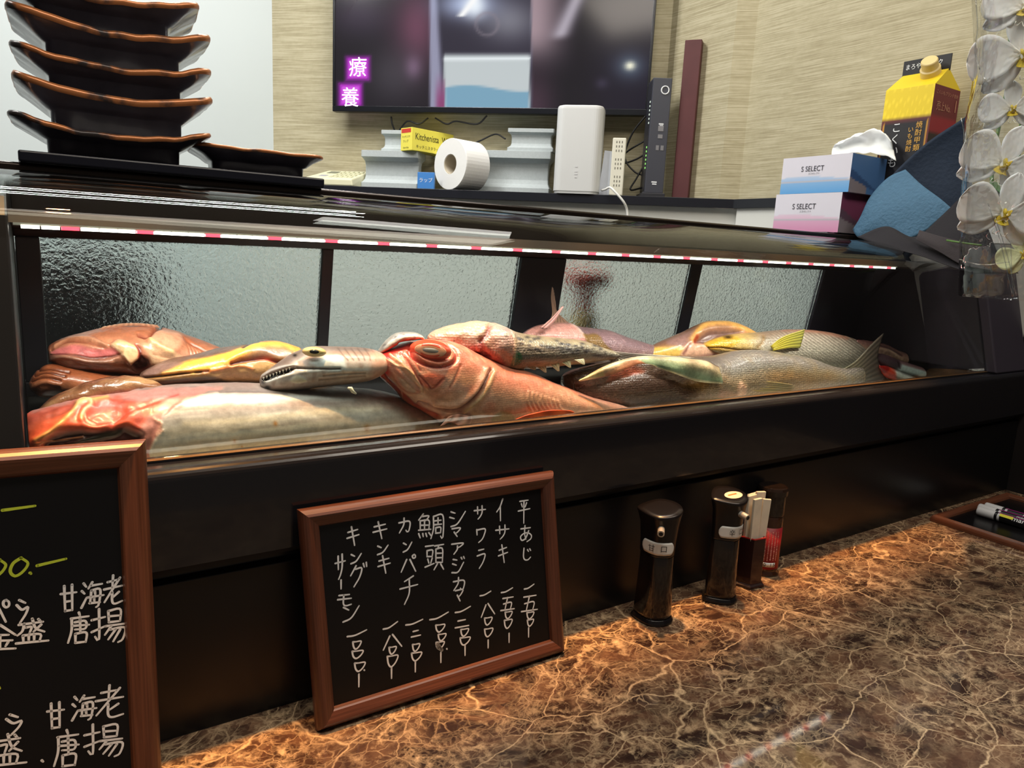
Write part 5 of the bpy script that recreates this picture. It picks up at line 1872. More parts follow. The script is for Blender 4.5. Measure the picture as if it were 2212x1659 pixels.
# red topped bottle seen through the pebbled glass
sq = onz(1262, 760, .255)
qx = ony(1262, 640, .376)
t = thing('red_bottle', 'red capped bottle blurred behind the pebbled rear glass of the case', 'bottle', (qx.x, .376, .20))
MQ = Matrix.Translation((qx.x, .376, 0))
za, zb_, zc2 = ony(1262, 588, 0.376).z, ony(1262, 672, 0.376).z, ony(1262, 708, 0.376).z
G().lathe([(.012, zb_), (.015, zb_ + .02), (.016, za - .03), (.042, za - .02), (.044, za)], 32, MQ).build('cap', pm('cap_red', (214, 66, 44), .4), t, smooth=True)
G().lathe([(.026, .20), (.026, zc2), (.020, zb_), (.012, zb_ + .001)], 32, MQ).build('body', pm('bottle_gold', (206, 170, 96), .3), t, smooth=True)
tag(G().box((0.2, .347, .16), (WX - .06, .62, .20)).build('kitchen_worktop', pm('worktop_grey', (168, 172, 170), .3, metal=.2), bevel=.002), 'grey kitchen worktop behind the fish case under the red bottle', 'worktop')
tag(G().box((-1.2, .75, -.9), (0.10, 1.2, .42)).build('kitchen_cabinet', pm('cabinet_dark', (40, 42, 46), .35), bevel=.004), 'dark kitchen cabinet behind the left rear glass of the case', 'cabinet')
# ================================================================== FISH
def seg_dist(X, Y, pts):
    d = np.full(X.shape, 1e9)
    for (x0, y0), (x1, y1) in zip(pts[:-1], pts[1:]):
        vx, vy = x1 - x0, y1 - y0
        L2 = vx * vx + vy * vy + 1e-9
        t = np.clip(((X - x0) * vx + (Y - y0) * vy) / L2, 0, 1)
        d = np.minimum(d, np.hypot(X - x0 - t * vx, Y - y0 - t * vy))
    return d


def smooth_pts(pts, n=None):
    if len(pts) < 3:
        return pts
    return [tuple(p) for p in cr(pts, n or len(pts) * 6)]


def inside(X, Y, poly):
    c = np.zeros(X.shape, bool)
    n = len(poly)
    for i in range(n):
        x0, y0 = poly[i]
        x1, y1 = poly[(i + 1) % n]
        k = ((y0 > Y) != (y1 > Y))
        xi = (x1 - x0) * (Y - y0) / (y1 - y0 + 1e-12) + x0
        c ^= k & (X < xi)
    return c


class Skin:
    """colour and relief of one fish, authored on its visible flank"""

    def __init__(self, V, N, a, u):
        self.V, self.N, self.a, self.u = V, N, a, u
        q = proj(V)
        self.X, self.Y = q[:, 0], q[:, 1]
        self.C = np.zeros((len(V), 3))
        self.D = np.zeros(len(V))
        self.nz = {}

    def noise(self, sc, stretch=(1, 1, 1)):
        k = (sc, stretch)
        if k not in self.nz:
            self.nz[k] = np.array([noise.noise(Vector((p[0] * sc * stretch[0], p[1] * sc * stretch[1], p[2] * sc * stretch[2]))) for p in self.V])
        return self.nz[k]

    def stops(self, st):
        xs = [s[0] for s in st]
        cs = np.array([s[1] for s in st], float)
        for k in range(3):
            self.C[:, k] = np.interp(self.a, xs, cs[:, k])

    def mix(self, m, c):
        m = np.clip(m, 0, 1)[:, None]
        self.C = self.C * (1 - m) + np.array(c, float) * m

    def poly(self, pts, c, soft=6, alpha=1.0, wob=0.0, disp=0.0, sm_=True):
        pts = smooth_pts(pts + [pts[0]], len(pts) * 6)[:-1] if sm_ else pts
        X, Y = self.X, self.Y
        if wob:
            X = X + self.noise(70) * wob
            Y = Y + self.noise(85) * wob
        d = seg_dist(X, Y, pts + [pts[0]])
        s = np.where(inside(X, Y, pts), d, -d)
        m = sm(-soft * .5, soft * .5, s) * alpha
        if c is not None:
            self.mix(m, c)
        if disp:
            self.D += sm(-soft, soft, s) * disp

    def line(self, pts, w, c, alpha=1.0, disp=0.0, wob=0.0, dw=None):
        pts = smooth_pts(pts)
        X, Y = self.X, self.Y
        if wob:
            X = X + self.noise(70) * wob
            Y = Y + self.noise(85) * wob
        d = seg_dist(X, Y, pts)
        m = np.exp(-(d / w) ** 2)
        if c is not None:
            self.mix(m * alpha, c)
        if disp:
            self.D += np.exp(-(d / (dw or w * 1.4)) ** 2) * disp

    def blob(self, x, y, rx, ry, c, alpha=1.0, disp=0.0, rot=0.0):
        cr_, sr = math.cos(rot), math.sin(rot)
        dx, dy = self.X - x, self.Y - y
        e = ((dx * cr_ + dy * sr) / rx) ** 2 + ((-dx * sr + dy * cr_) / ry) ** 2
        m = np.exp(-e)
        if c is not None:
            self.mix(m * alpha, c)
        if disp:
            self.D += m * disp

    def mottle(self, sc, amt, c, stretch=(1, 1, 1), lo=.0):
        self.mix(np.clip((self.noise(sc, stretch) - lo) * 2.2, 0, 1) * amt, c)


def inside_case(P):
    """the fish lie on the tray and against the front lip, the glass, the rear panes and the end wall"""
    P = np.array(P, float)
    P[:, 2] = np.maximum(P[:, 2], .2338)
    P[:, 1] = np.maximum(P[:, 1], np.where(P[:, 2] < .268, .034, .027 + np.maximum(P[:, 2] - .26, 0) * .27))
    P[:, 1] = np.minimum(P[:, 1], np.where(P[:, 2] < .29, .302, .306 - (P[:, 2] - .268) * .17))
    P[:, 0] = np.clip(P[:, 0], -.0855, 1.516)
    return P


def fish_body(name, st, Y, paint, mat, parent, n=170, m=64, power=1.0, lump=0.0, k=1.22, off=-8):
    """st: rows (x_top, y_top, x_bottom, y_bottom, y offset, half thickness) in photo pixels along the fish"""
    n, m = int(n * 1.55), int(m * 1.35)
    mf = int(m * .76)                       # finer grid on the flank that faces the dining side
    R = cr([list(s) for s in st], n)
    rows = []
    for r in R:
        T, B = ony(r[0], r[1], Y + r[4]), ony(r[2], r[3], Y + r[4])
        rows.append(((T + B) / 2, (T - B) / 2, max(r[5], .0006)))
    V, Nn, A, U_ = [], [], [], []
    for i, (c, u, th) in enumerate(rows):
        t = rows[min(i + 1, n - 1)][0] - rows[max(i - 1, 0)][0]
        F = t.cross(u)
        F.normalize()
        if F.y > 0:
            F = -F
        for q_ in range(m):
            ph = math.pi * q_ / mf if q_ < mf else math.pi + math.pi * (q_ - mf) / (m - mf)
            cs, sn = math.cos(ph), math.sin(ph)
            if power != 1.0:
                cs = math.copysign(abs(cs) ** power, cs)
                sn = math.copysign(abs(sn) ** power, sn)
            p = c + u * cs + F * (sn * th)
            V.append(p)
            nn = (u.normalized() * cs * th + F * sn * u.length)
            Nn.append(nn.normalized() if nn.length > 1e-9 else F)
            A.append((1 - math.cos(ph)) / 2)
            U_.append(i / (n - 1))
    V = np.array([list(v) for v in V])
    Nn = np.array([list(v) for v in Nn])
    S = Skin(V, Nn, np.array(A), np.array(U_))
    paint(S)
    D = S.D.copy()
    if lump:
        D += S.noise(38) * lump + S.noise(110) * lump * .4
    fall = np.clip(np.minimum(S.u, 1 - S.u) / .02, 0, 1)
    V2 = V + Nn * (D * fall)[:, None]
    # the fish lie on the tray and against the glass and end wall
    V2 = inside_case(V2)
    F_ = [(i * m + j, i * m + (j + 1) % m, (i + 1) * m + (j + 1) % m, (i + 1) * m + j) for i in range(n - 1) for j in range(m)]
    F_ += [tuple(range(m))[::-1], tuple(range((n - 1) * m, n * m))]
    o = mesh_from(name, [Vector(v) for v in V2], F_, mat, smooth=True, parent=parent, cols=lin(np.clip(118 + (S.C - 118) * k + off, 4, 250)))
    return o


def fish_thing(label, st, Y, group=None, cat='fish', name='fish'):
    r = st[len(st) // 2]
    c = ony(r[2], r[3], Y)
    return thing(name, label, cat, c, 0, group)


def fin(name, rows, Yd, cols, parent, nu=24, nv=14, solid=.0009, rays=10, mat=None, wav=.0):
    """rows: curves of (px, py, extra depth); cols: colour per row (base to edge)"""
    R = [[ony(p[0], p[1], Yd + (p[2] if len(p) > 2 else 0)) for p in r] for r in rows]
    v, f, uv = sheet(R, nu, nv)
    Cc = []
    P = []
    for i, p in enumerate(v):
        s, t = uv[i]
        ray = math.sin(s * rays * 2 * math.pi)
        if callable(cols):
            c = np.array(cols(s, t), float)
        else:
            k = t * (len(cols) - 1)
            a = min(int(k), len(cols) - 2)
            c = np.array(cols[a], float) * (1 - (k - a)) + np.array(cols[a + 1], float) * (k - a)
        Cc.append(np.clip(c * (1 + .16 * ray), 0, 255))
        P.append(Vector(p) + Vector((0, -1, .2)) * (.0005 * ray + wav * math.sin(s * 9 + t * 4)))
    P = [Vector(p) for p in inside_case([list(p) for p in P])]
    return mesh_from(name, P, f, mat or FIN, smooth=True, parent=parent, cols=lin(np.array(Cc)), solid=solid)


def eye(parent, x, y, Y, rx, ry, ring, pupil, rot=0.0, face=None, bulge=.35, pr=.5, iris=None, py=1.0):
    """flattened eyeball with ring and pupil, sized in photo pixels"""
    c = ony(x, y, Y)
    u = (ony(x + 10, y, Y) - ony(x - 10, y, Y)).length / 20
    back = (Vector(CAM) - c).normalized()
    right = Vector(ROT @ np.array([math.cos(rot), math.sin(rot), 0]))
    right = (right - back * right.dot(back)).normalized()
    up = back.cross(right).normalized()

    def dome(r0, r1, h0, h1, n=40, k=8, py=1.0):
        v, f = [], []
        for i in range(k + 1):
            t = i / k
            rr = r0 + (r1 - r0) * t
            hh = h0 + (h1 - h0) * math.sin(t * math.pi / 2)
            for j in range(n):
                a = 2 * math.pi * j / n
                v.append(c + right * (rr * rx * u * math.cos(a)) + up * (rr * ry * py * u * math.sin(a)) + back * (hh * ry * u))
        f = [(i * n + j, i * n + (j + 1) % n, (i + 1) * n + (j + 1) % n, (i + 1) * n + j) for i in range(k) for j in range(n)]
        f.append(tuple(range(k * n, (k + 1) * n)))
        f.append(tuple(range(n))[::-1])
        return G().add(v, f)
    e = dome(1.0, pr * .9, -.6, bulge).build('eye', ring, parent, smooth=True)
    if iris is not None:
        dome(pr * 1.45, pr * .8, bulge * .6, bulge * 1.05, py=(1 + py) / 2).build('iris', iris, e, smooth=True)
    dome(pr, .05, bulge * .8, bulge * 1.35, py=py).build('pupil', pupil, e, smooth=True)
    return e


WET = m_vcol('wet_skin', rough=.3, coat=.25, bump=.5, bscale=260, sss=.03, var=.30, bdist=.0012)
FLESH = m_vcol('wet_flesh', rough=.24, coat=.5, bump=.6, bscale=220, sss=.06, var=.30, bdist=.0018)
SILVER = m_vcol('silver_skin', rough=.42, coat=.12, bump=.35, bscale=150, metal=.12, var=.22, bdist=.001)
SCALED = m_vcol('scaled_skin', rough=.30, coat=.2, bump=.9, bscale=330, kind='scale', var=.28, bdist=.0012)
REDSK = m_vcol('red_skin', rough=.28, coat=.35, bump=.28, bscale=380, kind='scale', var=.26, bdist=.0011)
FIN = m_vcol('fin_skin', rough=.38, coat=.15, sss=.05)
pupil_black = pm('pupil_black', (14, 14, 18), .08, coat=.6)
pupil_cloud = pm('pupil_cloudy', (150, 150, 148), .1, coat=.6)
eye_yellow = pm('eye_ring_yellow', (214, 196, 136), .2, coat=.5)
eye_red = pm('eye_ring_red', (226, 92, 66), .22, coat=.5)
eye_pale = pm('eye_ring_pale', (236, 172, 140), .22, coat=.5)
tooth_white = pm('tooth_white', (238, 236, 226), .3)

# ---- big silver fish with red cut end, front left
Y4 = .108
st = [(44, 905, 46, 965, 0, .004), (50, 896, 54, 990, 0, .022), (86, 880, 86, 1012, 0, .036), (165, 862, 165, 1020, 0, .046), (233, 851, 240, 1018, 0, .050), (301, 842, 318, 1013, 0, .052),
      (369, 834, 380, 1006, 0, .053), (482, 829, 490, 992, 0, .053), (563, 830, 575, 982, 0, .052), (660, 834, 680, 970, .003, .050), (760, 838, 770, 962, .006, .046), (830, 846, 840, 955, .010, .042),
      (900, 868, 900, 948, .016, .034), (950, 895, 945, 940, .022, .022), (985, 912, 985, 930, .026, .006)]


def p4(S):
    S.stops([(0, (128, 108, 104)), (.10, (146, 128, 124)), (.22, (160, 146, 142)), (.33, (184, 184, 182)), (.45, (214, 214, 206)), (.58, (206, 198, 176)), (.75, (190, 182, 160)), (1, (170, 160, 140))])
    S.mix(np.clip(S.noise(9, (.5, 1, 5)), 0, 1) * .8, (150, 146, 138))
    S.mix(np.clip(-S.noise(13, (.4, 1, 6)), 0, 1) * .7, (236, 226, 198))
    S.mix(np.clip(S.noise(90, (.12, 1, 2.5)), 0, 1) * .55, (120, 112, 106))
    S.mix(np.clip(-S.noise(150, (.2, 1, 2)), 0, 1) * .45, (240, 238, 228))
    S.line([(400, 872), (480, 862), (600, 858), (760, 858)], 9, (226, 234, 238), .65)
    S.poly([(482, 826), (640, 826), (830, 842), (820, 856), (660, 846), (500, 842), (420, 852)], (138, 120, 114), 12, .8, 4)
    S.line([(440, 850), (520, 846), (620, 850)], 2, (92, 84, 84), .7)
    S.line([(380, 880), (420, 860), (470, 848)], 2, (200, 160, 152), .8, .0008)
    S.line([(400, 915), (560, 905), (700, 888), (820, 884)], 8, (238, 226, 196), .5)
    S.line([(520, 955), (650, 935), (780, 926), (900, 930)], 10, (150, 142, 124), .5)
    # skin edge to pink flesh
    S.poly([(30, 1040), (30, 870), (100, 865), (200, 848), (330, 838), (480, 834), (430, 850), (400, 862), (372, 882), (350, 905), (344, 932), (335, 952), (322, 980), (312, 1040)], (176, 122, 114), 5, 1, 6, -.0018)
    S.poly([(40, 1040), (40, 905), (90, 884), (165, 864), (240, 856), (300, 862), (330, 858), (350, 866), (320, 905), (300, 930), (286, 960), (270, 1040)], (182, 82, 64), 14, .97, 8)
    S.poly([(50, 985), (52, 925), (100, 895), (160, 880), (190, 890), (215, 905), (290, 905), (262, 925), (160, 930), (120, 962), (60, 1000)], (198, 92, 64), 12, .85, 4)
    S.poly([(180, 890), (230, 872), (268, 880), (262, 905), (222, 915), (192, 906)], (202, 84, 66), 12, .9, 3, -.004)
    S.poly([(110, 1030), (96, 960), (150, 925), (215, 930), (262, 918), (300, 935), (306, 958), (270, 1030)], (64, 24, 18), 12, .95, 4, -.010)
    S.poly([(150, 962), (200, 938), (260, 922), (258, 936), (210, 952)], (46, 42, 30), 8, .9, 3, .004)
    S.line([(76, 950), (110, 930), (150, 895), (176, 868), (232, 857)], 4.5, (222, 168, 104), .95, .0025)
    S.line([(76, 960), (130, 948), (180, 938)], 3, (200, 130, 80), .8, .002)
    S.line([(166, 868), (180, 862), (198, 868), (180, 884), (176, 900)], 4, (226, 190, 140), .9, .002)
    S.line([(184, 888), (190, 902), (206, 910)], 2, (228, 170, 150), .8, .001)
    S.line([(240, 915), (270, 890), (320, 870), (385, 848)], 2.4, (176, 66, 56), .8, -.001)
    S.line([(300, 862), (340, 856), (380, 862)], 6, (212, 160, 150), .5)
    S.line([(335, 905), (349, 916), (338, 940), (352, 930)], 2.2, (214, 176, 156), .8, .0012)
    S.mottle(60, .30, (226, 150, 128), lo=.25) if False else None
    m = (S.X < 330)
    S.D += np.where(m, S.noise(120) * .0012, 0)
    for x, y, r in ((595, 915, 4.5), (793, 925, 6.5), (507, 953, 3), (523, 965, 2)):
        S.blob(x, y, r, r * 1.2, (176, 126, 72), .95)
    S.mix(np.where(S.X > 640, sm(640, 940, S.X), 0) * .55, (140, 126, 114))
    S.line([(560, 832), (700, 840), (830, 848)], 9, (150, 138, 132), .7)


fish4 = fish_thing('big silver fish lying in front at the left with its red flesh cut open', st, Y4)
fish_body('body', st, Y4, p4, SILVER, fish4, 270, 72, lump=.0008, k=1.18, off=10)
# torn flap behind the cut
st = [(80, 884, 80, 892, .03, .004), (110, 862, 112, 884, .03, .010), (150, 842, 152, 876, .03, .014), (200, 822, 204, 868, .03, .016), (245, 813, 250, 860, .028, .016), (290, 812, 296, 852, .026, .014), (330, 822, 336, 846, .024, .008), (352, 832, 354, 840, .022, .002)]


def p4b(S):
    S.stops([(0, (120, 84, 66)), (.4, (150, 112, 86)), (1, (140, 90, 76))])
    S.mottle(60, .7, (186, 150, 112), (.5, 1, 2))
    S.D += S.noise(90) * .002


fish_body('torn_flap', st, Y4, p4b, FLESH, fish4, 80, 40)

# ---- pinkish brown fish head with closed lips, back left
Y1 = .215
st = [(103, 754, 104, 760, 0, .004), (110, 744, 106, 775, 0, .018), (138, 731, 120, 790, 0, .030), (170, 721, 150, 803, 0, .036), (224, 707, 211, 808, 0, .042), (279, 703, 279, 812, 0, .046), (340, 706, 340, 822, 0, .046),
      (392, 720, 392, 822, 0, .040), (430, 733, 430, 812, 0, .034), (470, 748, 470, 806, 0, .026), (530, 775, 530, 806, 0, .016), (580, 792, 580, 806, 0, .008)]


def p1(S):
    S.stops([(0, (176, 112, 86)), (.2, (196, 138, 110)), (.45, (190, 138, 114)), (.68, (132, 100, 84)), (1, (92, 70, 60))])
    S.mottle(60, .45, (214, 152, 120), (1, 1, 1.6), .05)
    S.mottle(90, .3, (150, 92, 72), (1, 1, 1), .15)
    # lips
    S.poly([(106, 762), (130, 748), (170, 744), (205, 752), (250, 752), (262, 760), (235, 772), (200, 774), (160, 764), (125, 764)], (204, 122, 120), 7, .95, 2, -.0025)
    S.line([(110, 768), (135, 764), (165, 768), (200, 776), (240, 772), (262, 764)], 2.2, (104, 62, 58), .8, -.003)
    S.line([(112, 754), (145, 738), (190, 740), (225, 749)], 2.0, (140, 86, 68), .7, -.002)
    S.line([(118, 748), (150, 732), (195, 734), (232, 746)], 3.0, (208, 156, 126), .7, .002)
    S.line([(107, 774), (140, 770), (190, 780), (240, 782)], 4, (150, 112, 96), .6, .0025)
    S.line([(300, 722), (320, 728), (330, 716), (345, 708)], 3, (92, 40, 30), .7, -.004)
    S.poly([(335, 712), (390, 722), (392, 745), (372, 760), (345, 745), (320, 735)], (222, 168, 140), 10, .8, 0, .002)
    S.poly([(240, 745), (260, 736), (300, 756), (300, 780), (282, 785), (262, 765)], (222, 182, 142), 6, .95, 0, .004)
    S.line([(242, 747), (254, 756), (272, 772), (284, 786)], 1.8, (240, 214, 176), .8, .001)
    S.poly([(293, 745), (303, 752), (308, 768), (322, 780), (322, 800), (296, 802), (287, 786), (300, 770)], (70, 30, 28), 5, .95, 0, -.004)
    S.line([(294, 746), (300, 758), (299, 770)], 3, (170, 74, 58), .8, .001)
    S.poly([(306, 744), (340, 742), (380, 762), (400, 775), (370, 785), (330, 790), (322, 775)], (204, 170, 138), 8, .8, 2, .002)
    S.line([(322, 735), (350, 754), (372, 762)], 4, (232, 196, 146), .9, .003)
    S.line([(330, 765), (360, 772), (392, 780)], 2, (150, 110, 86), .6, -.001)
    for k in range(9):
        S.line([(395 + k * 3, 728 + k * 2), (405 + k * 7, 745 + k * 3), (412 + k * 9, 768 + k * 2)], 1.2, (160, 98, 74), .5, -.0006)


f1 = fish_thing('pinkish brown fish head with thick pink lips at the back left of the case', st, Y1, name='fish')
fish_body('body', st, Y1, p1, WET, f1, 190, 64, lump=.0012)
fin('dorsal_fin', [[(210, 714), (262, 705), (300, 704), (345, 708)], [(222, 706), (262, 699), (300, 698), (340, 702)]], Y1 - .004, [(180, 120, 92), (206, 160, 130)], f1, solid=.002)

# ---- brown head below it
Y2 = .195
st = [(62, 828, 63, 834, 0, .003), (70, 812, 69, 846, 0, .014), (84, 797, 88, 856, 0, .020), (110, 786, 116, 858, 0, .024), (150, 790, 160, 858, 0, .026), (210, 800, 220, 856, 0, .026), (280, 808, 290, 852, 0, .022), (340, 816, 345, 848, 0, .010), (370, 826, 372, 840, 0, .002)]


def p2(S):
    S.stops([(0, (150, 92, 66)), (.35, (152, 98, 72)), (.6, (116, 84, 66)), (1, (76, 54, 44))])
    S.mottle(50, .5, (176, 116, 84), lo=.05)
    for pts in (((70, 822), (95, 815), (130, 822)), ((76, 810), (100, 804), (140, 812)), ((86, 798), (110, 796), (150, 804))):
        S.line(list(pts), 2.2, (84, 50, 38), .8, -.0025)
    S.line([(66, 836), (95, 826), (128, 830)], 4, (166, 116, 90), .7, .002)


f2 = fish_thing('brown wrinkled fish head tucked below the pink lipped one at far left', st, Y2)
fish_body('body', st, Y2, p2, WET, f2, 110, 48, lump=.001)

# ---- yellow and dark brown fish head pointing left
Y3 = .160
st = [(302, 810, 303, 818, 0, .002), (312, 801, 322, 834, 0, .012), (358, 779, 369, 832, 0, .022), (425, 765, 430, 828, 0, .028), (480, 751, 480, 826, 0, .032), (527, 747, 530, 828, 0, .034), (568, 742, 575, 830, 0, .034), (608, 745, 612, 832, 0, .032), (645, 757, 650, 832, 0, .026), (690, 778, 690, 828, 0, .016), (720, 800, 720, 820, 0, .004)]


def p3(S):
    S.stops([(0, (112, 88, 78)), (.18, (134, 106, 88)), (.42, (168, 122, 70)), (.62, (110, 86, 60)), (.8, (92, 72, 56)), (1, (70, 56, 46))])
    S.poly([(352, 800), (400, 782), (470, 766), (520, 752), (560, 750), (520, 770), (490, 788), (450, 800), (400, 804)], (236, 176, 86), 12, .95, 2, .001)
    S.poly([(304, 812), (330, 794), (365, 782), (395, 786), (360, 802), (330, 812)], (140, 112, 104), 10, .9, 2)
    S.line([(303, 815), (350, 812), (400, 806), (450, 802)], 2.0, (54, 38, 30), .95, -.0035)
    S.line([(352, 807), (400, 802), (418, 805)], 3.4, (226, 178, 104), .85, .001)
    S.line([(304, 822), (350, 822), (420, 818), (470, 814)], 5, (96, 78, 72), .5, .0015)
    S.line([(502, 782), (522, 768), (555, 752), (600, 748), (645, 760)], 8, (238, 170, 92), .97, .004)
    S.line([(500, 786), (530, 776), (570, 770), (605, 780), (640, 782)], 3.4, (84, 26, 22), .95, -.006)
    S.poly([(450, 806), (500, 794), (540, 786), (575, 778), (600, 800), (590, 826), (500, 826)], (196, 158, 116), 10, .8, 2)
    S.line([(440, 804), (480, 796), (520, 790), (545, 796)], 3, (226, 142, 96), .8, .0015)
    S.blob(575, 775, 14, 7, (212, 104, 70), .7)
    S.poly([(420, 776), (450, 762), (490, 754), (520, 750), (480, 764)], (112, 92, 88), 8, .8, 2)
    S.line([(526, 754), (540, 746), (556, 742)], 3, (40, 22, 26), .9, -.002)


f3 = fish_thing('yellow and dark brown pointed fish head lying between pink head and silver toothed head', st, Y3)
fish_body('body', st, Y3, p3, WET, f3, 170, 60, lump=.0006)

# ---- silver head with teeth and a yellow eye (mackerel)
Y5 = .098
st = [(562, 818, 563, 835, 0, .003), (570, 808, 572, 843, 0, .008), (595, 789, 585, 846, 0, .014), (627, 768, 625, 843, 0, .020), (656, 756, 658, 839, 0, .025), (681, 750, 690, 835, 0, .028), (726, 749, 726, 830, 0, .031), (782, 751, 784, 822, 0, .031), (808, 756, 806, 806, .004, .026), (830, 766, 828, 796, .010, .014), (842, 774, 842, 786, .014, .003)]


def p5(S):
    S.stops([(0, (128, 110, 102)), (.14, (152, 134, 124)), (.3, (184, 174, 168)), (.5, (206, 206, 204)), (.7, (178, 168, 160)), (.85, (150, 136, 126)), (1, (112, 98, 90))])
    S.mottle(120, .35, (136, 112, 100), (2, 1, 1), .1)
    S.poly([(690, 775), (735, 770), (748, 795), (735, 800), (690, 796), (668, 784)], (210, 220, 224), 10, .9, 2, .001)
    S.line([(635, 795), (690, 797), (735, 797)], 1.6, (70, 60, 56), .8, -.002)
    S.poly([(566, 818), (585, 806), (612, 798), (636, 793), (628, 803), (600, 812), (576, 822)], (26, 18, 18), 3, 1, 0, -.006)
    S.line([(563, 814), (585, 801), (612, 792), (640, 790)], 2.6, (186, 178, 172), .8, .001)
    S.line([(566, 830), (590, 822), (620, 812), (650, 805), (690, 802)], 3, (206, 204, 198), .7, .001)
    S.blob(577, 838, 7, 5, (36, 34, 36), .95)
    S.blob(568, 826, 6, 5, (70, 66, 66), .8)
    S.poly([(626, 824), (640, 812), (658, 818), (662, 824), (640, 828)], (212, 212, 192), 4, .85, 3, .001)
    S.line([(700, 812), (740, 808), (790, 806)], 2, (136, 120, 108), .6, -.001)
    S.line([(690, 820), (740, 816), (790, 812)], 2, (138, 120, 108), .5, -.001)
    for k in range(6):
        S.line([(730 + k * 14, 752), (742 + k * 14, 768), (752 + k * 12, 778)], 1.6, (96, 76, 70), .6)
    S.blob(637, 768, 4, 2.5, (30, 24, 24), .9)
    S.mix(sm(790, 815, S.X) * .7, (206, 160, 140))
    S.blob(676, 760, 26, 14, (150, 140, 130), .5, .002)


f5 = fish_thing('silver fish head with open toothed jaw and yellow ringed eye', st, Y5)
fish_body('body', st, Y5, p5, SILVER, f5, 170, 60, lump=.0005)
eye(f5, 679, 760, Y5 - .024, 25, 11, eye_yellow, pupil_black, rot=.06, bulge=.5, pr=.50)
g = G()
for i in range(9):
    x = 570 + i * 7
    y = 817 - i * 2.6
    a, b, c_ = ony(x - 1.6, y - 2, Y5 - .013 - i * .0012), ony(x + 1.6, y - 2.5, Y5 - .013 - i * .0012), ony(x - .5, y + 4, Y5 - .0132 - i * .0012)
    d = a + Vector((0, .0015, 0))
    g.add([a, b, c_, d], [(0, 1, 2), (0, 2, 3), (1, 3, 2), (0, 3, 1)])
    if i % 2 == 0:
        a, b, c_ = ony(x, y + 9, Y5 - .013 - i * .0012), ony(x + 3, y + 8.5, Y5 - .013 - i * .0012), ony(x + 1.4, y + 3.5, Y5 - .0132 - i * .0012)
        d = a + Vector((0, .0015, 0))
        g.add([a, b, c_, d], [(0, 1, 2), (0, 2, 3), (1, 3, 2), (0, 3, 1)])
o = g.build('teeth', tooth_white, f5)
o['kind'] = 'stuff'
# scrap of white flesh on the silver fish
c = ony(761, 843, Y4 - .046)
tag(G().tube([ony(752, 838, Y4 - .047), ony(758, 839, Y4 - .05), ony(762, 846, Y4 - .05), ony(769, 850, Y4 - .048)], [.0012, .0022, .0018, .001], 8).build('flesh_scrap', pm('scrap_white', (226, 226, 206), .5), smooth=True),
    'small white scrap of flesh lying on the big silver fish', 'scrap')

# ---- red fish, front centre
Y6 = .094
st = [(806, 774, 807, 782, 0, .003), (814, 766, 812, 800, 0, .014), (830, 757, 830, 817, 0, .024), (859, 747, 855, 842, 0, .033), (893, 740, 886, 872, 0, .040), (927, 736, 922, 893, 0, .044), (972, 737, 965, 912, 0, .047), (1008, 752, 1000, 926, 0, .047),
      (1045, 770, 1040, 928, 0, .045), (1090, 788, 1085, 923, 0, .043), (1142, 803, 1138, 917, 0, .040), (1210, 832, 1205, 909, .002, .034), (1280, 858, 1278, 901, .006, .025), (1340, 874, 1340, 895, .012, .014), (1380, 885, 1380, 892, .016, .003)]


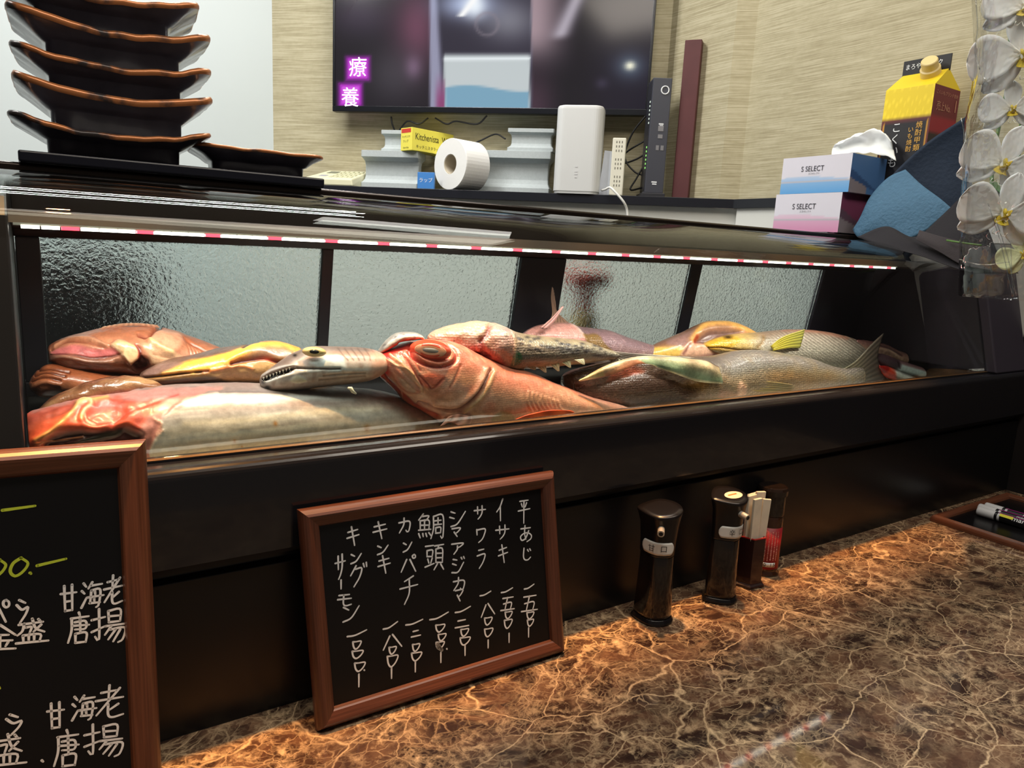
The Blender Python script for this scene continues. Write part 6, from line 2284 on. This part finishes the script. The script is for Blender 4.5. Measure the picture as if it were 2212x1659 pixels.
def p6(S):
    S.stops([(0, (218, 122, 102)), (.2, (226, 150, 126)), (.5, (228, 172, 148)), (.75, (226, 180, 156)), (1, (206, 156, 134))])
    S.mottle(70, .35, (238, 176, 142), (1, 1, 1), .05)
    S.mottle(45, .35, (222, 112, 88), (1, 1, 1.3), .1)
    S.mottle(150, .35, (250, 206, 176), (1, 1, 1), .15)
    # snout and mouth
    S.poly([(800, 785), (806, 772), (830, 756), (862, 746), (880, 752), (850, 768), (838, 790), (842, 806), (830, 815), (812, 805)], (208, 40, 38), 20, .97, 0)
    S.line([(812, 785), (824, 803), (846, 830), (876, 858), (906, 882), (945, 898)], 3.0, (150, 40, 34), .85, -.004)
    S.poly([(832, 778), (845, 782), (870, 808), (895, 832), (908, 846), (890, 848), (868, 838), (846, 812)], (206, 128, 106), 6, .85, 0, .003)
    S.poly([(858, 812), (878, 818), (896, 836), (892, 846), (874, 838)], (176, 146, 130), 8, .8, 0)
    S.line([(830, 776), (850, 788), (880, 800), (906, 830), (912, 846)], 2.2, (236, 190, 150), .8, .0015)
    S.line([(842, 768), (870, 790), (892, 808)], 3.2, (238, 190, 140), .8, .002)
    S.line([(866, 764), (884, 784), (900, 810), (912, 832)], 2, (186, 62, 50), .6, -.002)
    S.line([(880, 760), (896, 780), (908, 800)], 2, (192, 70, 56), .5, -.0015)
    S.line([(824, 812), (850, 842), (880, 868), (910, 888), (950, 902)], 6, (224, 96, 66), .7, .003)
    S.line([(858, 832), (866, 844), (869, 857)], 1.6, (246, 180, 160), .9, .001)
    # eye socket ring
    S.blob(938, 763, 50, 28, (232, 90, 66), .85, .004, .18)
    for ang in np.linspace(0, 2 * math.pi, 40):
        pass
    e = np.hypot(((S.X - 936) * math.cos(.2) + (S.Y - 764) * math.sin(.2)) / 50, (-(S.X - 936) * math.sin(.2) + (S.Y - 764) * math.cos(.2)) / 28)
    S.mix(np.exp(-((e - 1.0) / .10) ** 2) * .8, (180, 52, 44))
    S.D += -np.exp(-((e - 1.02) / .10) ** 2) * .003
    S.mix(np.exp(-((e - .80) / .10) ** 2) * .7, (240, 130, 96))
    S.D += np.exp(-((e - .82) / .12) ** 2) * .0022
    # cheek and gill cover
    S.poly([(908, 812), (930, 806), (960, 812), (948, 834), (925, 838), (910, 826)], (232, 104, 78), 10, .75, 0, .002)
    S.line([(907, 812), (925, 830), (935, 838), (958, 818)], 1.8, (170, 62, 50), .7, -.0018)
    S.line([(995, 790), (985, 815), (972, 838)], 1.8, (200, 100, 80), .6, -.0015)
    S.line([(1060, 800), (1046, 832), (1028, 858), (990, 884), (940, 882), (905, 872)], 3.0, (126, 60, 48), .85, -.0055)
    S.line([(1052, 800), (1038, 830), (1020, 852), (984, 876), (936, 874)], 5, (240, 178, 150), .8, .0035)
    S.line([(1068, 802), (1054, 836), (1036, 862), (1000, 892)], 4, (236, 202, 150), .7, .0015)
    S.blob(1004, 822, 12, 12, (244, 176, 136), .7)
    # body tone
    S.mix(sm(1050, 1110, S.X) * (1 - sm(820, 850, S.Y)) * .6, (206, 122, 98))
    S.mix(sm(1050, 1090, S.X) * sm(835, 870, S.Y) * .5, (222, 172, 140))
    for k in range(8):
        S.line([(1142 + k * 9, 846 + k * 3), (1140 + k * 10, 868 + k * 2), (1150 + k * 11, 890)], 2.0, (246, 188, 148), .55, .0012)
    S.poly([(1062, 905), (1075, 892), (1100, 891), (1112, 905), (1100, 918), (1066, 918)], (166, 156, 112), 6, .8, 2)
    S.line([(950, 905), (975, 888), (1000, 890)], 3, (240, 180, 160), .6, .001)
    # fine scale net on the body
    net = np.sin((S.X * .9 + S.Y * .7) * .75) * np.sin((S.X * .5 - S.Y * 1.0) * .75)
    S.mix(np.clip(net, 0, 1) * sm(1040, 1080, S.X) * .22, (250, 206, 170))


f6 = fish_thing('bright red fish with open gill cover in the middle front of the case', st, Y6)
fish_body('body', st, Y6, p6, REDSK, f6, 260, 84, lump=.0008, k=.98, off=2)
eye(f6, 930, 757, Y6 - .035, 41, 21, eye_red, pupil_cloud, rot=.12, bulge=.30, pr=.52, iris=eye_pale, py=.62)
fin('pectoral_fin', [[(1098, 912), (1140, 896), (1190, 886), (1232, 887)], [(1102, 914), (1145, 903), (1195, 895), (1240, 890)], [(1108, 916), (1150, 911), (1200, 904), (1236, 894)]], Y6 - .048, [(228, 88, 44), (236, 100, 50), (222, 92, 60)], f6, rays=3, solid=.002)
fin('gill_flap', [[(968, 900), (990, 895), (1020, 900)], [(958, 912), (985, 908), (1015, 916)], [(950, 921), (975, 912), (1000, 928)]], Y6 - .040, [(214, 150, 130), (226, 178, 160), (190, 130, 116)], f6, rays=3, solid=.0015)

# ---- arched silver jaw piece lying on the red snout
Y7 = .090
st = [(815, 760, 820, 766, 0, .002), (824, 748, 836, 757, 0, .006), (838, 733, 852, 747, 0, .009), (860, 719, 868, 738, 0, .011), (888, 717, 888, 737, 0, .011), (906, 721, 904, 735, 0, .009), (916, 730, 913, 736, 0, .003)]


def p7(S):
    S.stops([(0, (148, 140, 134)), (.3, (214, 208, 200)), (.55, (206, 160, 146)), (.75, (188, 84, 70)), (1, (150, 60, 54))])
    S.mottle(160, .6, (70, 64, 66), (1, 1, 1), .15)
    S.line([(862, 742), (885, 739), (908, 734)], 1.6, (60, 24, 24), .9, -.001)


f7 = fish_thing('small arched silver jaw piece lying on the snout of the red fish', st, Y7, name='fish_jaw', cat='fish piece')
fish_body('jaw', st, Y7, p7, WET, f7, 70, 36)

# ---- spotted headless fish with pale cut end
Y8 = .120
st = [(925, 726, 925, 734, 0, .003), (938, 717, 940, 742, 0, .012), (972, 705, 975, 752, 0, .024), (1028, 695, 1020, 778, -.004, .034), (1066, 699, 1058, 792, -.006, .038), (1090, 711, 1090, 806, -.008, .038), (1112, 718, 1120, 797, -.008, .036), (1140, 722, 1150, 796, -.008, .034),
      (1198, 729, 1200, 791, -.006, .028), (1255, 735, 1258, 785, -.002, .020), (1306, 752, 1306, 778, .004, .012), (1340, 761, 1342, 775, .008, .007), (1375, 767, 1378, 772, .010, .003)]


def p8(S):
    S.stops([(0, (176, 156, 132)), (.2, (190, 176, 152)), (.42, (150, 142, 130)), (.58, (128, 122, 116)), (.72, (160, 150, 136)), (.86, (206, 194, 166)), (1, (190, 176, 150))])
    S.line([(1110, 752), (1180, 757), (1250, 757)], 6, (112, 106, 104), .6)
    S.line([(1112, 768), (1180, 770), (1240, 768)], 5, (120, 114, 112), .6)
    S.line([(1112, 760), (1180, 763), (1250, 762)], 2, (186, 178, 168), .6)
    rr = random.Random(5)
    for k in range(46):
        x = rr.uniform(1112, 1300)
        y = 724 + (x - 1112) * .11 + rr.choice((2, 9, 17, 26)) + rr.uniform(-2, 2)
        S.blob(x, y, rr.uniform(3, 6), rr.uniform(2, 3.2), (72, 68, 72), .75, 0, .15)
    S.mottle(150, .35, (90, 86, 86), (1, 1, 1), .15)
    # cut end: pale translucent flesh
    cut = [(915, 745), (918, 722), (950, 708), (1000, 696), (1050, 692), (1085, 702), (1108, 722), (1112, 750), (1108, 780), (1098, 812), (1060, 800), (1010, 775), (980, 750)]
    S.poly(cut, (214, 172, 154), 8, 1, 2)
    S.poly([(918, 726), (970, 704), (1030, 692), (1060, 698), (1052, 722), (1010, 730), (960, 732)], (224, 184, 156), 12, .8, 0, .001)
    S.blob(1088, 738, 24, 30, (202, 178, 176), .9, .006)
    S.blob(1086, 726, 10, 6, (236, 226, 222), .6, .001)
    S.line([(1058, 704), (1052, 722), (1040, 738), (1044, 756)], 4, (176, 104, 100), .8, -.004)
    S.poly([(1002, 746), (1040, 744), (1068, 760), (1096, 786), (1094, 804), (1070, 798), (1030, 776), (1006, 764)], (206, 116, 108), 10, .85, 4, .003)
    S.poly([(1012, 762), (1042, 758), (1060, 768), (1036, 772)], (128, 44, 52), 5, .8, 3, -.003)
    S.line([(930, 735), (970, 738), (1002, 750)], 3, (232, 206, 182), .7, .001)
    S.line([(920, 722), (925, 714), (945, 710)], 3, (196, 170, 146), .6)
    S.poly([(1104, 790), (1108, 766), (1122, 762), (1128, 776), (1118, 788)], (86, 128, 104), 5, .9, 2)
    S.line([(1108, 724), (1112, 752), (1108, 786)], 2.5, (216, 196, 170), .7, .0015)
    S.D += np.where(S.X < 1105, S.noise(100) * .0014, 0)


f8 = fish_thing('spotted headless fish with pale rounded cut end, lying on the red fish', st, Y8)
fish_body('body', st, Y8, p8, SCALED, f8, 220, 66, lump=.0005, k=1.15, off=-34)
for x, y, w, h in ((1142, 791, 30, 9), (1168, 792, 24, 15), (1194, 785, 28, 20), (1222, 784, 22, 12), (1252, 780, 22, 9)):
    fin('finlet', [[(x - w * .6, y - 3, 0), (x, y - 4, 0), (x + w * .4, y - 5, 0)], [(x - w * .1, y + h * .3, -.002), (x + w * .25, y + h * .3, -.002), (x + w * .5, y + h * .1, -.002)], [(x + w * .35, y + h * .8, -.003), (x + w * .45, y + h * .85, -.003), (x + w * .52, y + h * .8, -.003)]],
        Y8 - .030, [(206, 190, 150), (224, 208, 170), (232, 220, 190)], f8, 10, 8, rays=3)
fin('tail_fin', [[(1310, 757), (1312, 766), (1312, 774)], [(1360, 763), (1350, 772), (1320, 782)], [(1420, 767), (1350, 779), (1285, 790)], [(1500, 773), (1345, 784), (1252, 797)]], Y8 + .0, [(160, 146, 130), (120, 108, 100), (196, 184, 160), (226, 216, 190)], f8, 26, 18, rays=8, solid=.0015)

# ---- big olive grey fish, front right, belly opened
Y12 = .128
st = [(1215, 812, 1216, 830, 0, .004), (1240, 800, 1238, 872, 0, .026), (1290, 788, 1290, 900, 0, .038), (1340, 779, 1340, 902, 0, .044), (1400, 770, 1400, 897, 0, .048), (1470, 770, 1470, 890, 0, .050), (1545, 769, 1545, 882, 0, .050), (1600, 758, 1600, 876, 0, .049), (1650, 757, 1650, 870, 0, .047),
      (1700, 764, 1700, 864, .0, .043), (1750, 774, 1750, 858, .002, .036), (1792, 789, 1792, 850, .004, .026), (1826, 796, 1830, 842, .006, .016), (1850, 792, 1852, 838, .008, .008), (1868, 790, 1868, 836, .009, .003)]


def p12(S):
    S.stops([(0, (104, 94, 90)), (.12, (128, 118, 112)), (.3, (144, 134, 118)), (.55, (136, 122, 102)), (.8, (142, 128, 110)), (1, (120, 106, 90))])
    S.mottle(40, .4, (150, 122, 84), (1, 1, 1), .05)
    S.line([(1560, 778), (1620, 768), (1680, 774), (1750, 788)], 9, (146, 132, 122), .6)
    # head hidden behind belly flap
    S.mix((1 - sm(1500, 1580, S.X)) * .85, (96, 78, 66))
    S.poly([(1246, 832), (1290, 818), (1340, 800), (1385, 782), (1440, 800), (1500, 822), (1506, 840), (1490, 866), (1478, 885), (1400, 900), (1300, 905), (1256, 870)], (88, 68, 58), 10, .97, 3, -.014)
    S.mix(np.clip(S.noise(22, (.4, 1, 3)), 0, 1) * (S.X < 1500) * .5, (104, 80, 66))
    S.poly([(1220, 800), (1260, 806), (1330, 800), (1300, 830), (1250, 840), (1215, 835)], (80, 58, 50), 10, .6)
    S.poly([(1330, 790), (1370, 783), (1400, 790), (1360, 800), (1320, 815)], (170, 82, 60), 10, .7)
    S.blob(1515, 830, 26, 14, (176, 140, 70), .7)
    S.poly([(1580, 870), (1590, 846), (1598, 826), (1612, 838), (1606, 864), (1590, 880)], (210, 168, 150), 8, .85, 0, .002)
    S.line([(1600, 828), (1596, 846), (1586, 866)], 3, (228, 196, 176), .8, .001)
    S.poly([(1555, 840), (1590, 850), (1580, 876), (1550, 876)], (156, 118, 104), 10, .6)
    # scale rows
    row = np.sin(S.X * .62 + S.Y * .95 + S.noise(30) * 1.5) * (.6 + .4 * np.sin(S.X * .8 - S.Y * .9))
    S.mix(np.clip(row - .2, 0, 1) * sm(1560, 1610, S.X) * .8, (206, 194, 166))
    S.mix(np.clip(-row - .35, 0, 1) * sm(1560, 1610, S.X) * .65, (66, 58, 52))
    S.mix(np.exp(-((S.Y - 812) / 16) ** 2) * sm(1640, 1680, S.X) * (1 - sm(1790, 1840, S.X)) * .45, (176, 134, 84))
    S.line([(1552, 790), (1560, 808), (1572, 830)], 5, (150, 136, 116), .5, .002)
    S.mottle(170, .3, (214, 190, 160), (1, 1, 1), .3)


f12 = fish_thing('big olive grey fish with opened belly and upright tail at the right front', st, Y12)
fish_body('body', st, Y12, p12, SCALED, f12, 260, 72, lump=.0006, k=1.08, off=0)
def flap_col(s, t):
    cream, green, pink, edge_ = np.array((200, 186, 156.)), np.array((138, 164, 136.)), np.array((206, 140, 108.)), np.array((206, 204, 168.))
    w = 1 / (1 + math.exp(-(t - .48 - .10 * math.sin(s * 9)) * 14))
    c = cream * (1 - w) + (green if s > .42 else pink) * w
    if s < .16:
        c = np.array((206, 182, 130.))
    if t > .9:
        c = edge_ if s > .42 else np.array((186, 112, 84.))
    if t < .07:
        c = np.array((120, 104, 92.))
    return c


fin('belly_flap', [[(1252, 821, 0), (1318, 786, .004), (1396, 769, .010), (1510, 776, .008), (1552, 792, .002)], [(1250, 822, -.004), (1320, 792, -.004), (1390, 773, 0), (1506, 786, -.006), (1558, 808, -.004)],
                   [(1251, 823, -.004), (1322, 802, -.006), (1388, 780, -.004), (1470, 800, -.010), (1561, 822, -.006)], [(1254, 823, -.003), (1318, 811, -.005), (1386, 786, -.005), (1442, 802, -.008), (1508, 824, -.008), (1560, 829, -.006)]],
    Y12 - .048, flap_col, f12, 60, 24, rays=5, solid=.0012, mat=WET, wav=.0008)
fin('tail_fin', [[(1822, 797), (1828, 815), (1832, 838)], [(1850, 778), (1856, 808), (1862, 836)], [(1884, 742), (1882, 790), (1890, 832)], [(1908, 720), (1896, 775), (1918, 826)]], Y12 + .006, [(116, 108, 86), (112, 104, 86), (94, 84, 74), (84, 74, 66)], f12, 30, 24, rays=9, solid=.0014)
fin('pectoral_fin', [[(1612, 832), (1614, 838), (1614, 844)], [(1655, 824), (1660, 836), (1655, 848)], [(1710, 830), (1716, 838), (1706, 846)]], Y12 - .048, [(168, 146, 92), (150, 138, 92), (132, 122, 92)], f12, 20, 14, rays=5)

# ---- grey scaled fish behind it, yellow face
Y11 = .205
st = [(1519, 745, 1520, 750, 0, .003), (1530, 738, 1532, 758, 0, .012), (1573, 724, 1575, 770, 0, .022), (1612, 720, 1612, 780, 0, .030), (1640, 718, 1642, 786, 0, .034), (1700, 712, 1700, 796, 0, .038), (1766, 714, 1768, 800, 0, .037), (1830, 727, 1830, 802, 0, .030), (1870, 745, 1870, 800, 0, .020), (1900, 760, 1900, 795, 0, .010), (1915, 770, 1915, 785, 0, .002)]


def p11(S):
    S.stops([(0, (158, 134, 116)), (.12, (156, 142, 128)), (.4, (164, 156, 142)), (.7, (176, 170, 154)), (1, (176, 164, 120))])
    S.mix((1 - sm(1600, 1660, S.X)) * .95, (206, 176, 116))
    S.poly([(1518, 750), (1535, 734), (1580, 726), (1600, 734), (1580, 750), (1540, 756)], (216, 172, 70), 8, .9, 2)
    S.blob(1573, 728, 9, 4, (60, 48, 34), .9)
    S.line([(1522, 752), (1560, 752), (1600, 757), (1640, 757)], 2, (120, 84, 54), .7, -.002)
    S.line([(1638, 750), (1648, 740), (1650, 726)], 3, (150, 116, 74), .6, -.002)
    row = np.sin(S.X * .66 - S.Y * .95 + S.noise(30) * 1.2)
    S.mix(np.clip(row - .1, 0, 1) * sm(1650, 1690, S.X) * .45, (216, 208, 194))
    S.mix(np.clip(-row - .3, 0, 1) * sm(1650, 1690, S.X) * .40, (84, 78, 74))
    S.line([(1690, 712), (1766, 716), (1830, 730)], 4, (186, 132, 112), .7)


f11 = fish_thing('grey scaled fish with yellow face and yellow side fin, second from the right', st, Y11)
fish_body('body', st, Y11, p11, SCALED, f11, 190, 60, lump=.0005)
fin('pectoral_fin', [[(1664, 748), (1668, 752), (1670, 758)], [(1690, 728), (1700, 738), (1705, 752)], [(1738, 711), (1735, 726), (1728, 752)]], Y11 - .040, [(196, 176, 60), (176, 164, 62), (150, 146, 70)], f11, 22, 16, rays=6)

# ---- open mouthed orange lipped fish behind
Y10 = .235
st = [(1372, 762, 1374, 770, 0, .003), (1400, 752, 1402, 778, 0, .014), (1437, 736, 1440, 786, 0, .024), (1480, 718, 1480, 788, 0, .030), (1512, 703, 1514, 788, 0, .032), (1545, 698, 1548, 784, 0, .030), (1590, 702, 1592, 780, 0, .026), (1630, 722, 1632, 776, 0, .016), (1660, 740, 1660, 770, 0, .005)]


def p10(S):
    S.stops([(0, (160, 120, 100)), (.3, (172, 134, 116)), (.6, (196, 156, 120)), (1, (200, 160, 96))])
    S.poly([(1372, 768), (1400, 752), (1440, 748), (1472, 750), (1470, 768), (1420, 772)], (232, 192, 106), 10, .9, 2)
    S.poly([(1440, 736), (1480, 720), (1500, 716), (1498, 740), (1470, 746), (1442, 744)], (168, 136, 132), 8, .8, 0, .001)
    S.line([(1494, 736), (1512, 712), (1532, 702), (1570, 700), (1602, 710), (1630, 722)], 7, (240, 184, 112), .97, .005)
    S.poly([(1506, 738), (1520, 722), (1545, 714), (1600, 716), (1560, 728), (1530, 742)], (132, 104, 96), 6, .95, 0, -.006)
    S.line([(1500, 742), (1506, 728), (1500, 738)], 5, (150, 58, 48), .8, -.004)
    S.poly([(1466, 768), (1484, 744), (1520, 744), (1568, 756), (1572, 768), (1540, 772), (1490, 774)], (226, 182, 156), 7, .9, 0, .004)
    S.line([(1474, 764), (1488, 746)], 2.5, (130, 84, 78), .7, -.002)
    S.poly([(1500, 768), (1540, 762), (1570, 768), (1540, 776)], (178, 130, 126), 6, .7)


f10 = fish_thing('fish with wide open gills and orange rim behind the two grey fish', st, Y10)
fish_body('body', st, Y10, p10, WET, f10, 150, 56, lump=.0006)

# ---- purplish grey fish with pink gill, at the back middle
Y9 = .240
st = [(1126, 722, 1128, 732, 0, .003), (1150, 710, 1150, 750, 0, .018), (1180, 702, 1180, 765, 0, .028), (1222, 699, 1222, 775, 0, .034), (1250, 705, 1250, 780, 0, .036), (1283, 709, 1283, 785, 0, .036), (1317, 714, 1317, 788, 0, .034), (1351, 727, 1351, 788, 0, .028), (1396, 741, 1396, 785, 0, .018), (1430, 752, 1430, 778, 0, .008), (1450, 760, 1450, 770, 0, .002)]


def p9(S):
    S.stops([(0, (146, 118, 122)), (.3, (156, 130, 134)), (.7, (150, 122, 116)), (1, (120, 96, 84))])
    S.poly([(1120, 735), (1150, 708), (1200, 698), (1232, 700), (1252, 714), (1266, 736), (1200, 735)], (220, 164, 154), 6, .97, 1, .002)
    S.mottle(110, .35, (236, 196, 186), (1, 1, 1), .2)
    S.line([(1232, 700), (1252, 714), (1268, 736)], 2.5, (236, 206, 196), .8, .001)
    S.poly([(1258, 722), (1290, 722), (1310, 745), (1330, 765), (1290, 750), (1265, 736)], (140, 112, 66), 6, .85, 2)
    row = np.sin(S.X * .8 + S.Y * .9) * np.sin(S.X * .8 - S.Y * .9)
    S.mix(np.clip(row, 0, 1) * sm(1270, 1300, S.X) * .3, (190, 166, 170))


f9 = fish_thing('purplish grey fish with pink gill skin at the back of the case', st, Y9)
fish_body('body', st, Y9, p9, SCALED, f9, 150, 56, lump=.0004)
fin('gill_spine', [[(1166, 708), (1172, 710), (1182, 711)], [(1190, 688), (1194, 690), (1200, 692)], [(1214, 662), (1216, 662), (1217, 664)]], Y9 - .030, [(206, 150, 140), (196, 142, 136), (214, 170, 162)], f9, 12, 14, rays=2, solid=.0018)
fin('tail_fin', [[(1178, 708), (1205, 706), (1234, 702)], [(1192, 680), (1204, 682), (1218, 688)], [(1190, 645), (1196, 655), (1204, 678)], [(1192, 620), (1195, 624), (1199, 650)]], Y9 + .012, [(166, 136, 116), (150, 120, 100), (132, 108, 92), (150, 124, 106)], f9, 20, 20, rays=6, solid=.0012)

# ---- small fish at the far right
Y13 = .150
st = [(1885, 766, 1886, 776, 0, .003), (1905, 764, 1906, 800, 0, .014), (1940, 777, 1940, 812, 0, .018), (1980, 790, 1978, 820, 0, .018), (2020, 802, 2014, 824, 0, .014), (2042, 808, 2040, 824, 0, .008), (2060, 814, 2060, 820, 0, .002)]


def p13(S):
    S.stops([(0, (112, 84, 88)), (.22, (150, 122, 124)), (.35, (206, 220, 220)), (.7, (216, 228, 226)), (1, (160, 160, 156))])
    S.poly([(1880, 790), (1884, 764), (1915, 766), (1945, 780), (1940, 796), (1905, 802)], (84, 66, 72), 8, .9, 2)
    S.line([(1941, 783), (1945, 796)], 2, (60, 50, 54), .6, -.001)
    S.poly([(2004, 826), (2014, 806), (2030, 802), (2064, 814), (2040, 826)], (96, 80, 72), 6, .85, 2)


f13 = fish_thing('small silver fish with dark back at the far right end', st, Y13, group='small fish at the right end')
fish_body('body', st, Y13, p13, SILVER, f13, 110, 44)
st = [(1900, 788, 1900, 796, -.02, .002), (1915, 790, 1914, 815, -.02, .010), (1940, 800, 1938, 828, -.02, .012), (1965, 810, 1960, 832, -.02, .010), (1988, 820, 1985, 830, -.02, .003)]


def p14(S):
    S.stops([(0, (70, 64, 60)), (.25, (224, 228, 222)), (.5, (214, 216, 206)), (.7, (110, 106, 92)), (1, (96, 92, 80))])
    S.poly([(1890, 830), (1894, 782), (1918, 786), (1932, 800), (1936, 830)], (206, 80, 58), 8, .95, 2, -.001)
    S.poly([(1894, 786), (1908, 784), (1922, 794), (1910, 806)], (128, 36, 34), 6, .8, 2)


f14 = fish_thing('small fish with red flesh showing beside the upright grey tail', st, Y13, group='small fish at the right end')
fish_body('body', st, Y13, p14, WET, f14, 80, 40, lump=.0008)
st = [(1850, 734, 1850, 752, .04, .004), (1880, 736, 1880, 775, .04, .014), (1910, 743, 1910, 785, .04, .018), (1940, 757, 1938, 790, .04, .018), (1965, 764, 1962, 790, .04, .014), (1985, 774, 1984, 788, .04, .007), (1997, 776, 1997, 782, .04, .002)]


def p15(S):
    S.stops([(0, (130, 96, 92)), (.3, (156, 122, 112)), (.6, (196, 164, 144)), (1, (120, 90, 84))])
    S.line([(1896, 752), (1925, 760), (1945, 776)], 4, (212, 182, 160), .7, .002)
    S.line([(1890, 744), (1920, 752), (1950, 768)], 2, (84, 60, 64), .7, -.002)
    S.blob(1985, 776, 8, 6, (206, 160, 146), .9, .003)


f15 = fish_thing('pinkish brown fish back behind the upright grey tail at the right end', st, Y13, group='small fish at the right end')
fish_body('body', st, Y13, p15, WET, f15, 80, 40, lump=.0012)
